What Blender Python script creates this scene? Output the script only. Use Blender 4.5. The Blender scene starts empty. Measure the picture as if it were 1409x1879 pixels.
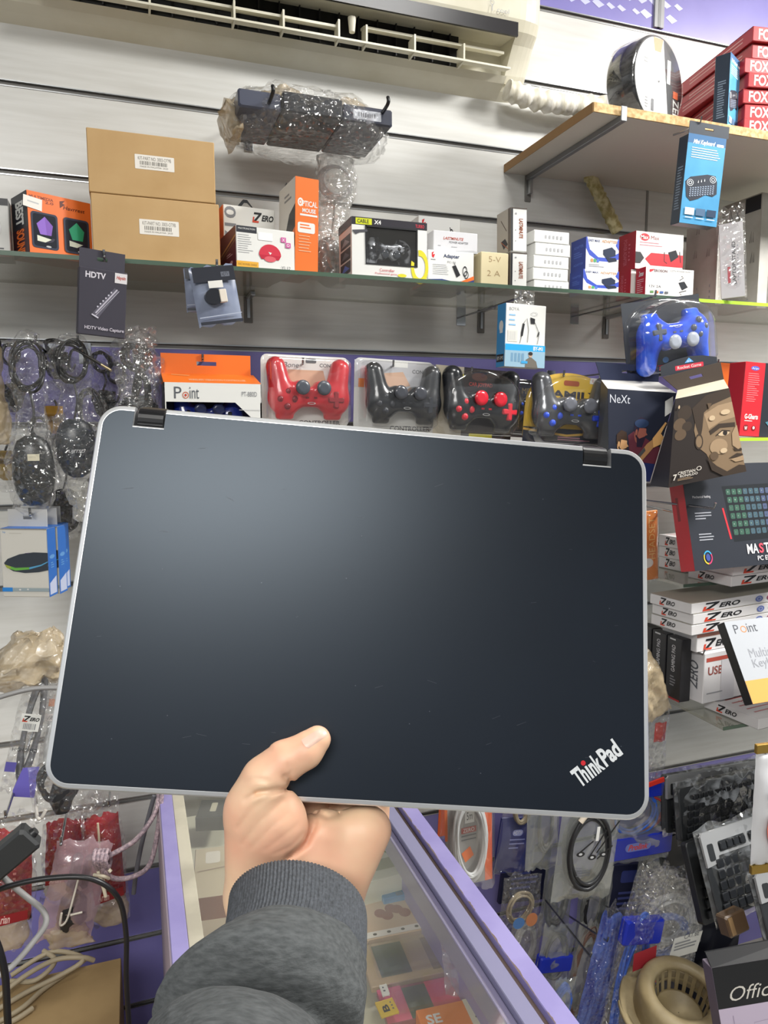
import bpy, math, random
import numpy as np
from mathutils import Vector, Matrix, noise
SC = bpy.context.scene
COL = SC.collection

# ---------------------------------------------------------------- camera
FPX, CX, CY = 1327.0, 704.5, 939.5           # focal length in pixels of the 1409x1879 frame
CAM = np.array([0.0, -1.6, 1.6])             # 1.6 m in front of the wall, at eye height
def _n(v): return v/np.linalg.norm(v)
_d2 = _n(np.array([240-CX, 785-CY, FPX]))
_d1 = np.array([4550-CX, 771-CY, FPX]); _d1 = _n(_d1-_d1.dot(_d2)*_d2)
_up = np.cross(_d1, _d2); _up = _up if _up[1] < 0 else -_up
RW = np.array([_d1, _d2, _up])               # photo axes (right, down, forward) to world
cam_data = bpy.data.cameras.new('camera'); cam = bpy.data.objects.new('camera', cam_data); COL.objects.link(cam)
cam_data.sensor_fit = 'VERTICAL'; cam_data.sensor_height = 36.0; cam_data.lens = 36.0*FPX/1879.0
cam_data.clip_start = 0.02
_cr = RW@np.diag([1.0, -1.0, -1.0])
_m = Matrix([list(_cr[0])+[CAM[0]], list(_cr[1])+[CAM[1]], list(_cr[2])+[CAM[2]], [0, 0, 0, 1]])
cam.matrix_world = _m
SC.camera = cam
# ---------------------------------------------------------------- world and lamps
world = bpy.data.worlds.new('shop_air'); SC.world = world; world.use_nodes = True
world.node_tree.nodes['Background'].inputs[0].default_value = (0.93, 0.97, 1.0, 1)
_wn = world.node_tree.nodes; _wl = world.node_tree.links                # a shop interior around: bright above, dim towards the floor
_tc = _wn.new('ShaderNodeTexCoord'); _sx = _wn.new('ShaderNodeSeparateXYZ'); _mr = _wn.new('ShaderNodeMapRange')
_wl.new(_tc.outputs['Generated'], _sx.inputs[0]); _wl.new(_sx.outputs[2], _mr.inputs[0])
for _i, _v in ((1, -0.05), (2, 0.40), (3, 0.13), (4, 1.0)): _mr.inputs[_i].default_value = _v
_wl.new(_mr.outputs[0], _wn['Background'].inputs[1])
SC.view_settings.view_transform = 'Standard'; SC.view_settings.look = 'None'
SC.view_settings.exposure = 0.0; SC.view_settings.gamma = 1.0
SC.cycles.transparent_max_bounces = 24
LAMPS = [  # name, position, size x, size y, watts
    ('ceiling_lamp_light', (-0.9, -3.2, 2.96), 1.3, 0.9, 96.0),
    ('ceiling_lamp_light', (2.3, -1.15, 2.96), 0.6, 0.35, 128.0),
    ('ceiling_lamp_light', (0.75, -1.0, 2.96), 0.5, 0.3, 14.0)]
for _nm, _p, _sx, _sy, _w in LAMPS:
    _l = bpy.data.lights.new(_nm, 'AREA'); _l.shape = 'RECTANGLE'; _l.size = _sx; _l.size_y = _sy
    _l.energy = _w; _l.color = (1.0, 0.985, 0.95)
    _o = bpy.data.objects.new(_nm, _l); _o.location = _p; COL.objects.link(_o)

# ---------------------------------------------------------------- geometry helpers
def ray(px, py): return RW@np.array([(px-CX)/FPX, (py-CY)/FPX, 1.0])
def PY(px, py, Y): r = ray(px, py); return Vector(CAM+r*((Y-CAM[1])/r[1]))
def PZ(px, py, Z): r = ray(px, py); return Vector(CAM+r*((Z-CAM[2])/r[2]))
def PC(px, py, z): return Vector(CAM+ray(px, py)*z)      # a point at distance z along the view axis
def rad(a): return a*math.pi/180
def frame(bl, br, tl, Y, yaw=0, pitch=0, level=False, Z=None):
    """local frame (x right, y into the depth, z up) of a flat front face lying in a real plane"""
    n = Vector((0, -1, 0)); n = Matrix.Rotation(rad(pitch), 3, 'X')@n; n = Matrix.Rotation(rad(yaw), 3, 'Z')@n
    o = PY(bl[0], bl[1], Y)
    def hit(p):
        r = Vector(ray(*p)); c = Vector(CAM); return c+r*((o-c).dot(n)/r.dot(n))
    u = hit(br)-o
    if level:
        h = Vector((0, 0, 1)).cross(n); h = h if h.dot(u) > 0 else -h; h.normalize(); w = u.dot(h); u = h
    else: w = u.length; u = u.normalized()
    inn = -n; v = u.cross(inn).normalized(); h = (hit(tl)-o).dot(v)
    if Z is not None: o = Vector((o.x, o.y, Z))
    M = Matrix.Identity(4)
    for i, c in enumerate((u, inn, v, o)):
        for k in range(3): M[k][i] = c[k]
    return M, w, h
def at(x, y, z, yaw=0, pitch=0, roll=0):
    return Matrix.Translation((x, y, z))@Matrix.Rotation(rad(yaw), 4, 'Z')@Matrix.Rotation(rad(pitch), 4, 'X')@Matrix.Rotation(rad(roll), 4, 'Y')
def basis(o, u, v):
    """frame with origin o, local x along u, local z near v"""
    u = Vector(u).normalized(); v = Vector(v); y = v.cross(u).normalized(); v = u.cross(y)
    M = Matrix.Identity(4)
    for i, c in enumerate((u, y, v, Vector(o))):
        for k in range(3): M[k][i] = c[k]
    return M
def smooth_path(pts, n=8, closed=False):
    P = [Vector(p) for p in pts]; out = []; L = len(P)
    rng = range(L) if closed else range(L-1)
    for i in rng:
        if closed: a, b, c, d = P[(i-1) % L], P[i], P[(i+1) % L], P[(i+2) % L]
        else: a, b, c, d = P[max(i-1, 0)], P[i], P[i+1], P[min(i+2, L-1)]
        for k in range(n):
            t = k/n; out.append(0.5*((2*b)+(c-a)*t+(2*a-5*b+4*c-d)*t*t+(3*b-a-3*c+d)*t**3))
    if not closed: out.append(P[-1])
    return out
def rrect(x0, z0, x1, z1, r, n=5):
    out = []
    for cx, cz, a in ((x1-r, z1-r, 0), (x0+r, z1-r, 90), (x0+r, z0+r, 180), (x1-r, z0+r, 270)):
        for k in range(n+1):
            t = rad(a+90*k/n); out.append((cx+r*math.cos(t), cz+r*math.sin(t)))
    return out
def circ(cx, cz, rx, rz=None, n=24, a0=0, a1=360):
    rz = rx if rz is None else rz; full = abs(a1-a0) >= 360
    m = n if full else n+1
    return [(cx+rx*math.cos(rad(a0+(a1-a0)*k/n)), cz+rz*math.sin(rad(a0+(a1-a0)*k/n))) for k in range(m)]

# ---------------------------------------------------------------- materials
def lin(h):
    h = h.lstrip('#'); return tuple((c/12.92 if c <= 0.04045 else ((c+0.055)/1.055)**2.4) for c in (int(h[i:i+2], 16)/255 for i in (0, 2, 4)))+(1,)
MATS = {}
def mat(key, col=None, rough=0.5, metal=0.0, spec=0.5, kind='plain', col2=None, scale=30.0, stretch=(1, 1, 1), bump=0.0, emit=0.0, alpha=0.12, sss=0.0, coat=0.0, refl=0.5, lo=0.4, hi=0.6, detail=4.0):
    if key in MATS: return MATS[key]
    m = bpy.data.materials.new(key); m.use_nodes = True; nt = m.node_tree; N = nt.nodes; L = nt.links
    b = N['Principled BSDF']; out = N['Material Output']; c = lin(col or '#808080')
    b.inputs['Base Color'].default_value = c; b.inputs['Roughness'].default_value = rough; b.inputs['Metallic'].default_value = metal
    b.inputs['Specular IOR Level'].default_value = spec; b.inputs['Coat Weight'].default_value = coat
    if sss: b.inputs['Subsurface Weight'].default_value = sss; b.inputs['Subsurface Radius'].default_value = (0.012, 0.005, 0.003); b.inputs['Subsurface Scale'].default_value = 0.5
    if emit: b.inputs['Emission Color'].default_value = c; b.inputs['Emission Strength'].default_value = emit
    if kind in ('noise', 'film', 'voro') or bump:
        tc = N.new('ShaderNodeTexCoord'); mp = N.new('ShaderNodeMapping'); mp.inputs['Scale'].default_value = stretch
        L.new(tc.outputs['Object'], mp.inputs[0])
        if kind == 'film' and bump:      # sharp creases of crumpled plastic
            nz = N.new('ShaderNodeTexVoronoi'); nz.feature = 'SMOOTH_F1'; nz.inputs['Smoothness'].default_value = 0.15; nz.inputs['Scale'].default_value = scale; nz.inputs['Randomness'].default_value = 1.0; fo = nz.outputs['Distance']
        else:
            nz = N.new('ShaderNodeTexNoise'); nz.inputs['Scale'].default_value = scale; nz.inputs['Detail'].default_value = detail; fo = nz.outputs[0]
        L.new(mp.outputs[0], nz.inputs['Vector'])
        if col2:
            rp = N.new('ShaderNodeValToRGB'); rp.color_ramp.elements[0].position = lo; rp.color_ramp.elements[1].position = hi
            rp.color_ramp.elements[0].color = c; rp.color_ramp.elements[1].color = lin(col2)
            L.new(fo, rp.inputs[0]); L.new(rp.outputs[0], b.inputs['Base Color'])
        if bump:
            bp = N.new('ShaderNodeBump'); bp.inputs['Strength'].default_value = bump; bp.inputs['Distance'].default_value = 0.012 if kind == 'film' else 0.004
            L.new(fo, bp.inputs['Height']); L.new(bp.outputs[0], b.inputs['Normal'])
    if kind == 'film':      # thin clear plastic: mostly see-through, a little milky, glossy creases
        tr = N.new('ShaderNodeBsdfTransparent'); gl = N.new('ShaderNodeBsdfGlossy'); gl.inputs['Roughness'].default_value = rough
        gl.inputs['Color'].default_value = (1, 1, 1, 1)
        if bump: L.new(bp.outputs[0], gl.inputs['Normal'])
        df = N.new('ShaderNodeBsdfDiffuse'); df.inputs['Color'].default_value = c
        lw = N.new('ShaderNodeLayerWeight'); lw.inputs['Blend'].default_value = 0.25
        if bump: L.new(bp.outputs[0], lw.inputs['Normal'])
        mth = N.new('ShaderNodeMath'); mth.operation = 'MULTIPLY_ADD'; mth.inputs[1].default_value = refl; mth.inputs[2].default_value = 0.045
        L.new(lw.outputs['Facing'], mth.inputs[0])
        m1 = N.new('ShaderNodeMixShader'); m1.inputs[0].default_value = alpha; L.new(tr.outputs[0], m1.inputs[1]); L.new(df.outputs[0], m1.inputs[2])
        m2 = N.new('ShaderNodeMixShader'); L.new(mth.outputs[0], m2.inputs[0]); L.new(m1.outputs[0], m2.inputs[1]); L.new(gl.outputs[0], m2.inputs[2])
        L.new(m2.outputs[0], out.inputs[0])
    MATS[key] = m; return m
def C(h, rough=0.45, **k):       # plain printed or plastic colour
    return mat('paint_%s_%d' % (h.strip('#'), int(rough*100))+''.join('_%s%s' % (a, str(v).replace('.', '')) for a, v in sorted(k.items())), h, rough, **k)
WHITE = C('#dcdcd8'); BLACK = C('#15151a'); 

# ---------------------------------------------------------------- text
_TX = {}
def text_mesh(s, bold=0.0, shear=0.0):
    k = (s, bold, shear)
    if k in _TX: return _TX[k]
    cu = bpy.data.curves.new('lettering', 'FONT'); cu.body = s; cu.size = 1; cu.offset = bold; cu.shear = shear; cu.resolution_u = 3
    cu.fill_mode = 'FRONT'
    ob = bpy.data.objects.new('lettering', cu); COL.objects.link(ob)
    me = bpy.data.meshes.new_from_object(ob.evaluated_get(bpy.context.evaluated_depsgraph_get()))
    vs = [(v.co.x, v.co.y) for v in me.vertices]; fs = [tuple(p.vertices) for p in me.polygons]
    bpy.data.objects.remove(ob); bpy.data.curves.remove(cu); bpy.data.meshes.remove(me)
    if not vs: vs = [(0, 0), (1, 0), (1, 1)]; fs = []
    x0 = min(v[0] for v in vs); x1 = max(v[0] for v in vs); y0 = min(v[1] for v in vs); y1 = max(v[1] for v in vs)
    vs = [((v[0]-x0)/max(x1-x0, 1e-6), (v[1]-y0)/max(y1-y0, 1e-6)) for v in vs]
    _TX[k] = (vs, fs); return _TX[k]

# ---------------------------------------------------------------- mesh builder
class MB:
    def __init__(s): s.v = []; s.f = []; s.mi = []; s.sm = []; s.mats = []
    def add(s, vs, fs, m, smooth=False, M=None):
        o = len(s.v)
        if M is not None: vs = [M@Vector(v) for v in vs]
        s.v += [tuple(v) for v in vs]
        if m not in s.mats: s.mats.append(m)
        k = s.mats.index(m)
        for f in fs: s.f.append(tuple(i+o for i in f)); s.mi.append(k); s.sm.append(smooth)
        return s
    def box(s, x0, y0, z0, x1, y1, z1, m, ch=0.0, M=None):
        if ch <= 0:
            v = [(x, y, z) for z in (z0, z1) for y in (y0, y1) for x in (x0, x1)]
            return s.add(v, [(0, 2, 3, 1), (4, 5, 7, 6), (0, 1, 5, 4), (2, 6, 7, 3), (0, 4, 6, 2), (1, 3, 7, 5)], m, False, M)
        r = []
        for y, i in ((y0, ch), (y0+ch, 0), (y1-ch, 0), (y1, ch)):
            a, b, c, d = x0+i, x1-i, z0+i, z1-i; q = ch
            r.append([(a+q, y, c), (b-q, y, c), (b, y, c+q), (b, y, d-q), (b-q, y, d), (a+q, y, d), (a, y, d-q), (a, y, c+q)])
        return s.loft(r, m, smooth=False, M=M)
    def loft(s, rings, m, cap=True, smooth=True, M=None, closed=True):
        n = len(rings[0]); vs = [p for r in rings for p in r]; fs = []
        for i in range(len(rings)-1):
            for k in range(n if closed else n-1):
                a = i*n+k; b = i*n+(k+1) % n; fs.append((a, b, b+n, a+n))
        s.add(vs, fs, m, smooth, M)
        if cap and closed:
            s.add(rings[0], [tuple(range(n))[::-1]], m, False, M); s.add(rings[-1], [tuple(range(n))], m, False, M)
        return s
    def tube(s, pts, r, m, n=8, cap=True, M=None, closed=False, sub=0, flat=1.0):
        P = smooth_path(pts, sub, closed) if sub else [Vector(p) for p in pts]
        L = len(P); rr = r if isinstance(r, (list, tuple)) else [r]*2
        rings = []; up = Vector((0.123, 0.2, 0.97)); prev = None
        for i in range(L):
            t = ((P[(i+1) % L]-P[(i-1) % L]) if closed else (P[min(i+1, L-1)]-P[max(i-1, 0)]))
            t = t.normalized() if t.length > 1e-9 else Vector((0, 0, 1))
            a = (prev-prev.dot(t)*t) if prev is not None else up.cross(t)
            if a.length < 1e-6: a = Vector((1, 0, 0)).cross(t)
            a.normalize(); prev = a; b = t.cross(a)
            f = i/max(L-1, 1)*(len(rr)-1); j = min(int(f), len(rr)-2); rad_ = rr[j]+(rr[j+1]-rr[j])*(f-j)
            rings.append([P[i]+a*math.cos(2*math.pi*k/n)*rad_+b*math.sin(2*math.pi*k/n)*rad_*flat for k in range(n)])
        if closed: rings.append(rings[0]); cap = False
        return s.loft(rings, m, cap, True, M)
    def cyl(s, p0, p1, r0, r1, m, n=16, cap=True, M=None): return s.tube([p0, p1], [r0, r1], m, n, cap, M)
    def prism(s, pts, y0, y1, m, M=None, ch=0.0, smooth=False):
        if ch:
            cx = sum(p[0] for p in pts)/len(pts); cz = sum(p[1] for p in pts)/len(pts)
            def ins(d):
                o = []
                for p in pts:
                    dx, dz = p[0]-cx, p[1]-cz; L = math.hypot(dx, dz) or 1; o.append((p[0]-dx/L*d, p[1]-dz/L*d))
                return o
            R = [[(x, y0, z) for x, z in ins(ch)], [(x, y0+ch, z) for x, z in pts], [(x, y1-ch, z) for x, z in pts], [(x, y1, z) for x, z in ins(ch)]]
        else: R = [[(x, y, z) for x, z in pts] for y in (y0, y1)]
        n = len(pts); s.loft(R, m, False, smooth, M)
        s.add(R[0], [tuple(range(n))], m, False, M); s.add(R[-1], [tuple(range(n))[::-1]], m, False, M); return s
    def ball(s, c, rx, ry, rz, m, n=16, M=None, rot=None):
        R = []
        for i in range(n//2+1):
            t = math.pi*i/(n//2)*0.998+0.003; q = []
            for k in range(n):
                a = 2*math.pi*k/n; p = Vector((rx*math.sin(t)*math.cos(a), ry*math.sin(t)*math.sin(a), rz*math.cos(t)))
                if rot: p = rot@p
                q.append(Vector(c)+p)
            R.append(q)
        return s.loft(R, m, True, True, M)
    def mesh(s, name):
        me = bpy.data.meshes.new(name); me.from_pydata(s.v, [], s.f)
        for m in s.mats: me.materials.append(m)
        me.polygons.foreach_set('material_index', s.mi); me.polygons.foreach_set('use_smooth', s.sm); me.update(); return me
    def build(s, name, parent=None, M=None, label=None):
        o = bpy.data.objects.new(name, s.mesh(name)); COL.objects.link(o)
        if parent is not None: o.parent = parent
        if M is not None:
            if parent is not None: o.matrix_local = M
            else: o.matrix_world = M
        if label: o['label'] = label
        return o
def thing(name, label, cat, M=None, group=None):
    o = bpy.data.objects.new(name, None); COL.objects.link(o); o.empty_display_size = 0.03
    if M is not None: o.matrix_world = M
    o['label'] = label; o['category'] = cat
    if group: o['group'] = group
    return o
def single(b, name, label, cat, M=None, group=None):
    o = b.build(name, None, M); o['label'] = label; o['category'] = cat
    if group: o['group'] = group
    return o
def struct(b, name, M=None):
    o = b.build(name, None, M); o['kind'] = 'structure'; return o
def copy_tree(o, M, label, group=None):
    def cp(q, par):
        c = q.copy(); COL.objects.link(c); c.parent = par
        if par is not None: c.matrix_local = q.matrix_local.copy()
        for ch in q.children: cp(ch, c)
        return c
    r = cp(o, None); r.matrix_world = M; r['label'] = label
    if group: r['group'] = group
    return r

class Face:
    """printing on one face of a box; u runs left to right, v top to bottom, both 0..1"""
    def __init__(s, mb, o, ux, vx, w, h, nrm):
        s.mb = mb; s.o = Vector(o); s.ux = Vector(ux); s.vx = Vector(vx); s.w = w; s.h = h; s.n = Vector(nrm); s.k = 0.00025
    def p(s, u, v): return s.o+s.ux*(u*s.w)+s.vx*(v*s.h)+s.n*s.k
    def poly(s, pts, m):
        s.k += 0.00009; vs = [s.p(*q) for q in pts]; n = len(vs)
        a = (vs[1]-vs[0]).cross(vs[2]-vs[1]); idx = tuple(range(n))
        s.mb.add(vs, [idx if a.dot(s.n) > 0 else idx[::-1]], m); return s
    def rect(s, u0, v0, u1, v1, m): return s.poly([(u0, v0), (u1, v0), (u1, v1), (u0, v1)], m)
    def rr(s, u0, v0, u1, v1, m, r=0.1):
        W, H = (u1-u0)*s.w, (v1-v0)*s.h; R = r*min(W, H)
        return s.poly([(u0+x/s.w, v0+z/s.h) for x, z in rrect(0, 0, W, H, R, 4)], m)
    def ell(s, u, v, ru, rv, m, n=20, a0=0, a1=360):
        return s.poly([(u+x, v+z) for x, z in circ(0, 0, ru, rv, n, a0, a1)], m)
    def ring(s, u, v, ru, rv, m, t=0.2, a0=0, a1=360, n=24):
        s.k += 0.00009; A = []; 
        for k in range(n+1):
            a = rad(a0+(a1-a0)*k/n); A.append(s.p(u+ru*math.cos(a), v+rv*math.sin(a))); A.append(s.p(u+ru*(1-t)*math.cos(a), v+rv*(1-t)*math.sin(a)))
        s.mb.add(A, [(2*k, 2*k+1, 2*k+3, 2*k+2) for k in range(n)], m); return s
    def line(s, pts, wd, m):
        """polyline of width wd (in face heights)"""
        s.k += 0.00009; W = wd*s.h/2; q = [Vector((u*s.w, v*s.h)) for u, v in pts]; A = []
        for i, p in enumerate(q):
            t = (q[min(i+1, len(q)-1)]-q[max(i-1, 0)]); t = t.normalized() if t.length else Vector((1, 0)); nn = Vector((-t.y, t.x))*W
            for e in (p+nn, p-nn): A.append(s.p(e.x/s.w, e.y/s.h))
        s.mb.add(A, [(2*k, 2*k+1, 2*k+3, 2*k+2) for k in range(len(q)-1)], m); return s
    def lines(s, u0, v0, u1, v1, n, m, seed=1, fill=0.45):
        r = random.Random(seed); st = (v1-v0)/n
        for i in range(n): s.rect(u0, v0+st*i, u0+(u1-u0)*r.uniform(0.6, 1), v0+st*(i+fill), m); s.k -= 0.00009
        s.k += 0.00009; return s
    def text(s, t, u0, v0, u1, v1, m, bold=0.0, shear=0.0, rot=0):
        s.k += 0.00009; vs, fs = text_mesh(t, bold, shear); out = []
        for x, y in vs:
            if rot == 0: a, b = x, 1-y
            elif rot == 90: a, b = 1-y, 1-x          # reads upwards
            elif rot == -90: a, b = y, x             # reads downwards
            else: a, b = 1-x, y                      # upside down
            out.append(s.p(u0+(u1-u0)*a, v0+(v1-v0)*b))
        s.mb.add(out, fs, m); return s
    def bars(s, u0, v0, u1, v1, m, n=14, seed=3):
        r = random.Random(seed); x = u0; st = (u1-u0)/n
        for i in range(n): s.rect(u0+st*i, v0, u0+st*(i+r.uniform(0.3, 0.7)), v1, m); s.k -= 0.00009
        s.k += 0.00009; return s

class QFace(Face):
    """printing on a face given by its four corners (top left, top right, bottom right, bottom left)"""
    def __init__(s, mb, tl, tr, br, bl):
        s.mb = mb; s.c = [Vector(q) for q in (tl, tr, br, bl)]; s.n = (s.c[3]-s.c[0]).cross(s.c[1]-s.c[0]).normalized(); s.k = .00025
        s.w = (s.c[1]-s.c[0]).length; s.h = (s.c[3]-s.c[0]).length; s.ux = (s.c[1]-s.c[0]).normalized(); s.vx = (s.c[3]-s.c[0]).normalized(); s.o = s.c[0]
    def p(s, u, v): a, b, c, d = s.c; return (a*(1-u)+b*u)*(1-v)+(d*(1-u)+c*u)*v+s.n*s.k

def box_faces(mb, w, d, h, x=0, y=0, z=0):
    X, Y, Z = Vector((1, 0, 0)), Vector((0, 1, 0)), Vector((0, 0, 1))
    return dict(front=Face(mb, (x, y, z+h), X, -Z, w, h, -Y), left=Face(mb, (x, y+d, z+h), -Y, -Z, d, h, -X),
                right=Face(mb, (x+w, y, z+h), Y, -Z, d, h, X), top=Face(mb, (x, y+d, z+h), X, -Y, w, d, Z),
                bottom=Face(mb, (x, y, z), X, Y, w, d, -Z))
def carton_mesh(w, d, h, m, faces=None, draw=None, ch=0.0012, x=0, y=0, z=0):
    """box body (cardboard, colour per face) with its printing"""
    b = MB(); b.box(x, y, z, x+w, y+d, z+h, m, ch)
    F = box_faces(b, w, d, h, x, y, z)
    for k, c in (faces or {}).items():
        e = 0.004; F[k].rect(e, e, 1-e, 1-e, c)
    for k, fn in (draw or {}).items(): fn(F[k])
    return b
def carton(name, label, cat, bl, br, tl, Y, d, m, yaw=0, pitch=0, level=True, Z=None, faces=None, draw=None, group=None, tab=None, ch=0.0012, h=None):
    M, w, hh = frame(bl, br, tl, Y, yaw, pitch, level, Z); h = h or hh
    b = carton_mesh(w, d, h, m, faces, draw, ch)
    if tab is None: return single(b, name, label, cat, M, group), (M, w, h)
    r = thing(name, label, cat, M, group); b.build('carton', r)
    th, tm, ty = tab; t = MB(); hang_tab(t, w, ty, h, th, tm); t.build('hang_tab', r); return r, (M, w, h)
def hang_tab(t, w, y, z, th, m, slot='#e8e8e8', u=0.5):
    """flat cardboard header with a real euro slot, height th, standing on z"""
    a, c = w*u-w*0.11, w*u+w*0.11; s0, s1 = z+th*0.42, z+th*0.62; T = 0.0012
    for q in ((0, z, w, s0), (0, s1, w, z+th), (0, s0, a, s1), (c, s0, w, s1)): t.box(q[0], y, q[1], q[2], y+T, q[3], m)

def crumple(p, f, a, seed=0): 
    q = Vector((p[0]*f+seed*7.3, p[1]*f+seed*3.1, p[2]*f-seed*5.7)); return (noise.noise(q)+0.5*abs(noise.noise(q*2.3))-0.2+0.35*noise.noise(q*4.7))*a
def bag(w, h, t, m, seed=0, amp=0.006, freq=28, n=16, x=0, y=0, z=0, neck=0.0, flare=0.0, mb=None):
    """closed plastic bag: two crumpled sheets joined at their seams; neck narrows the top"""
    b = mb or MB(); nx, nz = n, int(n*1.5); 
    for side in (-1, 1):
        vs = []; fs = []
        for j in range(nz+1):
            for i in range(nx+1):
                u, v = i/nx, j/nz; wd = w*(1-neck*max(0, (v-0.55)/0.45)**1.3+flare*math.sin(v*math.pi))
                px = x+w/2+(u-0.5)*wd; pz = z+v*h+(crumple((u*3, 0, 0), 2, 0.012*(h/0.15), seed) if v in (0, 1) else 0)
                e = (math.sin(math.pi*u)**0.6 if 0 < u < 1 else 0)*(math.sin(math.pi*min(max(v, 0), 1))**0.5 if 0 < v < 1 else 0)
                off = t/2*e+crumple((px, 0, pz), freq, amp, seed+side)*(0.25+e)
                px += crumple((px, 3, pz), freq*0.6, amp*0.6, seed)
                vs.append((px, y+side*max(off, 0 if e == 0 else -t*0.2), pz))
        for j in range(nz):
            for i in range(nx):
                a = j*(nx+1)+i; fs.append((a, a+1, a+nx+2, a+nx+1) if side < 0 else (a, a+nx+1, a+nx+2, a+1))
        b.add(vs, fs, m, True)
    return b
def lumpy(rings, m, seed=0, amp=0.005, freq=35, n=28, mb=None):
    """wrapped shape: list of (x, y, z, rx, ry) sections going up, skin crumpled"""
    b = mb or MB(); S = []
    for i in range((len(rings)-1)*5+1):
        t = i/5; j = min(int(t), len(rings)-2); f = t-j; f = f*f*(3-2*f)
        S.append([rings[j][k]+(rings[j+1][k]-rings[j][k])*f for k in range(5)])
    R = []
    for x, y, z, rx, ry in S:
        q = []
        for k in range(n):
            a = 2*math.pi*k/n; p = Vector((x+rx*math.cos(a), y+ry*math.sin(a), z)); d = 1+crumple(p, freq, amp, seed)/max(min(rx, ry), 0.004)
            q.append((x+rx*math.cos(a)*d, y+ry*math.sin(a)*d, z+crumple(p, freq, amp, seed+4)))
        R.append(q)
    return b.loft(R, m, True, True)
def dome(mb, outline, cx, cz, levels, m, M=None):
    """shell raised from an outline: levels = [(scale, y), ...], last one closed"""
    R = [[(cx+(x-cx)*s, y, cz+(z-cz)*s) for x, z in outline] for s, y in levels]
    mb.loft(R, m, False, True, M); mb.add(R[-1], [tuple(range(len(outline)))], m, True, M); return mb

# ---------------------------------------------------------------- smooth bodies from distance fields
def s_cap(p, a, b, ra, rb):
    a = np.array(a, float); b = np.array(b, float); ab = b-a; t = np.clip(((p-a)@ab)/max(ab@ab, 1e-12), 0, 1)
    return np.linalg.norm(p-a-t[:, None]*ab, axis=1)-(ra+(rb-ra)*t)
def s_ell(p, c, r, R=None):
    q = p-np.array(c, float)
    if R is not None: q = q@R
    r = np.array(r, float); k0 = np.linalg.norm(q/r, axis=1); k1 = np.linalg.norm(q/(r*r), axis=1)+1e-9; return k0*(k0-1)/k1
def s_box(p, c, hf, rr):
    q = np.abs(p-np.array(c, float))-(np.array(hf, float)-rr); return np.linalg.norm(np.maximum(q, 0), axis=1)+np.minimum(q.max(axis=1), 0)-rr
def s_min(a, b, k): h = np.clip(0.5+0.5*(b-a)/k, 0, 1); return b+(a-b)*h-k*h*(1-h)
def s_sub(a, b, k): return -s_min(-a, b, k)
def isosurface(fn, lo, hi, res):
    lo = np.array(lo, float); hi = np.array(hi, float); n = np.ceil((hi-lo)/res).astype(int)+1
    g = np.stack(np.meshgrid(*[lo[i]+res*np.arange(n[i]) for i in range(3)], indexing='ij'), -1).reshape(-1, 3)
    D = fn(g).reshape(n); ins = D < 0
    acc = np.zeros(tuple(n-1)+(3,)); cnt = np.zeros(tuple(n-1)); base = np.stack(np.meshgrid(*[np.arange(k-1) for k in n], indexing='ij'), -1).astype(float)
    cs = [(i, j, k) for i in (0, 1) for j in (0, 1) for k in (0, 1)]
    sl = lambda c: tuple(slice(c[i], n[i]-1+c[i]) for i in range(3))
    for a in cs:
        for ax in range(3):
            if a[ax]: continue
            b = list(a); b[ax] = 1; b = tuple(b); A = D[sl(a)]; Bv = D[sl(b)]; x = (A < 0) != (Bv < 0)
            t = np.where(x, A/np.where(x, A-Bv, 1), 0); pos = base+np.array(a, float); pos[..., ax] = base[..., ax]+t
            acc += pos*x[..., None]; cnt += x
    act = cnt > 0; idx = -np.ones(tuple(n-1), int); idx[act] = np.arange(act.sum())
    V = lo+res*(acc[act]/cnt[act][:, None]); Fs = []
    for ax in range(3):
        s0 = [slice(1, n[i]-1) for i in range(3)]; s1 = list(s0); s0[ax] = slice(0, n[ax]-1); s1[ax] = slice(1, n[ax])
        A = ins[tuple(s0)]; Bv = ins[tuple(s1)]; e = np.argwhere(A != Bv)
        if not len(e): continue
        off = np.array([1, 1, 1]); off[ax] = 0; e2 = e+off; u, w = (ax+1) % 3, (ax+2) % 3
        def cell(du, dw): q = e2.copy(); q[:, u] -= du; q[:, w] -= dw; return idx[q[:, 0], q[:, 1], q[:, 2]]
        q = np.stack([cell(1, 1), cell(0, 1), cell(0, 0), cell(1, 0)], 1); fl = A[tuple(e.T)]
        q[~fl] = q[~fl][:, ::-1]; Fs.append(q[(q >= 0).all(1)])
    return V, np.concatenate(Fs)
def iso_add(mb, fn, lo, hi, res, m, M=None):
    V, F = isosurface(fn, lo, hi, res); mb.add([tuple(v) for v in V], [tuple(int(i) for i in f) for f in F], m, True, M); return mb

# ================================================================ THE ROOM
def dep(M, px):
    """depth at which the left-bottom edge of a box reaches picture column px (side face seen in the photo)"""
    N = Vector(np.cross(ray(px, 0), ray(px, 1879))); o = M.translation; inn = Vector((M[0][1], M[1][1], M[2][1]))
    return (Vector(CAM)-o).dot(N)/inn.dot(N)
m_panel = mat('white_slat_panel', '#dcdcd8', 0.32, kind='noise', col2='#cccbc5', scale=12, stretch=(0.5, 1, 6), lo=0.35, hi=0.8, detail=6)
m_purple = mat('purple_slat_panel', '#8d87c8', 0.3, kind='noise', col2='#7c76b8', scale=5, lo=0.3, hi=0.8)
m_groove = mat('dark_groove', '#7c7a76', 0.45, 0.2); m_alu = mat('aluminium', '#b9bbbd', 0.28, 1.0); m_chrome = mat('chrome', '#d5d7da', 0.12, 1.0)
m_wire = mat('hook_wire', '#9b9c9e', 0.25, 1.0); m_blackwire = mat('black_wire', '#18181a', 0.35)
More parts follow.
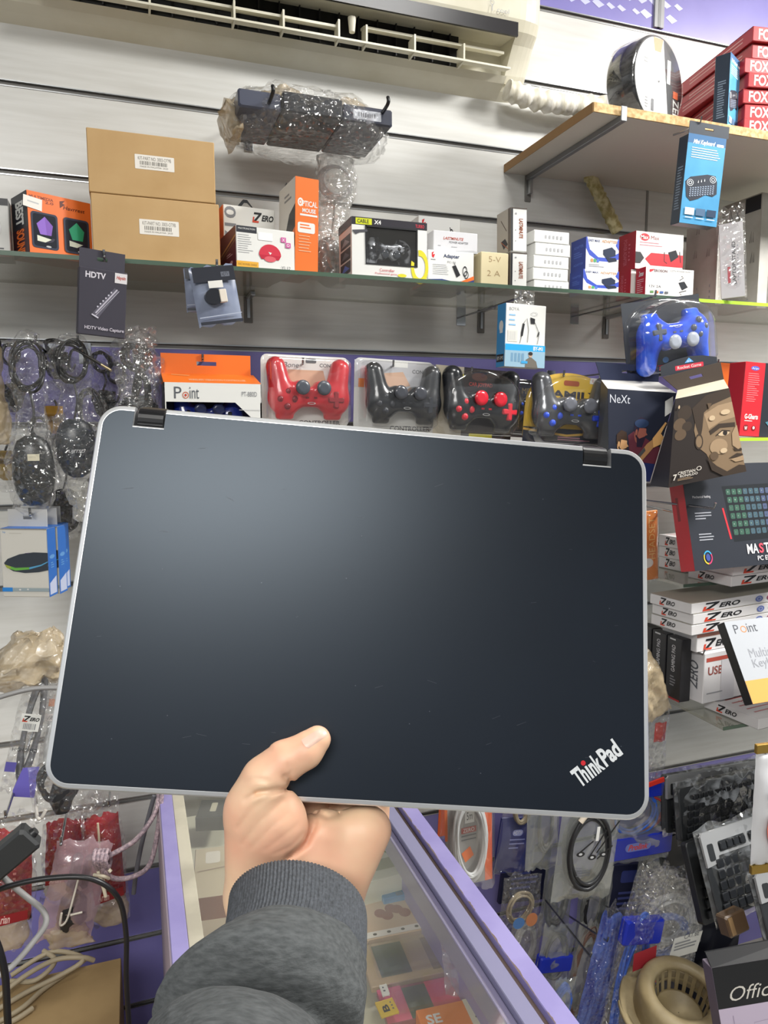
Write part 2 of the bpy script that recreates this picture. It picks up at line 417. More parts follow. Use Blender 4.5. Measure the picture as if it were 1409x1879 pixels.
GR = [0.139, 0.302, 0.465, 0.628, 0.791, 0.954, 1.117, 1.28, 1.443, 1.606, 1.769, 1.926, 2.086, 2.2465, 2.4067, 2.575, 2.74, 2.9]
b = MB(); zs = [0.0]+GR+[3.0]
for i in range(len(zs)-1):
    z0, z1 = zs[i]+(0.0055 if i else 0), zs[i+1]-0.0055
    pm = m_purple if (z1 < 0.63 or 1.6 < z0 < 1.63 or z0 > 2.56) else m_panel
    b.box(-2.2, 0, z0, 4.2, 0.018, z1, pm)
b.box(-2.2, 0.0055, 0, 4.2, 0.03, 3.0, m_groove)
for g in GR:
    b.box(-2.2, 0.006, g-0.0055, 4.2, 0.0057, g-0.0035, m_groove); b.box(-2.2, -0.0012, g+0.0042, 4.2, 0.012, g+0.0062, m_alu); b.box(-2.2, -0.0012, g-0.0062, 4.2, 0.012, g-0.0042, m_alu)
b.box(-2.2, 0.03, 0, 4.2, 0.12, 3.0, C('#cfcfca', 0.8))
f = Face(b, (0, 0, 3.0), (1, 0, 0), (0, 0, -1), 1, 1, (0, -1, 0))       # pale fish-scale print on the top board
_r = random.Random(4)
for j in range(7):
    for i in range(26):
        if _r.random() < 0.12: continue
        x = 0.42+i*0.036+(j % 2)*0.018+_r.uniform(-.004, .004); z = 0.2+j*0.031
        s = _r.uniform(0.8, 1.35); f.poly([(x-0.013*s, z), (x-.004, z-0.007*s), (x+0.015*s, z+0.002), (x+.003, z+0.009*s)], C('#c9ccf2', 0.4)); f.k = 0.0004
struct(b, 'wall_back')
_p = PY(1206, 60, 0)
b = MB(); b.box(_p.x-0.014, -0.006, 2.585, _p.x+0.014, 0.0, 3.0, C('#9a9c9e', 0.4)); b.box(_p.x-0.004, -0.0065, 2.585, _p.x+0.004, 0.0, 3.0, C('#77797b', 0.4)); struct(b, 'trim_1')
_p = PY(1187, 370, 0); b = MB(); b.box(_p.x-0.003, -0.002, 2.093, _p.x+0.003, 0.0, 2.24, C('#8d8c88', 0.5)); struct(b, 'trim_2')
b = MB(); b.box(-2.2, -5.2, -0.1, 4.2, 0.12, 0, mat('floor_tiles', '#8f8a80', 0.4, kind='noise', col2='#7a756c', scale=6)); struct(b, 'floor')
b = MB(); b.box(-2.2, -5.2, 3.0, 4.2, 0.12, 3.1, C('#dcdcd8', 0.7)); struct(b, 'ceiling')
for i, (_nm, _p, _sx, _sy, _w) in enumerate(LAMPS):
    t = thing('ceiling_lamp', ['large square white ceiling lamp behind the photographer', 'rectangular ceiling lamp over the high corner shelf', 'small ceiling lamp over the display counter'][i], 'ceiling lamp', Matrix.Translation((_p[0], _p[1], 2.965)))
    b = MB(); b.box(-_sx/2-.02, -_sy/2-.02, 0.0, _sx/2+.02, _sy/2+.02, 0.035, C('#e6e6e6', 0.5)); b.build('housing', t)
    b = MB(); b.box(-_sx/2, -_sy/2, -0.003, _sx/2, _sy/2, 0.0, mat('lamp_diffuser', '#ffffff', 0.6, emit=2.0)); b.build('diffuser', t)

# ================================================================ AIR CONDITIONER
m_ac = mat('aged_white_plastic', '#e4e0cf', 0.35, kind='noise', col2='#d2ccb4', scale=7, lo=0.4, hi=0.75); m_acd = C('#17151a', 0.3)
XA0, XA1 = -0.33, 0.862
t = thing('air_conditioner', 'aged white wall-mounted split air conditioner with dark stripe and open louvers', 'air conditioner', Matrix.Translation((0, 0, 0)))
prof_full = [(0, 2.352), (-.02, 2.366), (-.044, 2.391), (-.062, 2.418), (-.078, 2.440), (-.098, 2.458), (-.108, 2.478), (-.112, 2.51), (-.112, 2.62), (-.10, 2.65), (-.07, 2.665), (0, 2.665)]
# casing with a real outlet channel
_zl = PY(925, 139, -.052).z
prof_open = [(0, 2.352), (-.02, 2.364), (-.040, _zl-.012), (-.052, _zl), (-.026, _zl+.012), (-.020, 2.462), (-.090, 2.452), (-.098, 2.458), (-.108, 2.478), (-.112, 2.51), (-.112, 2.62), (-.10, 2.65), (-.07, 2.665), (0, 2.665)]
b = MB(); xo = PY(937, 110, -.07).x
b.loft([[(x, y, z) for y, z in prof_open] for x in (XA0+0.05, xo)], m_ac, True, False)
def endcap(x0, x1, sgn):
    R = []
    for k in range(7):
        a = math.pi/2*k/6; s = 0.80+0.20*math.cos(a); x = x0+(x1-x0)*math.sin(a)
        R.append([(x, y*s if y < 0 else 0, 2.51+(z-2.51)*(s if z > 2.6 else (0.93+0.07*math.cos(a)))) for y, z in prof_full])
    b.loft(R if sgn > 0 else R[::-1], m_ac, True, False)
endcap(xo, 0.892, 1)
b.loft([[(x, y, z) for y, z in prof_full] for x in (XA0, XA0+0.05)], m_ac, True, False)
b.build('casing', t)
b = MB(); s1 = PY(950, 42, -.112); s2 = PY(946, 68, -.110)
b.box(XA0+.03, -.1145, s2.z, s1.x, -.109, s1.z, m_acd); b.build('dark_stripe', t, label='glossy near-black stripe')
b = MB(); fs = Face(b, (PY(895, 0, -.112).x, -.1128, PY(895, 0, -.112).z), (1, 0, 0), (0, 0, -1), .1, .1, (0, -1, 0))
b2 = PY(912, 13, -.113); b3 = PY(934, 26, -.113); k = fs; g_ = C('#a9aaac', 0.4)
k.text('cool', (b2.x-k.o.x)/.1, (k.o.z-b2.z)/.1, (b3.x-k.o.x)/.1, (k.o.z-b3.z)/.1, g_); k.ring(.10, .03, .05, .05, g_, 0.2); k.line([(.10, .07), (.10, .2)], .02, g_); b.build('logo', t)
b = MB()
def blade(p0, p1, Y, dy, th, slope=0.25):
    a = PY(p0[0], p0[1], Y); c = PY(p1[0], p1[1], Y)
    z = (a.z+c.z)/2; b.loft([[(x, Y, z), (x, Y+dy, z+dy*slope), (x, Y+dy, z+dy*slope+th), (x, Y, z+th)] for x in (min(a.x, c.x), max(a.x, c.x))], m_ac, True, False); return z
zb = blade((60, -21), (937, 120), -.092, .03, .004); b.build('louver', t)
b = MB(); blade((60, -45), (621, 45), -.078, .025, .005); a_ = PY(621, 45, -.078); 
b.box(a_.x-.004, -.09, zb, a_.x, -.06, a_.z+.004, m_ac)
for px in (275, 430, 520): q = PY(px, 40+(px-430)*.155, -.085); b.box(q.x-.002, -.09, zb, q.x+.002, -.055, a_.z+.003, m_ac)
b.build('louver', t)
b = MB(); blade((668, 54), (925, 97), -.078, .025, .005); a_ = PY(668, 54, -.078); b.box(a_.x, -.09, zb, a_.x+.004, -.06, a_.z+.004, m_ac)
for px in (760, 850): q = PY(px, 40+(px-430)*.155, -.085); b.box(q.x-.002, -.09, zb, q.x+.002, -.055, a_.z+.003, m_ac)
b.build('louver', t)
b = MB(); q = PY(642, 55, -.07); b.cyl((q.x, -.085, q.z-.012), (q.x, -.085, q.z+.016), .006, .009, m_ac, 10); b.build('louver_pivot', t)
b = MB(); x = XA0+.06
b.box(XA0+.05, -.031, _zl+.010, xo-.11, -.027, 2.466, C('#08080a', 0.6))
while x < xo-.12: b.box(x, -.046, _zl+.006, x+.0025, -.028, 2.456, C('#1d1c20', 0.5)); x += .042
b.build('air_outlet', t, label='dark air outlet with fins')
b = MB(); sd = C('#a39c84', .6); zz = 2.377
b.box(XA0, -.0335, zz, .86, -.0310, zz+.0012, sd); b.build('seam', t, label='seam line along the underside')

# insulated pipe from the unit along the wall and down behind the shelf
m_ins = mat('white_pipe_wrap', '#ece9e0', 0.5, kind='noise', col2='#cfc9b6', scale=20, bump=0.8, stretch=(3, 1, 1)); m_foam = mat('yellowed_foam', '#d8cfa0', 0.7, kind='noise', col2='#a89a62', scale=60, bump=1.0)
b = MB(); pts = [PY(930, 165, -.05), PY(980, 182, -.05), PY(1040, 192, -.05), PY(1100, 196, -.05), PY(1180, 204, -.05)]
R = []; P_ = smooth_path(pts, 10)
b.tube(P_, [.022+.003*math.sin(i*1.9)+.002*math.sin(i*4.7) for i in range(41)], m_ins, 14)
single(b, 'insulated_pipe', 'white wrapped air conditioner pipe running along the wall to the shelf', 'pipe')
b = MB(); P_ = smooth_path([PY(1062, 290, -.035), PY(1085, 330, -.035), PY(1108, 375, -.035), PY(1133, 425, -.035)], 10)
b.tube(P_, [.014+.0016*(i % 2)+.001*math.sin(i*2.3) for i in range(31)], m_foam, 12)
single(b, 'foam_pipe', 'thin yellowed foam-covered pipe slanting down behind the red and blue boxes', 'pipe')

# ================================================================ WRAPPED BAR ON BRACKETS
m_film = mat('clear_film', '#e8e8e4', 0.1, kind='film', scale=75, bump=1.0, alpha=0.03, refl=.42); m_film_b = mat('cloudy_film', '#dcdad0', 0.15, kind='film', scale=60, bump=1.0, alpha=0.22)
m_film_c = mat('shell_plastic', '#f0f0f0', 0.08, kind='film', scale=5, alpha=0.012); m_film_d = mat('yellowed_film', '#cdb996', 0.32, kind='film', scale=45, bump=1.0, alpha=0.5, refl=.3)
M, w, h = frame((437, 194), (722, 230), (437, 160), -.22, level=True)
t = thing('wrapped_adapter_bar', 'long black device wrapped in crumpled film on wall brackets under the air conditioner', 'wrapped device', M)
for i, (x0, x1, c) in enumerate(((0, .27, '#4c5060'), (.27, .66, '#23252b'), (.66, 1, '#3c3f4c'))):
    b = MB(); b.box(w*x0, (.0 if i != 1 else -.004), 0, w*x1-.002, .17, h*(1 if i != 1 else 1.15), C(c, .3), .003)
    if i == 2: fc = box_faces(b, w*.34, .17, h, w*.66)['front']; fc.rr(.2, .25, .75, .8, C('#b9bcc4', .4)); fc.bars(.3, .4, .65, .65, C('#55575e', .4), 8)
    if i == 1: fc = box_faces(b, w*.39, .17, h*1.15, w*.27)['front']; fc.k += .0045; fc.ell(.45, .4, .06, .3, C('#0c0c0e', .3))
    b.build('housing', t)
b = MB(); lumpy([(w*.5, .08, -.028, w*.50, .085), (w*.5, .08, -.012, w*.53, .105), (w*.5, .08, h*.5, w*.535, .11), (w*.47, .08, h+.012, w*.49, .10), (w*.40, .08, h+.035, w*.30, .05)], m_film, 2, .012, 26, 72, b); b.build('plastic_wrap', t)
b = MB(); lumpy([(w*.02, .09, -.03, .012, .05), (w*-.01, .09, h*.4, .022, .07), (w*.01, .09, h+.012, .012, .04)], m_film_d, 5, .01, 50, 20, b)
lumpy([(w*.28, .05, h, .05, .05), (w*.3, .05, h+.018, .04, .04), (w*.33, .05, h+.026, .02, .02)], m_film_d, 6, .012, 40, 24, b)
lumpy([(w*.75, .05, h, .05, .05), (w*.75, .05, h+.012, .04, .04), (w*.75, .05, h+.02, .02, .02)], m_film_d, 7, .012, 40, 24, b); b.build('plastic_wrap', t, label='yellowed bunched wrap ends')
for i, (pl, tip, mid) in enumerate((((456, 258), (500, 172), (462, 222)), ((655, 270), (711, 192), (660, 232)))):
    a = PY(*pl, 0); e = PY(*tip, -.255); m_ = PY(*mid, -.03)
    t = thing('wall_bracket', ['steel wall bracket holding the left end of the wrapped bar', 'steel wall bracket holding the right end of the wrapped bar'][i], 'bracket', Matrix.Translation(a))
    b = MB(); b.box(-.009, -.004, -.022, .009, 0, .03, m_chrome, .001); b.box(-.003, -.0046, -.015, .003, -.004, .012, C('#444448', .4)); b.build('wall_plate', t)
    b = MB(); b.tube([Vector((0, -.002, .03)), m_-a, (m_-a)*.4+(e-a)*.6+Vector((0, 0, -.012)), e-a, e-a+Vector((0, -.002, .012))], .0035, m_blackwire, 8, sub=4); b.build('arm', t)

# ================================================================ HIGH CORNER SHELF
ZS = 2.205; xl = PY(925, 293, 0).x
t = thing('high_shelf', 'white laminated chipboard shelf high on the wall carrying cable reels', 'shelf', Matrix.Translation((xl, 0, ZS)))
b = MB(); b.box(.0, -.352, -.009, 1.6, -.002, .009, mat('shelf_laminate', '#c3bdb4', .45)); 
b.box(-.0015, -.352, -.009, 0, -.002, .009, C('#8a6a44', .8)); b.box(0, -.3545, -.0085, 1.6, -.352, .0085, mat('raw_chipboard', '#d8b888', .8, kind='noise', col2='#b08f5c', scale=90)); b.build('board', t)
def shelf_bracket(M, L, label):
    t = thing('shelf_bracket', label, 'bracket', M); b = MB()
    b.box(-.008, -.004, -.06, .008, 0, 0, m_groove, .001); b.box(-.0035, -.02, -.045, .0035, -.004, -.004, m_alu); b.build('wall_plate', t)
    b = MB(); b.box(-.006, -L, -.012, .006, -.004, 0, mat('grey_steel', '#8a8b8e', .35, .8), .001); b.box(-.007, -L-.002, -.012, .007, -L, .016, mat('grey_steel'), .001); b.build('arm', t); return t
q = PY(968, 322, 0); shelf_bracket(at(q.x, 0, ZS-.009), .36, 'grey steel bracket under the high laminated shelf')

def disc_frame(c, n):  # frame whose local -y faces n
    n = Vector(n).normalized(); u = Vector((0, 0, 1)).cross(-n).normalized() if abs(n.z) < .95 else Vector((1, 0, 0)); return basis(c, u, (-n).cross(u)*-1 if False else u.cross(-n))
# upright reel of wrapped cable: face turned to the right, rim seen at the left
m_reel = mat('black_cable_wrap', '#1c1d1f', .22, kind='noise', col2='#3a3b3d', scale=50, bump=.5, stretch=(1, 1, 3))
c0 = PY(1208, 136, -.29); Rr = .088; yaw = 18
c0.z = ZS+.009+Rr+.003
M = at(c0.x, c0.y, c0.z, yaw, 0)
t = thing('cable_reel', 'big upright reel of black cable with a half white round label on the high shelf', 'cable reel', M)
b = MB(); n_ = 64; R = []
for y_, r_ in ((0, Rr*.55), (0, Rr*.97), (.004, Rr), (.012, Rr*1.0), (.022, Rr*.985), (.034, Rr*1.0), (.046, Rr*.985), (.058, Rr), (.064, Rr*.97), (.064, Rr*.4)):
    R.append([(r_*math.cos(2*math.pi*k/n_), y_, r_*math.sin(2*math.pi*k/n_)) for k in range(n_)])
b.loft(R, m_reel, True, True); b.build('cable_coil', t)
b = MB(); F = Face(b, (-Rr, -.001, Rr), (1, 0, 0), (0, 0, -1), 2*Rr, 2*Rr, (0, -1, 0)); F.ell(.5, .5, .485, .485, C('#1b1d20', .6), 48)
def halfdisc(a0, a1, r=.47): return [(.5+r*math.cos(rad(a)), .5+r*math.sin(rad(a))) for a in range(a0, a1+1, 6)]
F.poly(halfdisc(62, 278), C('#e6e6e2', .35)); F.ring(.44, .52, .05, .07, C('#8c8d90', .4), .18)
F.text('C', .42, .49, .46, .55, C('#8c8d90', .4)); F.poly([(.36, .05), (.56, .03), (.52, .18), (.40, .19)], C('#e58b4a', .4)); F.rect(.40, .19, .47, .32, C('#e6e6e2', .35))
F.rect(.66, .22, .73, .48, C('#e6e6e2', .35)); F.text('ZERO', .80, .62, .93, .95, C('#e6e6e2', .35), .02, 0, -90); F.rect(.80, .53, .9, .61, C('#e0672f', .35)); F.lines(.2, .3, .32, .45, 4, C('#9fa0a2', .4), 3); F.rect(.36, .72, .41, .85, C('#3b3b40', .4)); F.lines(.24, .72, .32, .85, 4, C('#9fa0a2', .4), 4)
F.ell(.5, .5, .012, .012, C('#3a3a3d')); b.build('label', t, label='round label half white half black')
b = MB(); R2 = []
for y_, r_ in ((-.004, Rr*.3), (-.004, Rr*.98), (.002, Rr*1.04), (.062, Rr*1.04), (.068, Rr*.96), (.068, Rr*.3)):
    R2.append([(r_*math.cos(2*math.pi*k/n_)+crumple((k, y_*60, 1), .7, .0012), y_, r_*math.sin(2*math.pi*k/n_)+crumple((k, y_*60, 5), .7, .0012)) for k in range(n_)])
b.loft(R2, m_film_c, False, True); b.build('plastic_wrap', t)
# flat coil beside it
c1 = PY(1068, 208, -.10); t = thing('cable_coil', 'glossy black coil of cable lying flat on the high shelf beside the reel', 'cable coil', at(c1.x, c1.y, ZS+.009))
b = MB(); rr_ = random.Random(8)
for j in range(3):
    for i in range(3): b.tube([((.075-i*.009)*math.cos(a/16*6.2832)+rr_.uniform(-.001, .001), (.075-i*.009)*math.sin(a/16*6.2832), .006+j*.009+rr_.uniform(-.001, .001)) for a in range(16)], .0048, m_reel, 8, closed=True, sub=2)
b.build('cable', t)
b = MB(); lumpy([(0, 0, .001, .07, .07), (0, 0, .006, .082, .082), (0, 0, .022, .083, .083), (0, 0, .032, .07, .07)], m_film, 9, .004, 30, 40, b); b.build('plastic_wrap', t)

# mini keyboard boxes (one on the shelf, one hanging)
m_sky = mat('blue_fade_print', '#3a86b8', .35, kind='noise', col2='#5fb2dc', scale=8, lo=.3, hi=.7)
def draw_minikb(F):
    W = C('#e8eef2', .4); D = C('#252c3a', .4)
    F.rect(.0, .0, 1, 1, m_sky); F.rect(0, 0, 1, .1, C('#3d6f9e', .35)); F.text('Mini Keyboard', .14, .055, .72, .12, W, .03, .3); F.rr(.76, .075, .95, .105, W, .3)
    F.lines(.12, .145, .9, .275, 5, W, 5, .35)
    P = [(.02, .5), (.12, .44), (.5, .40), (.86, .385), (.93, .43), (.9, .6), (.86, .66), (.66, .685), (.5, .64), (.3, .72), (.16, .76), (.08, .72)]
    P = [(.04, .53), (.16, .475), (.6, .425), (.82, .43), (.88, .50), (.90, .63), (.80, .665), (.60, .655), (.42, .71), (.22, .745), (.10, .70)]
    F.poly(P, D)
    for c_ in ((.17, .54), (.76, .475)): F.ring(c_[0], c_[1], .085, .038, W, .14); F.ring(c_[0], c_[1], .045, .02, W, .3)
    for j in range(5):
        for i in range(10): x = .17+i*.066; z = .595+j*.022-i*.0065; F.rect(x, z, x+.045, z+.013, C('#8e9cb0', .4)); F.k -= .00009
    F.k += .0001
    for i in range(3): F.poly([(.36+i*.08, .535-i*.012), (.375+i*.08, .50-i*.012), (.39+i*.08, .53-i*.012)], W)
    for i, c_ in enumerate(('#d8dde0', '#4a6a8a', '#1e3a58')): F.rect(.1+i*.29, .82, .35+i*.29, .9, C(c_, .4)); F.rect(.12+i*.29, .925, .33+i*.29, .935, W)
def draw_dark_side(F): F.lines(.25, .35, .8, .85, 16, C('#6e7c8c', .4), 2, .5)
m_navy = mat('dark_navy_card', '#28323f', .35)
M, w, h = frame((1246, 408), (1314, 417), (1260, 243), -.42, yaw=-4, pitch=3)
d = .028
r = thing('keyboard_box', 'blue miniature keyboard box hanging by its tab from the high shelf front', 'boxed keyboard', M)
b = carton_mesh(w, d, h, m_navy, draw=dict(front=draw_minikb, left=draw_dark_side)); b.build('carton', r)
b = MB(); hang_tab(b, w*1.05, 0, h, .022, C('#4b5058', .3)); b.build('hang_tab', r)
M, w, h = frame((1352, 232), (1380, 243), (1349, 92), -.31, yaw=18); 
M, w, h = frame((1334, 226), (1366, 243), (1333, 75), -.335, yaw=0); M.translation.z = ZS+.0095
Mx = at(M.translation.x, M.translation.y, ZS+.0095, 28); 
b = carton_mesh(.062, .03, h, m_navy, draw=dict(front=draw_minikb, left=draw_dark_side)); single(b, 'keyboard_box', 'blue miniature keyboard box standing upright on the high shelf beside red boxes', 'boxed keyboard', Mx)

# red boxes
m_fox = mat('red_box_card', '#a8262c', .35)
def draw_fox(F):
    F.text('FOX', .05, .15, .22, .88, C('#e6d8d0', .4), .03); F.rr(.26, .1, .36, .9, C('#e6e2e0', .4), .2)
def draw_foxs(F): F.lines(.2, .3, .9, .8, 2, C('#d8a8a0', .4), 2, .3); F.rect(0, .02, 1, .06, C('#6d1419'))
o_ = PY(1290, 246, -.3); dz = .0305
for i in range(7):
    M = at(PY(1364, 240, -.33).x+(.006 if i % 2 else 0)+(.012 if i > 4 else 0), -.33+(.006 if i % 3 else 0), ZS+.0095+i*dz, -12 if i < 4 else -9)
    b = carton_mesh(.26, .28, dz-.001, m_fox, draw=dict(front=draw_fox, left=draw_foxs, bottom=lambda F: F.rect(.2, .2, .8, .8, C('#8d2a2e'))))
    single(b, 'red_carton', ['lowest flat red carton on the high shelf', 'second flat red carton from the bottom of the high stack', 'third flat red carton from the bottom of the high stack', 'fourth flat red carton from the bottom of the high stack', 'fifth flat red carton from the bottom of the high stack', 'red carton second from the top of the high stack', 'topmost red carton of the stack on the high shelf'][i], 'box', M, 'stack of red cartons on the high shelf')

# ================================================================ GLASS SHELF
ZG = 1.887
m_glass = mat('dusty_shelf_glass', '#8f8f7c', .1, kind='film', scale=3, alpha=.42); m_gedge = C('#4d6152', .2); m_lime = C('#a6d23c', .3)
xe = PY(1262, 552, -.25).x
def glass_shelf(x0, x1, z, d, label, edge):
    t = thing('glass_shelf', label, 'shelf', Matrix.Translation((x0, 0, z))); b = MB(); b.box(0, -d, -.007, x1-x0, -.001, 0, m_glass); b.build('glass_panel', t)
    b = MB(); b.box(0, -d-.001, -.0072, x1-x0, -d+.0006, .0002, edge); b.build('glass_edge', t); return t
glass_shelf(-.62, xe, ZG-.001, .252, 'long dusty glass shelf with green edge below the air conditioner', m_gedge)
glass_shelf(xe+.004, 2.6, ZG-.001, .245, 'glass shelf with lime green edge under the grey laptop stand boxes', m_lime)
for px, lb in ((455, 'small steel bracket under the glass shelf near the round pink box'), (882, 'small steel bracket under the glass shelf left of the white microphone box'), (1112, 'small steel bracket under the glass shelf beside the blue controller pack')):
    q = PY(px, 560, 0); t = thing('shelf_bracket', lb, 'bracket', at(q.x, 0, ZG-.009)); b = MB()
    b.box(-.009, -.004, -.055, .009, 0, 0, m_groove, .001); b.box(-.003, -.007, -.045, .003, -.004, -.004, m_alu); b.build('wall_plate', t)
    b = MB(); b.box(-.005, -.07, -.008, .005, -.004, 0, m_alu, .001); b.build('arm', t)

# ---- cartons standing on it
m_kraft = mat('kraft_card', '#c2a070', .75, kind='noise', col2='#b79463', scale=14, lo=.3, hi=.75)
OR = C('#e8702a', .4); RED = C('#c9232d', .4); BLU = C('#2443b0', .4); GRY = C('#8d8f92', .5); DK = C('#1b1c20', .4); LG = C('#b9babb', .5); MG = C('#5b5d62', .5)
def d_white(F): F.rect(.55, .0, 1, .12, DK); F.rect(0, .93, 1, 1, C('#8a1f28', .4)); F.lines(.5, .85, .95, .9, 1, MG); F.ell(.15, .5, .6, .3, C('#dedede'))
carton('product_box', 'white box with dark corner at the left end of the glass shelf', 'box', (-40, 460), (20, 463), (-40, 352), -.2, .06, WHITE, Z=ZG, draw=dict(front=d_white))
def d_spk(F):
    F.rect(0, 0, 1, 1, OR); F.text('MULTIMEDIA', .03, .06, .40, .11, C('#7a2a10', .4), .02); F.text('2.0', .27, .12, .4, .16, C('#7a2a10', .4), .02)
    F.text('Havrrest', .55, .13, .9, .19, C('#5a2010', .4), .01, .2); F.poly([(.5, .07), (.58, .05), (.54, .1), (.58, .11), (.5, .18)], C('#5a2010', .4)); F.rect(.0, .965, 1, 1, C('#d05a1c', .4)); F.text('PC/MP3/MP4', .55, .94, .95, .985, DK)
    for u, c_, c2 in ((.04, '#7a4fb0', '#8b62c4'), (.54, '#2f9c6c', '#3aa67a')):
        F.rr(u, .31, u+.41, .88, C('#3a3f50', .25), .12); F.rr(u+.03, .34, u+.38, .85, C('#23262f', .2), .1)
        F.poly([(u+.21, .37), (u+.33, .5), (u+.30, .66), (u+.13, .66), (u+.08, .5)], C(c_, .35)); F.poly([(u+.21, .37), (u+.23, .66), (u+.13, .66), (u+.08, .5)], C(c2, .35))
        F.ring(u+.21, .70, .14, .08, C('#1a1530', .4), .3, 0, 180); F.poly([(u+.08, .68), (u+.3, .72), (u+.2, .78), (u+.08, .77)], C('#d9dcc8', .4)); F.ell(u+.25, .84, .04, .015, LG)
def d_spks(F): F.rect(0, 0, 1, .55, C('#20222c', .35)); F.rect(0, .55, 1, 1, C('#3a1420', .4)); F.text('BEST', .25, .12, .75, .5, WHITE, .04, 0, -90); F.text('SOUND', .25, .56, .75, .98, OR, .04, 0, -90)
M, w, h = frame((55, 462), (170, 470), (53, 345), -.235, 27, 0, True, ZG); d = max(.06, min(.1, dep(M, 27)))
r = thing('speaker_box', 'orange speaker box with purple and green speakers showing through its windows', 'boxed speakers', M)
b = carton_mesh(w, d, h, OR, draw=dict(front=d_spk, left=d_spks)); b.build('carton', r)
b = MB(); F = Face(b, (-.006, -.001, h*.92), (1, 0, 0), (0, 0, -1), .03, .022, (0, -1, 0)); F.poly([(0, 0), (1, .15), (.95, 1), (-.05, .8)], C('#e6e2da', .5)); F.line([(.2, .4), (.8, .5)], .1, LG); b.build('price_sticker', r)
def d_kraft(F):
    F.rr(.36, .33, .67, .56, C('#e8e3da', .5), .05); F.text('KIT-PART NO. 3003-OT9B', .385, .36, .645, .415, C('#6f6a62', .5)); F.bars(.40, .43, .62, .49, C('#77736c', .5), 16); F.text('MADE IN MALAYSIA  24.05', .40, .505, .62, .53, C('#8c877e', .5))
M, w, h = frame((172, 485), (405, 500), (168, 362), -.225, 0, 0, True, ZG); hk = h
b = carton_mesh(w, .17, h, m_kraft, draw=dict(front=d_kraft)); single(b, 'cardboard_box', 'plain brown cardboard box, lower one of two on the glass shelf', 'cardboard box', M, 'two brown cardboard boxes')
M2 = M.copy(); M2.translation.z += h+.001; M2.translation.x -= .002; q = PY(168, 234, -.225)
b = carton_mesh(w*.985, .17, q.z-M2.translation.z, m_kraft, draw=dict(front=d_kraft)); 
F = box_faces(b, w*.985, .17, q.z-M2.translation.z)['front']
b.box(w*.36, .02, q.z-M2.translation.z, w*.45, .03, q.z-M2.translation.z+.003, m_kraft); b.box(w*.56, .02, q.z-M2.translation.z, w*.65, .03, q.z-M2.translation.z+.003, m_kraft)
single(b, 'cardboard_box', 'plain brown cardboard box with white barcode label, upper one of two on the shelf', 'cardboard box', M2, 'two brown cardboard boxes')

def zlogo(F, u0, v0, u1, v1, dark=DK, red=C('#c8442c', .4)):
    W = u1-u0; H = v1-v0
    F.poly([(u0+W*.08, v0), (u0+W*.44, v0), (u0+W*.42, v0+H*.2), (u0+W*.06, v0+H*.2)], dark)
    F.poly([(u0+W*.30, v0+H*.18), (u0+W*.42, v0+H*.18), (u0+W*.16, v0+H*.84), (u0+W*.04, v0+H*.84)], dark)
    F.poly([(u0+W*.02, v0+H*.45), (u0+W*.09, v0+H*.45), (u0+W*.06, v0+H*.82), (u0+W*.30, v0+H*.82), (u0+W*.28, v0+H), (u0-W*.02, v0+H)], red)
    F.text('ERO', u0+W*.42, v0+H*.2, u0+W, v0+H*.8, dark, .035, .3)
def d_1710(F):
    F.text('1710', .02, .02, .24, .62, C('#7d7f84', .4), .015, 0, 90); zlogo(F, .56, .06, .97, .2)
    F.poly([(.46, .5), (.72, .36), (1, .4), (1, .75), (.46, .75)], C('#26272b', .3)); F.ell(.76, .47, .05, .07, C('#c9ccd2', .2)); F.ell(.76, .47, .03, .04, C('#50535a', .2))
M, w, h = frame((412, 480), (506, 487), (412, 342), -.13, 6, 0, True, ZG)
r = thing('mouse_box', 'white mouse box with big grey upright numbers behind the round pink product box', 'boxed mouse', M)
b = carton_mesh(w, .06, h, WHITE, dict(left=OR), dict(front=d_1710)); b.build('carton', r)
b = MB(); Tp = [(w*.28, h), (w*.72, h), (w*.54, h+.022), (w*.46, h+.022)]; b.prism([(w*.28, h), (w*.36, h), (w*.48, h+.016), (w*.46, h+.022)], .03, .031, DK); b.prism([(w*.46, h+.022), (w*.48, h+.016), (w*.54, h+.016), (w*.72, h), (w*.54, h+.022)][::1], .03, .031, DK); b.box(w*.42, .03, h, w*.6, .031, h+.008, DK); b.build('hang_loop', r)
def d_xo(F):
    F.rect(.01, 0, .35, .15, C('#2c2e36', .4)); F.text('MULTIFUNCTION', .04, .04, .32, .08, WHITE); F.lines(.03, .2, .3, .66, 9, C('#a7a8aa', .5), 3, .25); F.rect(.0, .82, .37, .97, C('#e0a83c', .4)); F.text('BUILT-IN WHEEL CHARGE', .03, .87, .34, .92, C('#7a5a20', .4))
    F.rr(.37, .1, .62, .29, C('#efefec', .2), .1)
    F.poly(circ(.57, .63, .19, .26, 16, 180, 360), C('#c9384a', .3)); F.poly([(.38, .63), (.76, .63), (.72, .73), (.42, .73)], C('#b92c40', .3)); F.ell(.57, .72, .10, .07, C('#d4606a', .3)); F.poly([(.54, .55), (.6, .57), (.57, .62)], WHITE)
    for u, v, s in ((.76, .17, 'X'), (.84, .29, 'O')): F.rr(u, v, u+.09, v+.12, C('#c45a9a', .4), .1); F.text(s, u+.02, v+.025, u+.07, v+.095, WHITE, .02)
    F.text('YL12', .76, .86, .92, .94, MG)
def d_xos(F): F.rect(0, 0, 1, 1, C('#5e2038', .4)); F.line([(0, .45), (1, .22)], .05, C('#b88a5a', .4)); F.line([(0, .55), (1, .32)], .03, C('#8a6a4a', .4)); F.lines(.4, .55, .8, .65, 2, C('#c9a0a8', .4)); F.ell(.7, .8, .1, .05, C('#c9a0a8', .4))
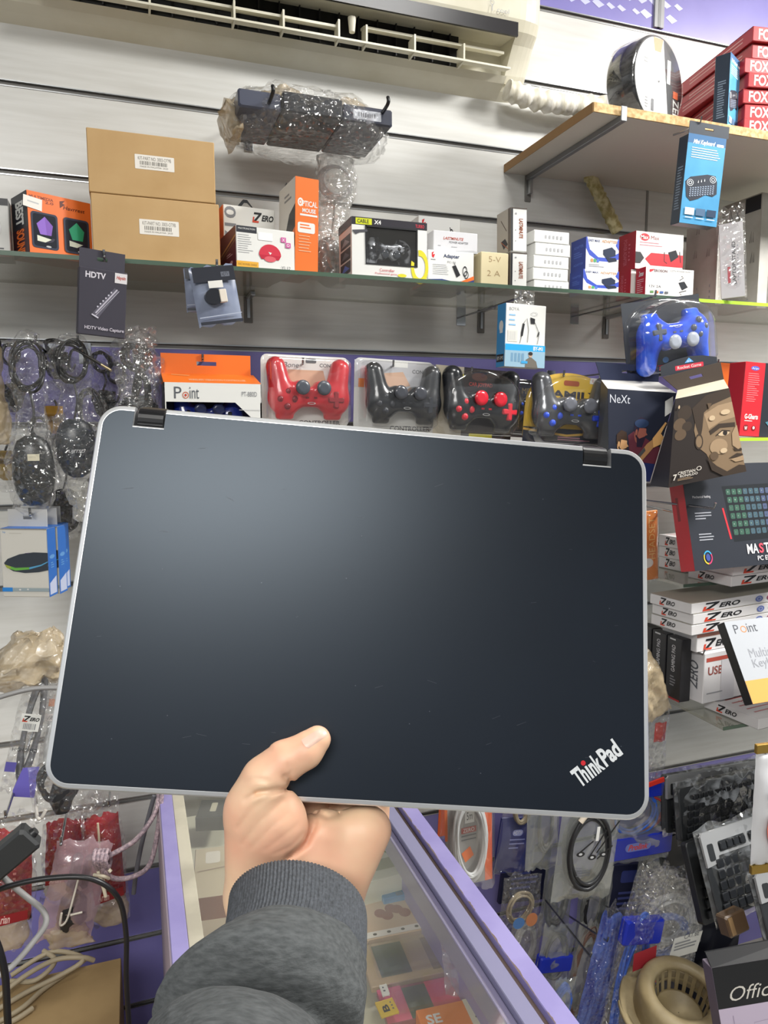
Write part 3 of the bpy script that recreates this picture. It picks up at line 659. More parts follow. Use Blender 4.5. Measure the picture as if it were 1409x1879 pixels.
M, w, h = frame((434, 487), (541, 500), (434, 408), -.235, 7, 0, True, ZG); d = max(.05, dep(M, 407))
b = carton_mesh(w, d, h, WHITE, draw=dict(front=d_xo, left=d_xos)); single(b, 'product_box', 'white and maroon box picturing a red dome speaker', 'box', M)
def d_om(F):
    F.rect(0, 0, 1, 1, OR); F.ell(.22, .26, .12, .045, WHITE); F.text('O', .15, .235, .27, .285, OR, .03); F.text('PTICAL', .3, .24, .95, .30, WHITE, .02); F.text('MOUSE', .3, .32, .88, .365, WHITE, .03); F.rect(.2, .38, .95, .40, WHITE); F.rr(.1, .47, .85, .58, WHITE, .2); F.lines(.2, .49, .78, .55, 2, OR, 3); F.lines(.15, .61, .85, .8, 6, C('#f0b890', .4), 4, .25)
def d_oms(F): F.rect(0, 0, 1, 1, WHITE); F.poly([(.35, .95), (.4, .55), (.65, .35), (1, .28), (1, .72), (.7, .95)], DK); F.poly([(.3, .95), (.7, .6), (1, .52), (1, .58), (.55, .95)], OR); F.lines(.35, .12, .8, .22, 2, GRY)
M, w, h = frame((541, 497), (583, 502), (560, 325), -.22, 6, 0, False); M.translation.z = ZG+.004; d = max(.05, dep(M, 512))
r = thing('mouse_box', 'tall orange optical mouse box leaning on the glass shelf', 'boxed mouse', M)
b = carton_mesh(w, d, h, OR, draw=dict(front=d_om, left=d_oms)); b.build('carton', r)
b = MB(); b.prism([(.002, h), (.014, h), (.008, h+.014)], d*.8, d*.8+.001, DK); b.build('hang_loop', r)

# controller window box: real recess behind a clear window
M, w, h = frame((646, 506), (783, 517), (650, 398), -.24, 0, 0, True, ZG); d = min(.09, max(.05, dep(M, 622)))
r = thing('controller_box', 'white window box with a silver game controller behind its black-framed window', 'boxed controller', M)
x0, x1, z0, z1 = w*.18, w*.865, h*.22, h*.86
b = MB(); b.box(0, 0, 0, x0, .0015, h, WHITE); b.box(x1, 0, 0, w, .0015, h, WHITE); b.box(x0, 0, 0, x1, .0015, z0, WHITE); b.box(x0, 0, z1, x1, .0015, h, WHITE)
b.box(0, .0015, 0, .0015, d, h, WHITE); b.box(w-.0015, .0015, 0, w, d, h, WHITE); b.box(0, .0015, 0, w, d, .0015, WHITE); b.box(0, .0015, h-.0015, w, d, h, DK); b.box(.0015, d*.55, .0015, w-.0015, d*.56, h-.0015, DK); b.box(0, d-.0015, 0, w, d, h, WHITE)
F = box_faces(b, w, d, h); f = F['front']; f.rect(0, 0, 1, .13, C('#2e2c33', .35)); f.rect(.05, .015, .26, .12, C('#c9cf2a', .35)); f.text('CABLE', .07, .035, .22, .1, DK, .02); f.text('X4', .29, .03, .38, .1, WHITE, .03); f.text('TURBO', .84, .04, .96, .1, C('#c03848', .4), .02)
f.ring(.9, .78, .12, .3, C('#d8cf30', .4), .35, -100, 200); f.text('Controller', .36, .85, .56, .9, C('#c03848', .4)); f.text('Professional game pad', .3, .92, .66, .96, C('#c03848', .4)); f.ell(.66, .95, .06, .03, C('#d8cf30', .4))
f.line([(x0/w, 1-z1/h), (x1/w, 1-z1/h), (x1/w, 1-z0/h), (x0/w, 1-z0/h), (x0/w, 1-z1/h-.01)], .03, DK); f.poly([(.0, .23), (.2, .20), (.2, .24), (.1, .26), (.05, .30)], C('#4a4a50', .4))
s = F['left']
for i in range(3): s.rect(.15, .26+i*.23, .9, .46+i*.23, C('#22242c', .3)); s.poly([(.2, .42+i*.23), (.5, .3+i*.23), (.85, .4+i*.23)], C(('#8a8f98', '#5d6470', '#4a6ac0')[i], .3))
s.rect(0, 0, 1, .14, C('#2e2c33', .35)); b.build('carton', r)
b = MB(); b.box(x0-.002, .0016, z0-.002, x1+.002, .002, z1+.002, m_film_c); b.build('window_film', r)
WINCTRL = (r, w, d, h)

AD = C('#2f3f78', .4)
def d_adapter(F, top=True):
    F.poly([(.08, .08), (.13, .05), (.10, .14), (.15, .12), (.12, .24), (.08, .2)], RED); F.rect(.06, .27, .16, .30, GRY)
    F.text('Adapter', .33, .1, .68, .24, C('#3a4668', .4), .02); F.text('FC-36', .42, .3, .6, .36, GRY); F.lines(.1, .42, .45, .75, 6, C('#b0b2b6', .5), 5, .25)
    F.poly([(.52, .45), (.60, .42), (.70, .7), (.62, .78)], DK); F.ring(.8, .58, .05, .16, DK, .25); F.ring(.83, .68, .05, .12, DK, .25); F.line([(.6, .45), (.56, .36)], .02, DK)
    F.poly([(0, .88), (.3, .85), (.6, .92), (1, .80), (1, 1), (0, 1)], AD); F.poly([(.7, .9), (1, .7), (1, .82), (.8, .92)], OR)
def d_adapter_s(F): F.rect(0, .9, 1, 1, OR); F.ring(.5, .35, .3, .12, LG, .2)
WB = C('#dfdfdc', .35)
M, w, h = frame((768, 480), (845, 487), (766, 405), -.12, 0, 0, True, ZG); single(carton_mesh(w, .055, h, WB, draw=dict(front=d_adapter)), 'adapter_box', 'white adapter box at the back, carrying the topmost adapter box', 'boxed adapter', M)
M2, w2, h2 = frame((768, 404), (845, 412), (764, 337), -.12, 0, 0, True); d = max(.03, dep(M2, 750)); M2.translation.z = ZG+h+.001
def d_at(F):
    F.poly([(.08, .12), (.14, .08), (.11, .2), (.17, .17), (.13, .36), (.08, .3)], RED); F.lines(.06, .42, .25, .55, 2, LG); F.ring(.78, .48, .05, .18, DK, .2); F.ring(.81, .62, .05, .14, DK, .2); F.line([(.76, .35), (.74, .26)], .02, DK)
    F.poly([(0, .86), (.4, .86), (1, .75), (1, 1), (0, 1)], AD); F.poly([(.75, .85), (1, .62), (1, .78)], OR); F.text('T Power', .52, .9, .78, .97, WHITE)
single(carton_mesh(w2, d, h2, WB, draw=dict(front=d_at, left=d_adapter_s)), 'adapter_box', 'topmost white adapter box standing highest among the adapter boxes', 'boxed adapter', M2)
M, w, h = frame((785, 515), (869, 520), (787, 453), -.215, 0, 0, True, ZG)
single(carton_mesh(w, .085, h, WB, dict(), dict(front=d_adapter, left=d_adapter_s)), 'adapter_box', 'white adapter box marked Adapter standing at the shelf front', 'boxed adapter', M)
def d_amid(F): F.text('LASTMINUTE', .22, .28, .68, .42, C('#b0503c', .4), .02, .3); F.text('POWER ADAPTER', .35, .48, .78, .58, C('#4a4a50', .4), 0, .3); F.lines(.1, .72, .2, .76, 1, GRY); F.lines(.4, .74, .6, .78, 1, GRY); F.rect(.55, .94, 1, 1, C('#8a8a90', .3)); F.poly([(.5, .94), (.9, .86), (1, .9), (1, 1), (.5, 1)], C('#b9babd', .2))
M2, w2, h2 = frame((795, 449), (876, 457), (797, 411), -.205, 0, 0, True); M2.translation.z = ZG+h+.001; d = max(.03, min(.08, dep(M2, 783)))
single(carton_mesh(w2, d, h2, C('#cfcfd2', .3), draw=dict(front=d_amid)), 'adapter_box', 'small white box lying on top of the front adapter box', 'boxed adapter', M2)
def d_5v(F): 
    K = C('#a88f68', .5); F.text('5-V', .28, .12, .72, .28, K, -.01); F.text('2 A', .22, .52, .70, .68, K, -.01); F.text('1.50', .3, .9, .7, .97, K, -.01)
M, w, h = frame((882, 521), (932, 526), (882, 456), -.215, 0, 0, True, ZG); single(carton_mesh(w, .08, h, C('#d8cba4', .7), draw=dict(front=d_5v)), 'handwritten_box', 'cream cardboard box with handwritten 5 V 2 A', 'box', M)
def d_long(F): F.rect(0, 0, .12, 1, DK); F.rect(.0, 0, 1, .03, C('#4a4038', .5)); F.text('LASTMINUTE', .5, .25, .75, .70, C('#8a4a2c', .4), .03, 0, -90); F.lines(.25, .12, .4, .2, 1, GRY); F.lines(.25, .5, .35, .56, 1, GRY); F.lines(.25, .75, .35, .8, 1, GRY)
def d_longs(F): F.rect(0, 0, 1, 1, C('#b8b2a8', .5)); F.rect(.8, 0, 1, 1, C('#6a625a', .5)); F.line([(.3, .2), (.7, .5)], .02, C('#4a3020', .5)); F.poly([(.3, .7), (.6, .66), (.8, .82), (.5, .9)], C('#2a2a2e', .4)); F.line([(.3, .7), (.8, .92)], .02, C('#b0603c', .4))
M, w, h = frame((936, 527), (966, 530), (940, 459), -.21, 0, 0, True, ZG); single(carton_mesh(w, .08, h, WB, draw=dict(front=d_long, left=d_longs)), 'slim_box', 'narrow white box standing on the shelf between the cream box and the white stack', 'box', M)
M2, w2, h2 = frame((936, 455), (965, 457), (927, 372), -.205, 0, 0, False); M2.translation.z = ZG+h+.0035; M2.translation.x += .002; d = max(.03, dep(M2, 912))
single(carton_mesh(w2, d, h2*.98, WB, draw=dict(front=d_long, left=d_longs)), 'slim_box', 'narrow white box tilted on top of another narrow box', 'box', M2)
def d_stk(F): 
    for i in range(5): F.rr(.30+i*.11, .38, .35+i*.11, .66, C('#a2a3a6', .5), .2)
    F.rect(0, .95, 1, 1, C('#b9b9b4', .5))
M, w, h = frame((978, 531), (1042, 536), (979, 416), -.20, 0, 0, True, ZG); d = max(.04, min(.09, dep(M, 966))); hh = h/5
for i in range(5):
    M2 = M.copy(); M2.translation.z = ZG+i*hh; M2.translation.x += (.002, -.001, 0, .003, 0)[i]
    single(carton_mesh(w, d, hh-.0006, WB, draw=dict(front=d_stk)), 'white_box', 'low plain white box, '+['bottom one', 'second from the bottom', 'middle one', 'second from the top', 'top one'][i]+' of the stack of five', 'box', M2, 'stack of five plain white boxes')
m_bl = C('#233a8e', .4)
def d_easy(F):
    F.rect(0, 0, 1, 1, C('#e0e0de', .4)); F.poly([(0, 0), (.05, .0), (.12, .35), (.4, .62), (1, .78), (1, 1), (0, 1)], C('#dcdce0', .4))
    F.poly([(0, 0), (.03, 0), (.12, .38), (.38, .6), (.38, .72), (.1, .55), (0, .35)], BLU); F.poly([(.38, .6), (.7, .6), (1, .42), (1, .62), (.75, .72), (.38, .72)], BLU); F.poly([(1, 0), (.97, .0), (.9, .2), (1, .35)], BLU)
    F.text('EASY MAX', .07, .06, .42, .14, C('#4f5a86', .4), .02); F.text('ADAPTER', .47, .05, .95, .14, C('#c9a080', .4), .03)
    F.poly([(.52, .36), (.78, .26), (.90, .36), (.9, .52), (.62, .62), (.52, .5)], C('#222c44', .3)); F.poly([(.6, .6), (.9, .58), (.95, .68), (.7, .74)], C('#1e2638', .3))
    for i, c_ in enumerate(('#c08a4a', '#3a9a5a', '#3a6ac0')): F.rect(.15+i*.09, .66+.0*i, .22+i*.09, .76, C(c_, .4))
    F.lines(.1, .82, .6, .92, 2, LG)
def d_easys(F): F.rect(0, 0, 1, 1, m_bl); F.text('ADAPTER', .2, .2, .85, .28, C('#5a76c8', .4)); F.lines(.2, .4, .8, .6, 3, C('#4a66b8', .4)); F.text('ADAPTER', .2, .75, .85, .82, C('#5a76c8', .4))
M, w, h = frame((1069, 534), (1134, 540), (1069, 488), -.21, 0, 0, True, ZG); d = max(.05, min(.12, dep(M, 1046)))
single(carton_mesh(w, d, h, m_bl, draw=dict(front=d_easy, left=d_easys)), 'adapter_box', 'blue and white adapter box, lower of the blue pair', 'boxed adapter', M)
M2, w2, h2 = frame((1074, 487), (1134, 492), (1075, 427), -.205, 0, 0, True); M2.translation.z = ZG+h+.001; d = max(.05, min(.12, dep(M2, 1047)))
single(carton_mesh(w2, d, h2, m_bl, draw=dict(front=d_easy, left=d_easys)), 'adapter_box', 'blue and white adapter box, upper of the blue pair', 'boxed adapter', M2)
m_rd = C('#b5222e', .4)
def d_max(F):
    F.ell(.18, .15, .10, .10, C('#c8303c', .35)); F.text('Max', .1, .1, .26, .2, WHITE, .02); F.text('Max', .31, .1, .48, .2, C('#8a3038', .4)); F.lines(.08, .28, .65, .42, 2, C('#c08088', .4), 3, .3)
    F.poly([(.2, .72), (.32, .55), (1, .55), (1, .88), (.32, .88)], C('#c22a34', .35)); F.poly([(0, .55), (.1, .55), (.18, .7), (.1, .85), (0, .85)], DK)
    F.poly([(.68, .5), (.84, .42), (.9, .6), (.74, .76)], C('#26282e', .3)); F.line([(.6, .5), (.6, .75), (.66, .8)], .02, DK); F.line([(.92, .45), (.95, .75)], .02, DK); F.lines(.6, .93, .95, .97, 1, C('#c08088', .4))
def d_maxs(F): F.rect(0, 0, 1, 1, m_rd); F.text('POWER ADAPTER', .3, .15, .5, .85, C('#d87078', .4), 0, 0, -90); F.lines(.6, .3, .7, .8, 5, C('#d87078', .4), 2, .4)
M, w, h = frame((1156, 536), (1205, 541), (1157, 483), -.20, 0, 0, True, ZG); d = max(.05, min(.12, dep(M, 1136))); w = w*1.75
single(carton_mesh(w, d, h, m_rd, dict(front=C('#d0ccc8', .4)), dict(left=d_maxs)), 'power_supply_box', 'red sided power supply box under the upper red and white box', 'boxed power supply', M)
M2, w2, h2 = frame((1165, 481), (1252, 490), (1166, 411), -.205, 0, 0, True); M2.translation.z = ZG+h+.001; d = max(.05, min(.14, dep(M2, 1134)))
single(carton_mesh(w2, d, h2, m_rd, dict(front=C('#e2deda', .4)), dict(front=d_max, left=d_maxs)), 'power_supply_box', 'red and white power supply box on top with a red oval logo', 'boxed power supply', M2)
def d_zon(F):
    F.poly([(.08, .08), (.18, .06), (.15, .12), (.1, .18), (.07, .16)], RED); F.text('EROSON', .17, .07, .44, .16, C('#5a3038', .4), .03); F.text('CCTV POWER SUPPLY', .5, .06, .97, .11, C('#77797c', .4)); F.text('12V 2A', .08, .62, .32, .7, MG)
    F.poly([(.68, .48), (.8, .42), (.88, .62), (.76, .74)], C('#2a2c32', .3)); F.line([(.7, .4), (.78, .3), (.74, .24)], .025, DK); F.line([(.75, .9), (.7, .82), (.85, .74)], .025, DK)
    for i, c_ in enumerate(('#5a8a4a', '#c0703a', '#3a5a9a', '#5a5d62')): F.rect(.1+i*.1, .82, .17+i*.1, .9, C(c_, .4))
def d_zons(F): F.rect(0, 0, 1, 1, m_rd); F.text('Zeroson', .3, .12, .8, .3, WHITE, .03, .3, 0); F.lines(.15, .4, .85, .9, 7, C('#d8a0a0', .4), 2, .4)
M, w, h = frame((1183, 540), (1271, 545), (1185, 487), -.238, 0, 0, True, ZG); d = min(.05, max(.025, dep(M, 1160)))
M = M.copy(); single(carton_mesh(w, .032, h, m_rd, dict(front=C('#e2deda', .4)), dict(front=d_zon, left=d_zons)), 'power_supply_box', 'white fronted 12V 2A power supply box at the shelf front', 'boxed power supply', M)
# laptop stand boxes
m_gc = mat('grey_white_card', '#b4b1ab', .6, kind='noise', col2='#a6a29a', scale=12)
def scrib(F, us):
    for u, v in us: F.line([(u-.03, v+.05), (u, v-.05), (u+.015, v+.05), (u+.05, v-.04), (u+.055, v+.05)], .008, C('#55524e', .5))
def d_ls1(F): F.rect(0, 0, 1, 1, m_gc); scrib(F, ((.35, .06), (.30, .34), (.68, .05), (.7, .36))); F.lines(.4, .75, .44, .95, 3, GRY); F.lines(.8, .75, .84, .95, 3, GRY)
def d_ls2(F):
    F.rect(0, 0, 1, 1, m_gc); F.rect(.6, .01, .98, .14, C('#26272d', .3)); F.line([(.2, .05), (.32, .2), (.5, .05), (.42, .2), (.2, .15), (.3, .02), (.5, .2)], .01, C('#26272b', .4)); scrib(F, ((.78, .36), (.82, .54))); F.lines(.75, .9, .8, .98, 3, GRY)
def d_ls3(F): F.rect(0, 0, 1, 1, C('#c6c4c6', .4)); F.text('LAPTOP STAND', .5, .25, .66, .82, C('#3a3a40', .4), .02, 0, 90); F.rect(.3, .58, .42, .80, C('#b8404c', .4)); F.lines(.72, .3, .78, .8, 12, C('#a0a0a6', .4), 2, .5)
def sideface(name, label, pl, pr, pt, X, front_w, drawfn, front_m):
    """box seen mostly from its left side: pl/pr are the bottom back/front corners of that side, pt its top front corner"""
    def hit(p): r_ = ray(*p); return Vector(CAM+r_*(X/r_[0]))
    A, B_, T = hit(pl), hit(pr), hit(pt); M = at(X, B_.y, ZG); d_ = A.y-B_.y; h_ = T.z-ZG
    single(carton_mesh(front_w, d_, h_, m_gc, dict(front=front_m), dict(left=drawfn)), name, label, 'boxed laptop stand', M); return d_, h_
print('side', sideface('laptop_stand_box', 'grey white laptop stand box with marker scribbles, left of the tall one', (1255, 545), (1312, 551), (1308, 404), PY(1262, 545, -.10).x, .02, d_ls1, m_gc))
print('side', sideface('laptop_stand_box', 'tall grey white laptop stand box with a black square near its top', (1318, 545), (1388, 560), (1374, 362), PY(1322, 545, -.06).x, .03, d_ls2, m_gc))
# flat packed stand in a clear sleeve leaning in front of them
M, w, h = frame((1322, 552), (1369, 546), (1298, 400), -.243, -38, 0, False)
t = thing('laptop_stand_pack', 'laptop stand pack with red square in a clear sleeve leaning in front', 'boxed laptop stand', M)
b = MB(); b.box(.002, .001, .004, w-.002, .009, h*.9, C('#c6c4c6', .4), .001); F = Face(b, (.002, .001, h*.9), (1, 0, 0), (0, 0, -1), w-.004, h*.9-.004, (0, -1, 0)); d_ls3(F); b.build('carton', t)
b = MB(); bag(w+.006, h+.02, .016, m_film, 4, .002, 20, 14, -.003, .005, 0, mb=b); b.build('plastic_sleeve', t)
# crumpled bag with a cable coil and a dark plug standing behind the boxes
q = PY(622, 505, -.13); tp = PY(632, 288, -.10)
t = thing('wrapped_mouse', 'tall crumpled clear bag with a coiled cable standing behind the orange mouse box', 'wrapped mouse', at(q.x, -.10, ZG+.002)); Ht = tp.z-ZG
b = MB()
for i in range(5): b.tube([(.028*math.cos(a*math.pi/5+i*.3)*(1+.08*i)+.004, .004*i-.008, Ht*.80+.026*math.sin(a*math.pi/5+i*.3)*(1+.08*i)) for a in range(10)], .0022, C('#b9b9bb', .35), 6, closed=True, sub=3)
b.tube([(0, -.004, Ht*.66), (-.006, -.006, Ht*.45), (-.014, 0, Ht*.3)], .0022, m_blackwire, 6, sub=4); b.build('cable', t)
b = MB(); b.loft([[(-.014+.028*s*math.cos(2*math.pi*k/20), .018*s*math.sin(2*math.pi*k/20), z) for k in range(20)] for s, z in ((.3, .002), (.8, .01), (1, .04), (.95, .07), (.7, .092), (.2, .10))], C('#3a3d42', .25), True, True); b.build('mouse', t)
for i in range(2):
    b = MB(); rr_ = [(0, 0, .0, .02, .012), (-.008, 0, .02, .036, .022), (-.008, 0, Ht*.3, .040, .024), (-.004, 0, Ht*.5, .030, .018), (.004, 0, Ht*.68, .036, .02), (.006, 0, Ht*.85, .042, .02), (.004, 0, Ht*.98, .038, .014), (0, 0, Ht, .02, .008)]
    b.loft([], m_film) if False else None
    R_ = [[(x+rx*math.cos(2*math.pi*k/40)*(1+.25*noise.noise(Vector((math.cos(2*math.pi*k/40)*3, z*40+i*9, math.sin(2*math.pi*k/40)*3)))), y+ry*math.sin(2*math.pi*k/40), z) for k in range(40)] for x, y, z, rx, ry in [tuple(rr_[int(s)][c]+(rr_[min(int(s)+1, 7)][c]-rr_[int(s)][c])*(s-int(s)) for c in range(5)) for s in [j*.25 for j in range(29)]]]
    b.loft(R_, m_film if i else m_film_b, True, True); b.build('plastic_wrap', t)

# ================================================================ HOOKS
HK = []
def hook(px, py, Y, label, name='display_hook', z0=None):
    """wire hook from a wall groove out to the tip at the given pixel and depth"""
    tip = PY(px, py, Y); L = -tip.y
    t = thing(name, label, 'hook', Matrix.Translation((tip.x, 0, tip.z+(z0 or 0)))); b = MB()
    b.tube([(0, 0, 0), (0, -L*.5, -.001-(z0 or 0)*.5), (0, -L+.012, -(z0 or 0)), (0, -L+.002, .003-(z0 or 0)), (0, -L, .012-(z0 or 0))], .0022, m_wire, 8, sub=4); b.build('wire', t)
    b = MB(); b.box(-.012, -.002, -.02, .012, .001, .022, m_chrome, .0005); b.build('wall_plate', t); return t

# ================================================================ GAME CONTROLLERS
def _ctrl_sdf(p):
    q = p.copy(); q[:, 0] = np.abs(q[:, 0])
    d = s_ell(q, (.30, 0, -.02), (.205, .11, .20)); d = s_min(d, s_box(q, (0, .0, .01), (.30, .085, .12), .06), .06)
    d = s_min(d, s_cap(q, (.335, .02, .02), (.40, .05, .36), .15, .118), .07); d = s_min(d, s_cap(q, (.13, -.03, .115), (.13, .03, .115), .09, .09), .04)
    d = s_min(d, s_box(q, (.30, .035, -.19), (.11, .05, .07), .04), .03); return d
_CV, _CF = isosurface(_ctrl_sdf, (-.6, -.2, -.35), (.6, .25, .6), .021)
def controller(parent, c, W, body, btn, stick, dpad, up=True, roll=0, extra=None):
    """gamepad, grips pointing up as packed (up) or down; parts under the pack"""
    S = Matrix.Translation(c)@Matrix.Rotation(rad(roll), 4, 'Y')@Matrix.Scale(W, 4)
    if not up: S = S@Matrix.Rotation(math.pi, 4, 'Y')
    b = MB(); b.add([tuple(v) for v in _CV], [tuple(int(i) for i in f) for f in _CF], body, True, S)
    F = Face(b, (-.5, -.112, .5), (1, 0, 0), (0, 0, -1), 1, 1, (0, -1, 0)); s0 = len(b.v)
    o = b.build('gamepad', parent)
    for sx in (-1, 1):
        b = MB(); b.cyl((sx*.13, -.10, .115), (sx*.13, -.16, .115), .035, .035, stick, 14, M=S); b.tube([(sx*.13, -.15, .115), (sx*.13, -.165, .115), (sx*.13, -.185, .115), (sx*.13, -.186, .115)], [.06, .088, .084, .04], stick, 18, M=S); b.build('thumbstick', o)
    for i, (dx, dz) in enumerate(((.075, 0), (-.075, 0), (0, .075), (0, -.075))):
        b = MB(); b.ball((-.30+dx*1.12, -.105, -.02+dz*1.12), .042, .038, .042, btn, 12, M=S); b.build('button', o)
    b = MB(); b.box(.30-.10, -.14, -.02-.033, .30+.10, -.09, -.02+.033, dpad, .012, M=S); b.box(.30-.033, -.1395, -.02-.10, .30+.033, -.09, -.02+.10, dpad, .012, M=S); b.build('direction_pad', o)
    b = MB(); b.box(-.07, -.09, -.01, -.03, -.082, .01, btn, M=S); b.box(.03, -.09, -.01, .07, -.082, .01, btn, M=S); b.ring_ = 0
    for k in range(16):
        a0, a1 = rad(k*22.5), rad(k*22.5+22.5); b.add([(.05*math.cos(a0), -.0885, -.065+.014*math.sin(a0)), (.05*math.cos(a1), -.0885, -.065+.014*math.sin(a1)), (.04*math.cos(a1), -.0885, -.065+.009*math.sin(a1)), (.04*math.cos(a0), -.0885, -.065+.009*math.sin(a0))], [(0, 1, 2, 3)], C('#c9c9c9', .4), M=S)
    b.build('centre_buttons', o); return o
m_redp = mat('red_plastic', '#c22a33', .28, coat=.3); m_blkp = mat('black_plastic', '#202226', .25, coat=.3); m_silp = mat('gunmetal_plastic', '#5a5c60', .22, .4, coat=.4); m_bluep = mat('clear_blue_plastic', '#1f45c8', .12, coat=.6, kind='noise', col2='#3a66e0', scale=25)
m_dkstick = C('#26272b', .4)
def arch(w, h, n=16, top=.5, r=.02):
    """outline with a rounded-arch top"""
    P = [(w-r, 0), (w, r)]+[(w/2+w/2*math.cos(rad(a)), h*(1-top)+h*top*math.sin(rad(a))**.75) for a in [180*k/n for k in range(n+1)]]+[(0, r), (r, 0)]
    return P
def pack(name, label, bl, br, tl, Y, card, draw, body, btn, stick, dpad, cu=.5, cv=.5, cw=.8, up=True, yaw=0, pitch=0, archtop=0, roll=0, depth=.048, group=None):
    M, w, h = frame(bl, br, tl, Y, yaw, pitch); t = thing(name, label, 'packaged controller', M)
    ol = arch(w, h, top=archtop) if archtop else rrect(0, 0, w, h, .012, 4)
    if archtop: ol = ol[::1]
    b = MB(); b.prism(ol, 0, .001, card); F = Face(b, (0, 0, h), (1, 0, 0), (0, 0, -1), w, h, (0, -1, 0)); draw(F); b.build('backing_card', t)
    b = MB(); D = depth
    L = [(1, -.001), (.93, -.0015), (.915, -.006), (.90, -D*.75), (.87, -D*.95), (.80, -D), (.4, -D*1.04), (.02, -D*1.05)]
    dome(b, ol, w/2, h*.5, L, m_film_c); o = b.build('blister', t, label='clear plastic blister')
    controller(t, (w*cu, -D*.5, h*(1-cv)), w*cw, body, btn, stick, dpad, up, roll); return t, w, h
def c_red(F):
    F.text('Bone', .25, .10, .42, .17, C('#6a6a6e', .4), 0, .2); F.text('CONTROL', .66, .10, .93, .15, C('#6a6a6e', .4), .01); F.rr(.5, .04, .62, .1, MG, .3); F.poly([(.3, .2), (.7, .2), (.75, .45), (.25, .45)], C('#cfa88c', .5))
    F.text('CONTROLLER', .42, .91, .9, .97, C('#5a5a5e', .4), .02)
pack('controller_pack', 'red game controller in clear blister pack beside the orange and white box', (479, 782), (639, 784), (470, 648), -.215, WHITE, c_red, m_redp, C('#7d2028', .3), C('#4c5058', .3), C('#8c2a30', .3), .5, .60, .90, yaw=4)
def c_blk(F):
    F.rect(0, .03, 1, .4, C('#b8b8bc', .4)); F.rect(.05, .28, .12, .4, C('#d8854a', .4)); F.rect(.48, .02, .66, .1, WHITE); F.text('CONT', .72, .12, .9, .17, MG, .01); F.poly([(.3, .2), (.6, .16), (.7, .35), (.4, .4)], C('#c8a48c', .5)); F.text('CONTROLLER', .45, .92, .97, .985, C('#5a5a5e', .4), .02)
pack('controller_pack', 'plain black game controller in blister pack on a white card', (648, 790), (792, 794), (650, 655), -.225, C('#cfcfcc', .4), c_blk, m_blkp, C('#3a3c42', .25), C('#44464c', .2), C('#2c2e34', .25), .56, .60, .92, yaw=6)
def c_br(F):
    F.rect(0, 0, .35, 1, C('#b3aa98', .5)); F.rect(.26, .10, .42, .2, C('#d8cf2a', .4)); F.text('1.5', .3, .12, .4, .18, DK); F.rect(.35, 0, 1, 1, C('#2a2326', .4)); F.text('CAR JOYPAD', .42, .2, .72, .27, C('#b04038', .4), .02); F.ell(.55, .12, .1, .06, C('#5d3a34', .4)); F.rect(.45, .93, .75, 1, C('#d8cf2a', .4))
pack('controller_pack', 'black game controller with bright red buttons and thumbsticks in blister pack', (793, 801), (936, 808), (793, 668), -.225, DK, c_br, m_blkp, C('#d8303e', .2), C('#c92a38', .2), C('#d8303e', .2), .53, .58, .92, archtop=.45, yaw=6)
def c_si(F):
    F.ell(.5, .5, .5, .5, C('#d8b23a', .45), 30); F.rect(.0, .75, 1, 1, C('#2a2c38', .35)); F.text('FAMILY', .22, .24, .85, .34, C('#2a2630', .4), .04); F.rr(.42, .1, .6, .17, C('#a8502c', .4), .4); F.rr(.72, .04, .9, .12, WHITE, .1); F.text('150', .75, .055, .87, .10, C('#c05038', .4)); F.line([(0, .78), (.5, .84), (1, .76)], .03, C('#c9a04a', .4)); F.lines(.4, .86, .8, .92, 2, C('#b07a8a', .4))
pack('controller_pack', 'gunmetal controller with blue buttons in a yellow-carded blister pack', (957, 816), (1114, 826), (953, 676), -.24, C('#c9a640', .45), c_si, m_silp, C('#3a5ad8', .2), C('#6a6c74', .15), C('#2a48c8', .2), .48, .57, .88, archtop=.5, yaw=-4)
# more dark packs behind them
def c_dk(F): F.rect(.1, .1, .9, .3, C('#2c3040', .4)); F.text('GAME PAD', .2, .15, .8, .25, C('#8a7a5a', .4))
pack('controller_pack', 'dark controller pack mostly hidden behind the yellow-carded one', (915, 800), (1010, 806), (908, 690), -.10, DK, c_dk, m_blkp, C('#2244aa', .2), m_dkstick, m_blkp, .5, .5, .8, yaw=6, depth=.03)
def c_blue(F):
    F.rect(0, 0, 1, .98, C('#3a3d42', .3)); F.poly([(.1, 1), (.12, .84), (.5, .72), (.95, .78), (1, 1)], C('#33363c', .3)); F.rr(.3, .86, .7, .93, C('#c03444', .3), .2); F.text('Rocket Game', .33, .875, .67, .915, WHITE); F.ell(.5, .8, .04, .04, C('#5a9ad8', .3))
t, w, h = pack('controller_pack', 'clear blue game controller in blister pack hanging from the glass shelf', (1152, 700), (1292, 676), (1122, 560), -.30, C('#45484d', .3), c_blue, m_bluep, C('#5a5f6a', .15), C('#aab0bc', .12), C('#5a5f6a', .15), .5, .46, .86, up=False, archtop=.45, depth=.06, roll=0)
b = MB(); F = Face(b, (w*.16, -.064, h*.21), (1, 0, 0), (0, 0, -1), w*.72, h*.2, (0, -1, 0)); F.poly([(0, 1), (0, .35), (.25, .1), (.5, 0), (.75, .1), (1, .35), (1, 1)], C('#33363c', .3)); F.rr(.25, .5, .75, .8, C('#c03444', .3), .2); F.text('Rocket Game', .29, .55, .71, .74, WHITE); F.poly([(.42, .4), (.5, .1), (.58, .4)], C('#5a9ad8', .3)); F.text('XY', .46, .25, .54, .38, WHITE); b.build('card_insert', t)
hook(1203, 543, -.30, 'hook at the glass shelf front holding the blue controller pack')
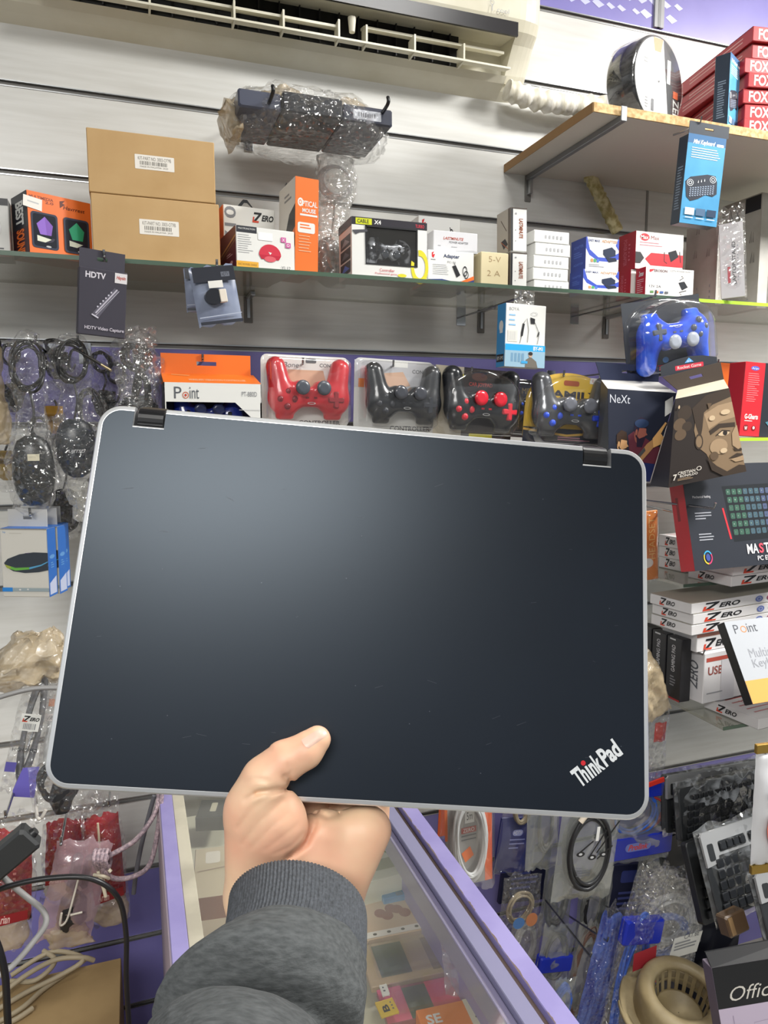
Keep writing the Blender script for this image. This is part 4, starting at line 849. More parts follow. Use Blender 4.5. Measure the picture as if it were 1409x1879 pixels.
# gamepad in the window box
r_, w_, d_, h_ = WINCTRL; controller(r_, (w_*.53, .024, h_*.52), w_*.60, mat('chrome_camo_plastic', '#cfd3da', .15, .5, kind='noise', col2='#30333a', scale=60, lo=.45, hi=.55), m_blkp, C('#3c4048', .1), m_blkp, False)

# ================================================================ HANGING BOXES
def d_hdtv(F):
    F.text('HDTV', .13, .055, .55, .145, C('#d6d2da', .4), .03); F.rect(.74, .02, 1, .17, C('#d9d6d8', .4)); F.text('Haysin', .77, .06, .97, .13, C('#b0483c', .4), .03, .3)
    P = [(.30, .66), (.74, .25), (.84, .30), (.42, .73)]; F.poly(P, C('#5c5a66', .4)); F.line([(.36, .66), (.80, .27)], .02, C('#b9b6c2', .4)); F.line([(.36, .7), (.84, .29)], .008, C('#b9b6c2', .4))
    for i in range(6): F.ell(.40+i*.055, .56-i*.047, .018, .013, C('#c9c6d2', .4))
    F.line([(.28, .68), (.42, .73)], .02, C('#c9c6d2', .4)); F.text('HDTV Video Capture', .14, .86, .97, .925, C('#c4bfca', .4), .02)
def d_hdtvs(F): F.rect(.2, .3, .8, .9, C('#55525e', .4))
M, w, h = frame((142, 612), (229, 622), (154, 489), -.275, yaw=10, pitch=6)
r = thing('capture_card_box', 'dark grey HDTV video capture box hanging by its tab below the shelf', 'box', M)
carton_mesh(w, .022, h, C('#403e48', .4), draw=dict(front=d_hdtv, left=d_hdtvs)).build('carton', r)
b = MB(); hang_tab(b, w*.95, .004, h, .03, C('#45434d', .4)); b.build('hang_tab', r)
hook(191, 472, -.28, 'hook at the glass shelf front holding the video capture box')
def pouch(M, w, h, label):
    t = thing('cable_pouch', label, 'pouch', M); b = MB(); bag(w, h, .018, mat('grey_pouch_film', '#79829a', .18, kind='noise', col2='#8c95a8', scale=14), 3, .0015, 16, 14, mb=b); 
    F = Face(b, (0, -.0105, h), (1, 0, 0), (0, 0, -1), w, h, (0, -1, 0)); F.rect(.03, .02, .97, .27, C('#2c2e36', .3)); F.rect(.66, .12, .85, .2, C('#6d717c', .3)); F.text('HDTV', .68, .13, .83, .19, DK); F.line([(.02, .86), (.98, .83)], .015, C('#a9b0c0', .3)); F.rect(.02, .93, .98, .985, C('#30323a', .3)); b.build('foil_pouch', t)
    b = MB(); b.prism(circ(w*.4, h*.47, w*.2, h*.13, 20), -.02, -.009, C('#22242a', .25)); b.box(w*.52, -.021, h*.36, w*.68, -.010, h*.58, C('#d8cfc2', .5), .001); b.build('adapter_plug', t)
    b = MB(); b.box(w*.34, -.0125, h*.62, w*.66, -.0118, h*.74, C('#dcdad4', .5)); b.build('price_sticker', t); return t
M, w, h = frame((366, 601), (446, 592), (362, 491), -.28, yaw=6); pouch(M, w, h, 'bluish grey zip pouch with a black plug, front one of two below the shelf')
M, w, h = frame((343, 573), (405, 572), (352, 492), -.25, yaw=-4); pouch(M, w, h, 'bluish grey zip pouch half hidden behind another pouch')
hook(398, 489, -.285, 'hook at the glass shelf front holding the grey pouches')
def d_mic(F):
    F.text('BOYA', .08, .06, .32, .11, C('#a0a2a6', .4)); F.lines(.08, .17, .3, .4, 3, C('#8ab8e0', .4), 4, .3); F.rect(.06, .42, .3, .60, C('#d9d6cc', .5)); F.bars(.08, .44, .28, .58, LG, 6)
    F.poly([(.38, .45), (.42, .3), (.47, .31), (.43, .50), (.38, .52)], DK); F.line([(.40, .5), (.36, .62)], .008, DK); F.line([(.44, .3), (.52, .22), (.57, .4), (.55, .6)], .008, DK); F.poly([(.60, .2), (.72, .22), (.72, .3), (.62, .3)], DK); F.line([(.72, .28), (.84, .45), (.80, .62)], .008, DK); F.line([(.83, .42), (.80, .5)], .02, DK); F.ring(.7, .14, .08, .03, LG, .2)
    F.rect(0, .64, 1, .74, C('#2aa0dc', .35)); F.text('BY-M1', .70, .66, .94, .725, WHITE, .03); F.rect(0, .74, 1, 1, C('#8fb0c4', .4))
    for i in range(4): F.rect(.14+i*.09, .78, .2+i*.09, .92, C('#6d94b0', .4))
    F.poly([(.5, 1), (.52, .88), (.6, .84), (.66, .84), (.78, .9), (.82, 1)], C('#6a655c', .4)); F.ell(.63, .80, .05, .04, C('#b89880', .4)); F.ell(.63, .78, .055, .03, C('#2c2420', .4)); F.rect(.4, .9, .56, .94, C('#3a9ad0', .4))
def d_mics(F): F.rect(0, 0, 1, 1, C('#3a8cc4', .4)); F.ell(.5, .35, .25, .09, WHITE); F.rect(.35, .38, .7, .46, WHITE); F.rect(.05, .8, .9, .92, DK); F.text('BY-M1', .12, .83, .85, .89, WHITE)
M, w, h = frame((925, 672), (998, 676), (926, 555), -.30, yaw=2); d = max(.03, min(.05, dep(M, 910)))
r = thing('microphone_box', 'white and sky blue microphone box hanging from the glass shelf', 'boxed microphone', M)
carton_mesh(w, d, h, C('#dcdcd8', .35), draw=dict(front=d_mic, left=d_mics)).build('carton', r)
b = MB(); hang_tab(b, w*.5, d*.5, h, .03, m_film); o = b.build('hang_tab', r, label='clear plastic hang tab'); o.location.x = w*.3
hook(955, 545, -.28, 'hook at the glass shelf front holding the microphone box')

# orange and white box with sloped lid
M, w, h = frame((303, 800), (481, 800), (303, 701), -.30); 
t = thing('controller_box', 'orange and white controller box with cut-out window, hanging on the wall hooks', 'boxed controller', M)
b = MB(); DO = C('#ea7528', .35); hb = PY(290, 684, -.21).z-M.translation.z; ht = PY(282, 647, -.21).z-M.translation.z; x0 = PY(290, 684, -.21).x-M.translation.x
b.box(0, .0, h*.64, w, .0015, h, WHITE); b.box(0, .0, 0, w*.02, .0015, h*.64, WHITE); b.box(w*.985, 0, 0, w, .0015, h*.64, WHITE); b.box(0, 0, 0, w, .0015, h*.1, WHITE)
b.add([(w*.72, 0, h*.64), (w, 0, h*.64), (w, 0, h*.2), (w*.92, 0, h*.3)], [(0, 3, 2, 1)], WHITE)
b.box(0, .0, 0, .0015, .09, h, C('#23242c', .35)); b.box(w-.0015, .0, 0, w, .09, h, WHITE); b.box(0, .088, 0, w, .09, hb, DO); b.box(0, 0, 0, w, .09, .0015, WHITE); b.box(.002, .06, .002, w-.002, .062, h*.9, C('#1a2050', .4))
b.add([(0, 0, h), (w, 0, h), (w, .089, hb), (0, .089, hb)], [(0, 1, 2, 3)], DO); b.add([(0, .0015, h-.0015), (w, .0015, h-.0015), (w, .089, hb-.0015), (0, .089, hb-.0015)], [(3, 2, 1, 0)], DO)
F = Face(b, (0, 0, h), (1, 0, 0), (0, 0, -1), w, h, (0, -1, 0)); 
F.text('P', .10, .08, .175, .30, C('#55585e', .4)); F.ring(.215, .235, .032, .065, C('#c06a4a', .4), .25); F.ell(.215, .235, .012, .025, C('#c03a2a', .4)); F.text('int', .255, .08, .35, .30, C('#55585e', .4)); F.text('PT-880D', .79, .15, .95, .24, C('#7a7c80', .4)); F.line([(.76, .50), (.98, .50), (.98, .52)], .01, LG)
b.build('carton', t)
b = MB(); hang_tab(b, w*.97, .088, hb, ht-hb, DO); b.build('hang_tab', t)
b = MB(); F = Face(b, (0, .0, 0), (1, 0, 0), (0, 0, -1), w, h, (0, -1, 0)); F = Face(b, (0, .089, hb), (1, 0, 0), Vector((0, -.089, h-hb)).normalized(), w, math.hypot(.089, hb-h), Vector((0, -(hb-h), .089)).normalized()); F.text('WIRELESS VIBRATION CONTROLLER', .26, .6, .86, .78, C('#f2c8a0', .4), .01); F.poly([(.1, .1), (.3, .2), (.28, .3), (.1, .2)], C('#f6a868', .3)); b.build('lid_print', t)
controller(t, (w*.46, .03, h*.36), w*.72, mat('navy_blue_plastic', '#1c2a78', .2, coat=.4), m_blkp, C('#22284a', .2), m_blkp, True)
hook(372, 662, -.215, 'hook holding the orange and white controller box')

# box with two bearded men printed on it
def head(F, u, v, s, skin, hair, cap=None):
    F.ell(u, v, .09*s, .11*s, skin); F.poly([(u-.1*s, v-.02*s), (u-.1*s, v-.1*s), (u-.03*s, v-.15*s), (u+.06*s, v-.13*s), (u+.09*s, v-.04*s), (u-.02*s, v-.05*s), (u-.05*s, v+.06*s)], hair)
    F.poly([(u-.05*s, v+.03*s), (u+.0*s, v+.06*s), (u+.1*s, v+.03*s), (u+.07*s, v+.14*s), (u-.02*s, v+.14*s)], hair)
    F.poly([(u+.07*s, v-.02*s), (u+.12*s, v+.02*s), (u+.08*s, v+.03*s)], skin); F.ell(u-.06*s, v+.0*s, .018*s, .03*s, skin)
def d_next(F):
    F.rect(0, 0, 1, 1, C('#262a38', .35)); F.text('NeXt', .03, .06, .33, .15, C('#c9ccd4', .4), -.005)
    F.poly([(.12, .78), (.5, .72), (1, .74), (1, 1), (.0, 1), (0, .85)], C('#232c58', .4)); F.poly([(.35, .5), (.5, .42), (.62, .5), (1, .62), (1, .8), (.45, .78)], C('#5e2c38', .4))
    head(F, .56, .46, 1.15, C('#94584c', .4), C('#2a2030', .4)); F.ell(.56, .36, .12, .05, C('#2a3a58', .4)); head(F, .25, .60, 1.05, C('#c89a6c', .4), C('#3a2a20', .4)); F.poly([(.02, .78), (.2, .68), (.28, .8), (.1, .86)], C('#c08a5c', .4))
    F.poly([(.40, .86), (.48, .93), (.86, .62), (.98, .52), (.9, .47), (.72, .58)], C('#a87e54', .4)); F.poly([(.86, .62), (.80, .52), (.95, .33), (.98, .34), (.93, .46), (1, .5), (.98, .58)], C('#d4a468', .4)); F.line([(.48, .82), (.7, .64)], .05, C('#4a4a4a', .4))
    F.rr(.3, .84, .38, .89, C('#b9c8d8', .4), .3)
def flap_box(name, label, front, Y1, backtop, tabtop, Y2, body, topm, draw, sidem, tabm):
    """hanging carton: front quad (tl, tr, br, bl pixels on plane Y1), its top slopes back to a header card on plane Y2"""
    A = [PY(p[0], p[1], Y1) for p in front]; o = A[3].copy(); A = [a-o for a in A]
    K = [PY(p[0], p[1], Y2)-o for p in backtop]; T = [PY(p[0], p[1], Y2)-o for p in tabtop]; D = Vector((0, Y2-Y1, 0))
    t = thing(name, label, 'box', Matrix.Translation(o)); b = MB(); BL, BR = A[3]+D, A[2]+D
    b.add(A, [(0, 3, 2, 1)], body); b.add([A[0], A[1], K[1], K[0]], [(0, 1, 2, 3)], topm); b.add([A[0], K[0], BL, A[3]], [(0, 1, 2, 3)], sidem); b.add([A[1], A[2], BR, K[1]], [(0, 1, 2, 3)], topm)
    b.add([A[3], BL, BR, A[2]], [(0, 1, 2, 3)], body); b.add([K[0], K[1], BR, BL], [(0, 1, 2, 3)], body); draw(QFace(b, *A)); b.build('carton', t)
    b = MB(); e = Vector((0, .0015, 0)); m0, m1 = [K[0]*(1-f)+T[0]*f for f in (.45, .62)], [K[1]*(1-f)+T[1]*f for f in (.45, .62)]
    def strip(a, b_, c, d): b.loft([[a, b_, c, d], [q+e for q in (a, b_, c, d)]], tabm, True, False)
    strip(K[0], K[1], m1[0], m0[0]); strip(m0[1], m1[1], T[1], T[0]); strip(m0[0], m0[0]*.62+m1[0]*.38, m0[1]*.62+m1[1]*.38, m0[1]); strip(m0[0]*.38+m1[0]*.62, m1[0], m1[1], m0[1]*.38+m1[1]*.62); b.build('hang_tab', t); return t, A
t, A = flap_box('printed_box', 'dark blue box printed with two bearded men, hanging beside the sepia face box', ((1115, 713), (1241, 721), (1192, 884), (1117, 880)), -.355, ((1103, 697), (1208, 701)), ((1093, 664), (1210, 672)), -.31, C('#262a38', .35), C('#c2c0bb', .5), d_next, C('#4a4c50', .4), C('#2a3048', .35))
b = MB(); q = QFace(b, *A); q.k = .001; q.poly([(.92, .08), (1.0, .02), (1.04, .16), (.95, .24)] if False else [(.86, .10), (.96, .04), (1.03, .20), (.92, .27)], C('#dcdcd8', .5)); b.build('price_sticker', t)
hook(1152, 680, -.30, 'hook holding the dark blue printed box')
# sepia face box
SK = [C(c_, .45) for c_ in ('#9c8468', '#7f6a52', '#5c4b3a', '#3a2f26', '#2a2320', '#c2ab8c')]
def d_face(F):
    F.rect(0, 0, 1, 1, SK[4])
    for u, v, a, c_ in ((.18, .18, .12, 3), (.1, .3, .1, 2), (.22, .34, .08, 3), (.12, .42, .09, 2)): F.ell(u, v, a, a*.7, SK[c_])
    F.poly([(.38, .2), (.6, .10), (1, .08), (1, 1), (.94, .92), (.75, .98), (.58, .88), (.5, .7), (.38, .60), (.33, .4)], SK[1])
    F.poly([(.30, .15), (.55, .03), (1, .0), (1, .10), (.66, .15), (.5, .22), (.46, .4), (.42, .52), (.36, .36)], SK[3])
    F.poly([(.5, .24), (.75, .17), (1, .16), (1, .34), (.75, .36), (.56, .42)], SK[0]); F.ell(.40, .54, .06, .09, SK[1]); F.ring(.40, .54, .06, .09, SK[3], .25)
    F.poly([(.56, .44), (.72, .38), (.98, .40), (.97, .45), (.74, .43), (.58, .49)], SK[3]); F.ell(.78, .50, .09, .03, SK[5]); F.ell(.80, .50, .035, .028, SK[4]); F.line([(.66, .51), (.76, .465), (.88, .49)], .012, SK[4])
    F.ell(.68, .64, .13, .09, SK[0]); F.poly([(.98, .44), (.90, .52), (.88, .66), (.95, .72), (1, .70), (1, .44)], SK[0]); F.poly([(.88, .68), (.94, .72), (1, .71), (1, .74), (.9, .73)], SK[3])
    F.poly([(.80, .80), (.92, .76), (1, .78), (1, .80), (.9, .81)], SK[3]); F.poly([(.82, .815), (.92, .81), (1, .80), (1, .86), (.88, .86)], SK[0]); F.poly([(.5, .74), (.62, .86), (.75, .95), (.92, .90), (1, .92), (1, 1), (.7, 1), (.55, .9)], SK[3])
    F.poly([(.56, .12), (.64, .13), (.58, .2)], SK[2]); F.ell(.62, .3, .05, .03, SK[5]); F.ell(.85, .26, .08, .03, SK[5]); F.ell(.6, .74, .06, .05, SK[2]); F.ell(.74, .7, .05, .03, SK[5])
    W = C('#c8c2b8', .4); F.text('CRISTIAN', .10, .84, .33, .875, W, .02); F.ring(.38, .845, .035, .025, W, .3); F.text('RONALDO', .13, .88, .36, .91, W, .02); F.text('7', .04, .86, .09, .93, W, .03); F.lines(.1, .92, .34, .95, 2, SK[0], 3, .4); F.ell(.06, .1, .015, .02, SK[5])
t, A = flap_box('printed_box', 'tilted box printed with a brown sepia close-up of a face, hanging at the right', ((1239, 732), (1337, 712), (1368, 865), (1226, 895)), -.43, ((1243, 716), (1328, 696)), ((1216, 692), (1322, 664)), -.375, SK[4], C('#b4ab96', .5), d_face, C('#2c2c34', .4), SK[3])
hook(1297, 680, -.36, 'hook holding the tilted sepia face box')
# red and black box at the right edge, on its small lime-edged shelf
def d_gb(F):
    F.rect(0, 0, 1, 1, C('#282a30', .35)); F.rect(0, 0, .28, 1, C('#c22630', .35)); F.ell(.14, .08, .06, .03, C('#4a5ab0', .4)); F.text('Arian', .095, .065, .185, .095, WHITE); F.lines(.05, .15, .22, .55, 14, C('#d8787c', .4), 5, .3); F.text('G-Gharts', .05, .70, .24, .77, WHITE, .03); F.lines(.05, .79, .22, .81, 1, WHITE)
    F.rr(.05, .85, .11, .93, C('#7a1a20', .4), .3); F.text('w', .06, .87, .10, .92, WHITE); F.ell(.19, .89, .03, .035, C('#7a1a20', .4)); F.ell(.19, .885, .015, .02, WHITE); F.poly([(.35, .8), (.6, .7), (.9, .9), (.5, .95)], C('#4a7a8a', .3)); F.ring(.42, .06, .04, .03, WHITE, .2)
M, w, h = frame((1356, 799), (1480, 806), (1368, 663), -.24, 0, 0); single(carton_mesh(w, .05, h, m_rd, draw=dict(front=d_gb)), 'product_box', 'red and black box at the right edge beside the sepia face box', 'box', M)
q = PY(1352, 802, -.27); glass_shelf(q.x-.06, q.x+.7, q.z-.002, .27, 'lime-edged glass shelf under the red and black box at the right edge', m_lime)
# orange card behind the sepia box
M, w, h = frame((1300, 720), (1336, 722), (1303, 664), -.12); single(carton_mesh(w, .02, h, OR), 'orange_box', 'small orange box peeking out behind the sepia face box', 'box', M); hook(1318, 668, -.13, 'hook end behind the sepia face box')

# ================================================================ WRAPPED MICE AT THE LEFT
def mouse_pack(M, H, label, body, seed=1, neck=.35, sticker=True, film=None, coil=True, name='wrapped_mouse', wd=.038, txt=None):
    t = thing(name, label, 'wrapped mouse', M); hb_ = H*.42
    b = MB(); rr = random.Random(seed)
    b.loft([[(wd*.92*s*math.cos(2*math.pi*k/24), .019*s2*math.sin(2*math.pi*k/24)*(1 if math.sin(2*math.pi*k/24) < 0 else .5), z) for k in range(24)] for s, s2, z in ((.25, .3, .004), (.62, .7, .012), (.86, .95, .03), (.97, 1, .055), (.95, 1, hb_*.6), (.86, .85, hb_*.8), (.68, .6, hb_*.93), (.3, .3, hb_))], body, True, True); o = b.build('mouse', t)
    if sticker: b = MB(); b.box(-.006, -.021, hb_*.66, .012, -.0175, hb_*.75, C('#d6cfb4', .5)); b.build('sticker', o)
    if txt: b = MB(); F = Face(b, (-.016, -.0205, hb_*.5), (1, 0, 0), (0, 0, -1), .032, .007, (0, -1, 0)); F.text(txt, 0, 0, 1, 1, LG, .02, .3); b.build('lettering', o)
    b = MB(); b.tube([(0, -.005, hb_), (.006, -.004, H*.55), (.002, 0, H*.66)], .0021, m_blackwire, 6, sub=4)
    if coil:
        for i in range(5):
            a0 = rr.uniform(-.3, .3); rx, rz = wd*.62*rr.uniform(.85, 1.1), H*.13*rr.uniform(.85, 1.15)
            b.tube([(rx*math.cos(a*math.pi/5+a0)+rr.uniform(-.002, .002), rr.uniform(-.012, .008), H*.81+rz*math.sin(a*math.pi/5)) for a in range(10)], .0022, m_blackwire, 6, closed=True, sub=3)
    b.build('cable', t)
    b = MB(); lumpy([(0, 0, -.014, .012, .006), (0, 0, .004, wd*.8, .018), (0, 0, .04, wd*1.1, .03), (0, 0, hb_*.7, wd*1.08, .029), (0, 0, hb_*1.05, wd*.75, .018), (0, 0, H*.58, wd*neck*1.6, .013), (0, 0, H*.72, wd*.85, .02), (0, 0, H*.85, wd*.92, .024), (0, 0, H*.96, wd*.7, .018), (0, 0, H, wd*.3, .008)], film or m_film, seed, .007, 34, 36, b)
    b.build('plastic_wrap', t); return t
def hang_pack(px, pb, pt, Y, *a, **k):
    p0 = PY(px, pb, Y); p1 = PY(px, pt, Y); t = mouse_pack(Matrix.Translation(p0), (p1-p0).length, *a, **k); return t
m_mouse = mat('glossy_black_mouse', '#101314', .3); m_mouse2 = mat('dark_slate_mouse', '#1e242c', .3)
hang_pack(66, 932, 612, -.235, 'wrapped black computer mouse with cream sticker, hanging beside the blue mouse boxes', m_mouse, seed=1)
t = hang_pack(143, 880, 612, -.22, 'wrapped slate black computer mouse hanging just beside the laptop corner', m_mouse2, seed=2, sticker=False, txt='FUJITSU')
b = MB(); lumpy([(0, 0, -.075, .008, .006), (.004, 0, -.05, .016, .012), (0, 0, -.02, .026, .014), (0, 0, .0, .02, .012)], m_film_b, 8, .007, 60, 20, b); b.build('plastic_wrap', t, label='crumpled tail of the wrap')
q = PY(157, 652, -.24); e = PY(204, 680, -.25)
t = thing('usb_cable', 'black USB plug sticking out behind the slate mouse', 'cable', Matrix.Translation(q)); b = MB(); v = e-q; b.tube([(0, .0, 0), v*.62], .0055, C('#2a2723', .4), 8, flat=.5); b.build('plug', t); b = MB(); b.tube([v*.62, v], .005, mat('gold_contact', '#c2b08a', .3, .8), 8, flat=.45); b.build('connector', t, label='pale metal connector')
b = MB(); b.tube([(0, 0, 0), (-.02, .01, .01), (-.03, .04, -.01), (-.03, .1, -.02), (-.03, .2, 0)], .0025, m_blackwire, 6, sub=4); b.build('cord', t)
t = hang_pack(256, 800, 622, -.22, 'crumpled clear bag with dark cables hanging beside the orange and white box', m_blkp, seed=5, sticker=False, neck=.6)
for i in range(2):
    b = MB(); lumpy([(.0+i*.012, 0, .03, .03, .022), (.004, 0, .1, .036, .022), (-.01+i*.02, 0, .14, .034, .02), (.0, 0, .17, .03, .016), (.02*i, 0, .19, .014, .01)], m_film, 11+i, .01, 60, 30, b); b.build('plastic_wrap', t)
b = MB(); r_ = random.Random(3)
for i in range(7): b.tube([(r_.uniform(-.02, .02), r_.uniform(-.012, .01), .02), (r_.uniform(-.028, .028), -.014, .08), (r_.uniform(-.025, .025), -.01, .13), (r_.uniform(-.02, .02), 0, .16)], .003, m_blackwire, 6, sub=4)
b.build('cable', t)
m_must = mat('mustard_wrap', '#8d7434', .35, kind='noise', col2='#a3894a', scale=20)
hang_pack(14, 885, 745, -.13, 'mustard yellow wrapped mouse at the left edge behind the black one', m_must, seed=12, sticker=False, wd=.03, coil=False)
hang_pack(-6, 800, 605, -.20, 'crumpled pack of beige cable at the left edge of the photo', C('#8a7a66', .5), seed=14, sticker=False, film=m_film_d, wd=.022)
hang_pack(101, 800, 700, -.12, 'small amber wrapped plug between the two hanging mice', C('#b58a3c', .4), seed=15, sticker=False, wd=.018, coil=False, name='wrapped_plug')
hang_pack(122, 980, 780, -.10, 'dark wrapped mouse hanging close to the wall behind the slate one', m_blkp, seed=16, sticker=False, wd=.034)
hang_pack(180, 1000, 700, -.08, 'dark wrapped mouse close to the wall, mostly behind the laptop corner', m_blkp, seed=17, sticker=False, wd=.034)
for i, (px, pb, pt) in enumerate(((25, 760, 625), (104, 700, 620), (192, 770, 640), (218, 790, 660), (45, 1010, 860), (80, 900, 760))):
    hang_pack(px, pb, pt, -.055-.012*(i % 2), ['small black wrapped plug close to the wall at the far left', 'small black wrapped plug above the amber one', 'black wrapped plug close to the wall left of the crumpled cable bag', 'black wrapped plug just behind the crumpled cable bag', 'dark wrapped mouse close to the wall above the blue mouse boxes', 'black wrapped plug close to the wall behind the black mouse'][i], m_blkp, seed=60+i, sticker=False, wd=.026, coil=i != 4, name='wrapped_plug')
for px, py, Y, lb in ((66, 628, -.22, 'hook holding the wrapped black mouse'), (143, 628, -.21, 'hook holding the wrapped slate mouse'), (256, 632, -.2, 'hook holding the crumpled bag of dark cables'), (556, 668, -.225, 'hook holding the red controller pack'), (722, 672, -.23, 'hook holding the plain black controller pack'), (866, 684, -.23, 'hook holding the controller pack with red buttons'), (1035, 690, -.25, 'hook holding the yellow-carded controller pack')): hook(px, py, Y, lb)

# wireless mouse boxes
def d_wm(F):
    F.text('hp', .06, .035, .12, .07, C('#6a9ac8', .4)); F.rect(0, 0, 1, .015, C('#9a948a', .4)); F.lines(.2, .06, .6, .08, 1, C('#c2beb4', .4)); D = C('#3c424a', .3)
    F.poly([(.06, .50), (.14, .44), (.4, .37), (.7, .34), (1, .345), (1, .60), (.8, .63), (.5, .645), (.25, .62), (.1, .56)], D)
    F.poly([(.07, .52), (.3, .57), (.6, .56), (.6, .59), (.3, .61), (.12, .575)], C('#6ab04a', .35)); F.poly([(.07, .52), (.2, .55), (.2, .58), (.12, .575)], C('#a0a84a', .35)); F.poly([(.6, .56), (.85, .52), (1, .47), (1, .485), (.85, .54), (.6, .59)], C('#5aa0c8', .35)); F.poly([(.5, .355), (.62, .345), (.6, .36)], C('#5c5470', .4))
    F.rect(0, .86, .22, .92, C('#2f86d4', .4)); F.rect(.22, .865, 1, .915, C('#9aa8ac', .4)); F.ell(.38, .89, .025, .012, WHITE); F.ell(.55, .885, .02, .012, WHITE)
def d_wms(F): F.rect(0, 0, 1, 1, C('#1c62b4', .35)); F.ell(.5, .42, .3, .03, C('#5a90c8', .4)); F.poly([(.1, .8), (.9, .72), (.9, .97), (.1, .97)], C('#b8c0d8', .4)); F.lines(.3, .5, .7, .6, 3, C('#5a90c8', .4))
P0 = None
for i, (bl, br, tl, Y, yw) in enumerate((((6, 1095), (91, 1096), (1, 970), -.25, -20), ((20, 1089), (110, 1090), (16, 966), -.215, -20), ((30, 1082), (116, 1083), (26, 962), -.18, -20))):
    M, w, h = frame(bl, br, tl, Y, yw)
    r = thing('mouse_box', ['front one of three white boxes with a blue side picturing a glowing mouse', 'middle one of three hanging blue-sided mouse boxes', 'rearmost of three hanging blue-sided mouse boxes'][i], 'boxed mouse', M, 'blue-sided mouse boxes at the left')
    carton_mesh(w, .03, h, C('#d4d1c8', .4), dict(top=C('#1c62b4', .35)), dict(front=d_wm, right=d_wms)).build('carton', r)
    b = MB(); hang_tab(b, w*.85, .028, h, .03, C('#c9c7c2', .45)); b.build('hang_tab', r)
hook(55, 945, -.26, 'hook holding the three blue-sided mouse boxes')

# ================================================================ LAPTOP
def cam2w(v): return Vector(RW@np.array(v, float))
LA, LB, LT = np.array([.9949, .0802, .0614]), np.array([-.0665, .9763, -.2061]), np.array([-.0106, .0601, .4602])
ML = basis(Vector(CAM)+cam2w(LT), cam2w(LA), cam2w(-LB))
lap = thing('laptop', 'closed dark navy laptop with silver rim held up in the hand', 'laptop', ML)
m_lid = mat('navy_lid', '#0d111a', .34, kind='noise', col2='#10151f', scale=5, spec=.40)
m_lid.node_tree.nodes['Principled BSDF'].inputs['Specular Tint'].default_value = (.76, .88, 1, 1); m_rim = mat('silver_rim', '#d4d6d8', .28, .6); m_base = C('#2b2c30', .4)
m_hinge = mat('hinge_black', '#141518', .3)
HW, HH = .184, .1195
def shape(ins, r, notches=True, top=None):
    """rounded rectangle outline of the lid, with the two hinge notches cut into the top edge"""
    x, z = HW-ins, HH-ins; P = []
    for k in range(9): a = rad(90*k/8); P.append((x-r+r*math.cos(a), z-r+r*math.sin(a)))
    if notches:
        for a, c in ((.1585+ins*0, .1395), (-.1415, -.1610)): P += [(a+.0004-ins*.0, z), (a+.0004, .1068-ins*.4), (c-.0004, .1068-ins*.4), (c-.0004, z)]
    for k in range(9): a = rad(90+90*k/8); P.append((-x+r+r*math.cos(a), z-r+r*math.sin(a)))
    for k in range(9): a = rad(180+90*k/8); P.append((-x+r+r*math.cos(a), -z+r+r*math.sin(a)))
    for k in range(9): a = rad(270+90*k/8); P.append((x-r+r*math.cos(a), -z+r+r*math.sin(a)))
    return P
b = MB(); S0, S1, S2 = shape(0, .015), shape(.0009, .0142), shape(.0030, .012)
def R3(S, y): return [(x, y, z) for x, z in S]
b.loft([R3(S0, .010), R3(S0, .0018), R3(S1, .0006), R3(S2, .0003)], m_rim, False, False); b.add(R3(S2, .0003), [tuple(range(len(S2)))], m_rim); b.add(R3(S0, .010), [tuple(range(len(S0)))[::-1]], m_rim)
b.build('lid_rim', lap, label='bright silver lid rim')
b = MB(); S3 = shape(.0034, .0115); S4 = shape(.0038, .011); b.loft([R3(S3, .0002), R3(S4, -.0002)], m_lid, False, False); b.add(R3(S4, -.0002), [tuple(range(len(S4)))], m_lid)
b.build('lid', lap)
b = MB(); SB = shape(.001, .014, False); b.loft([R3(SB, .0115), R3(SB, .022), R3(shape(.004, .012, False), .027)], m_base, True, False); b.build('base', lap, label='dark laptop base behind the lid')
for c in (.149, -.1512):
    b = MB(); R = []
    for x in (c-.0082, c+.0082):
        R.append([(x, y, z) for y, z in [(.0225, .1195), (.012, .1235)]+[(.0085-.0085*math.cos(rad(a)), .1105+.0110*math.cos(rad(a)) if False else .1125+.0085*math.cos(rad(a))) for a in (20, 45, 70, 90)][:0]+[(.0105+.0085*math.cos(rad(a)), .1135+.0085*math.sin(rad(a))) for a in range(100, 271, 17)]+[(.0225, .105)]])
    b.loft(R, m_hinge, True, False); b.build('hinge', lap, label='glossy black hinge barrel')
b = MB(); F = Face(b, (.1407-.0082, -.0003, -.1025+.0098), (.781, 0, .625), (.625, 0, -.781), .0345, .0118, (0, -1, 0)); F.k = .0001
WL = mat('logo_silver', '#d8dcdf', .35); 
F.text('Th', 0, 0, .245, 1, WL, .035); F.text('\u0131', .27, .27, .315, 1, WL, .04); F.text('nk', .34, 0, .575, 1, WL, .035); F.text('Pad', .60, 0, 1, 1, WL, .035); b.build('logo', lap, label='silver slanted lettering')
b = MB(); F = Face(b, (.1407-.0082, -.0003, -.1025+.0098), (.781, 0, .625), (.625, 0, -.781), .0345, .0118, (0, -1, 0)); F.k = .0002; F.ell(.295, .08, .045, .13, C('#c8202c', .3)); b.build('logo_dot', lap, label='red dot of the logo')
b = MB(); F = Face(b, (-HW, -.0002, HH), (1, 0, 0), (0, 0, -1), 2*HW, 2*HH, (0, -1, 0)); F.k = .00006; r_ = random.Random(5); sc_ = mat('fine_scratch', '#3b404c', .5)
for i in range(26):
    u, v = r_.uniform(.05, .95), r_.uniform(.05, .9); a = r_.uniform(-.4, .4); L = r_.uniform(.005, .03); F.line([(u, v), (u+L*math.cos(a)*.6, v+L*math.sin(a))], .0007, sc_); F.k -= .00009
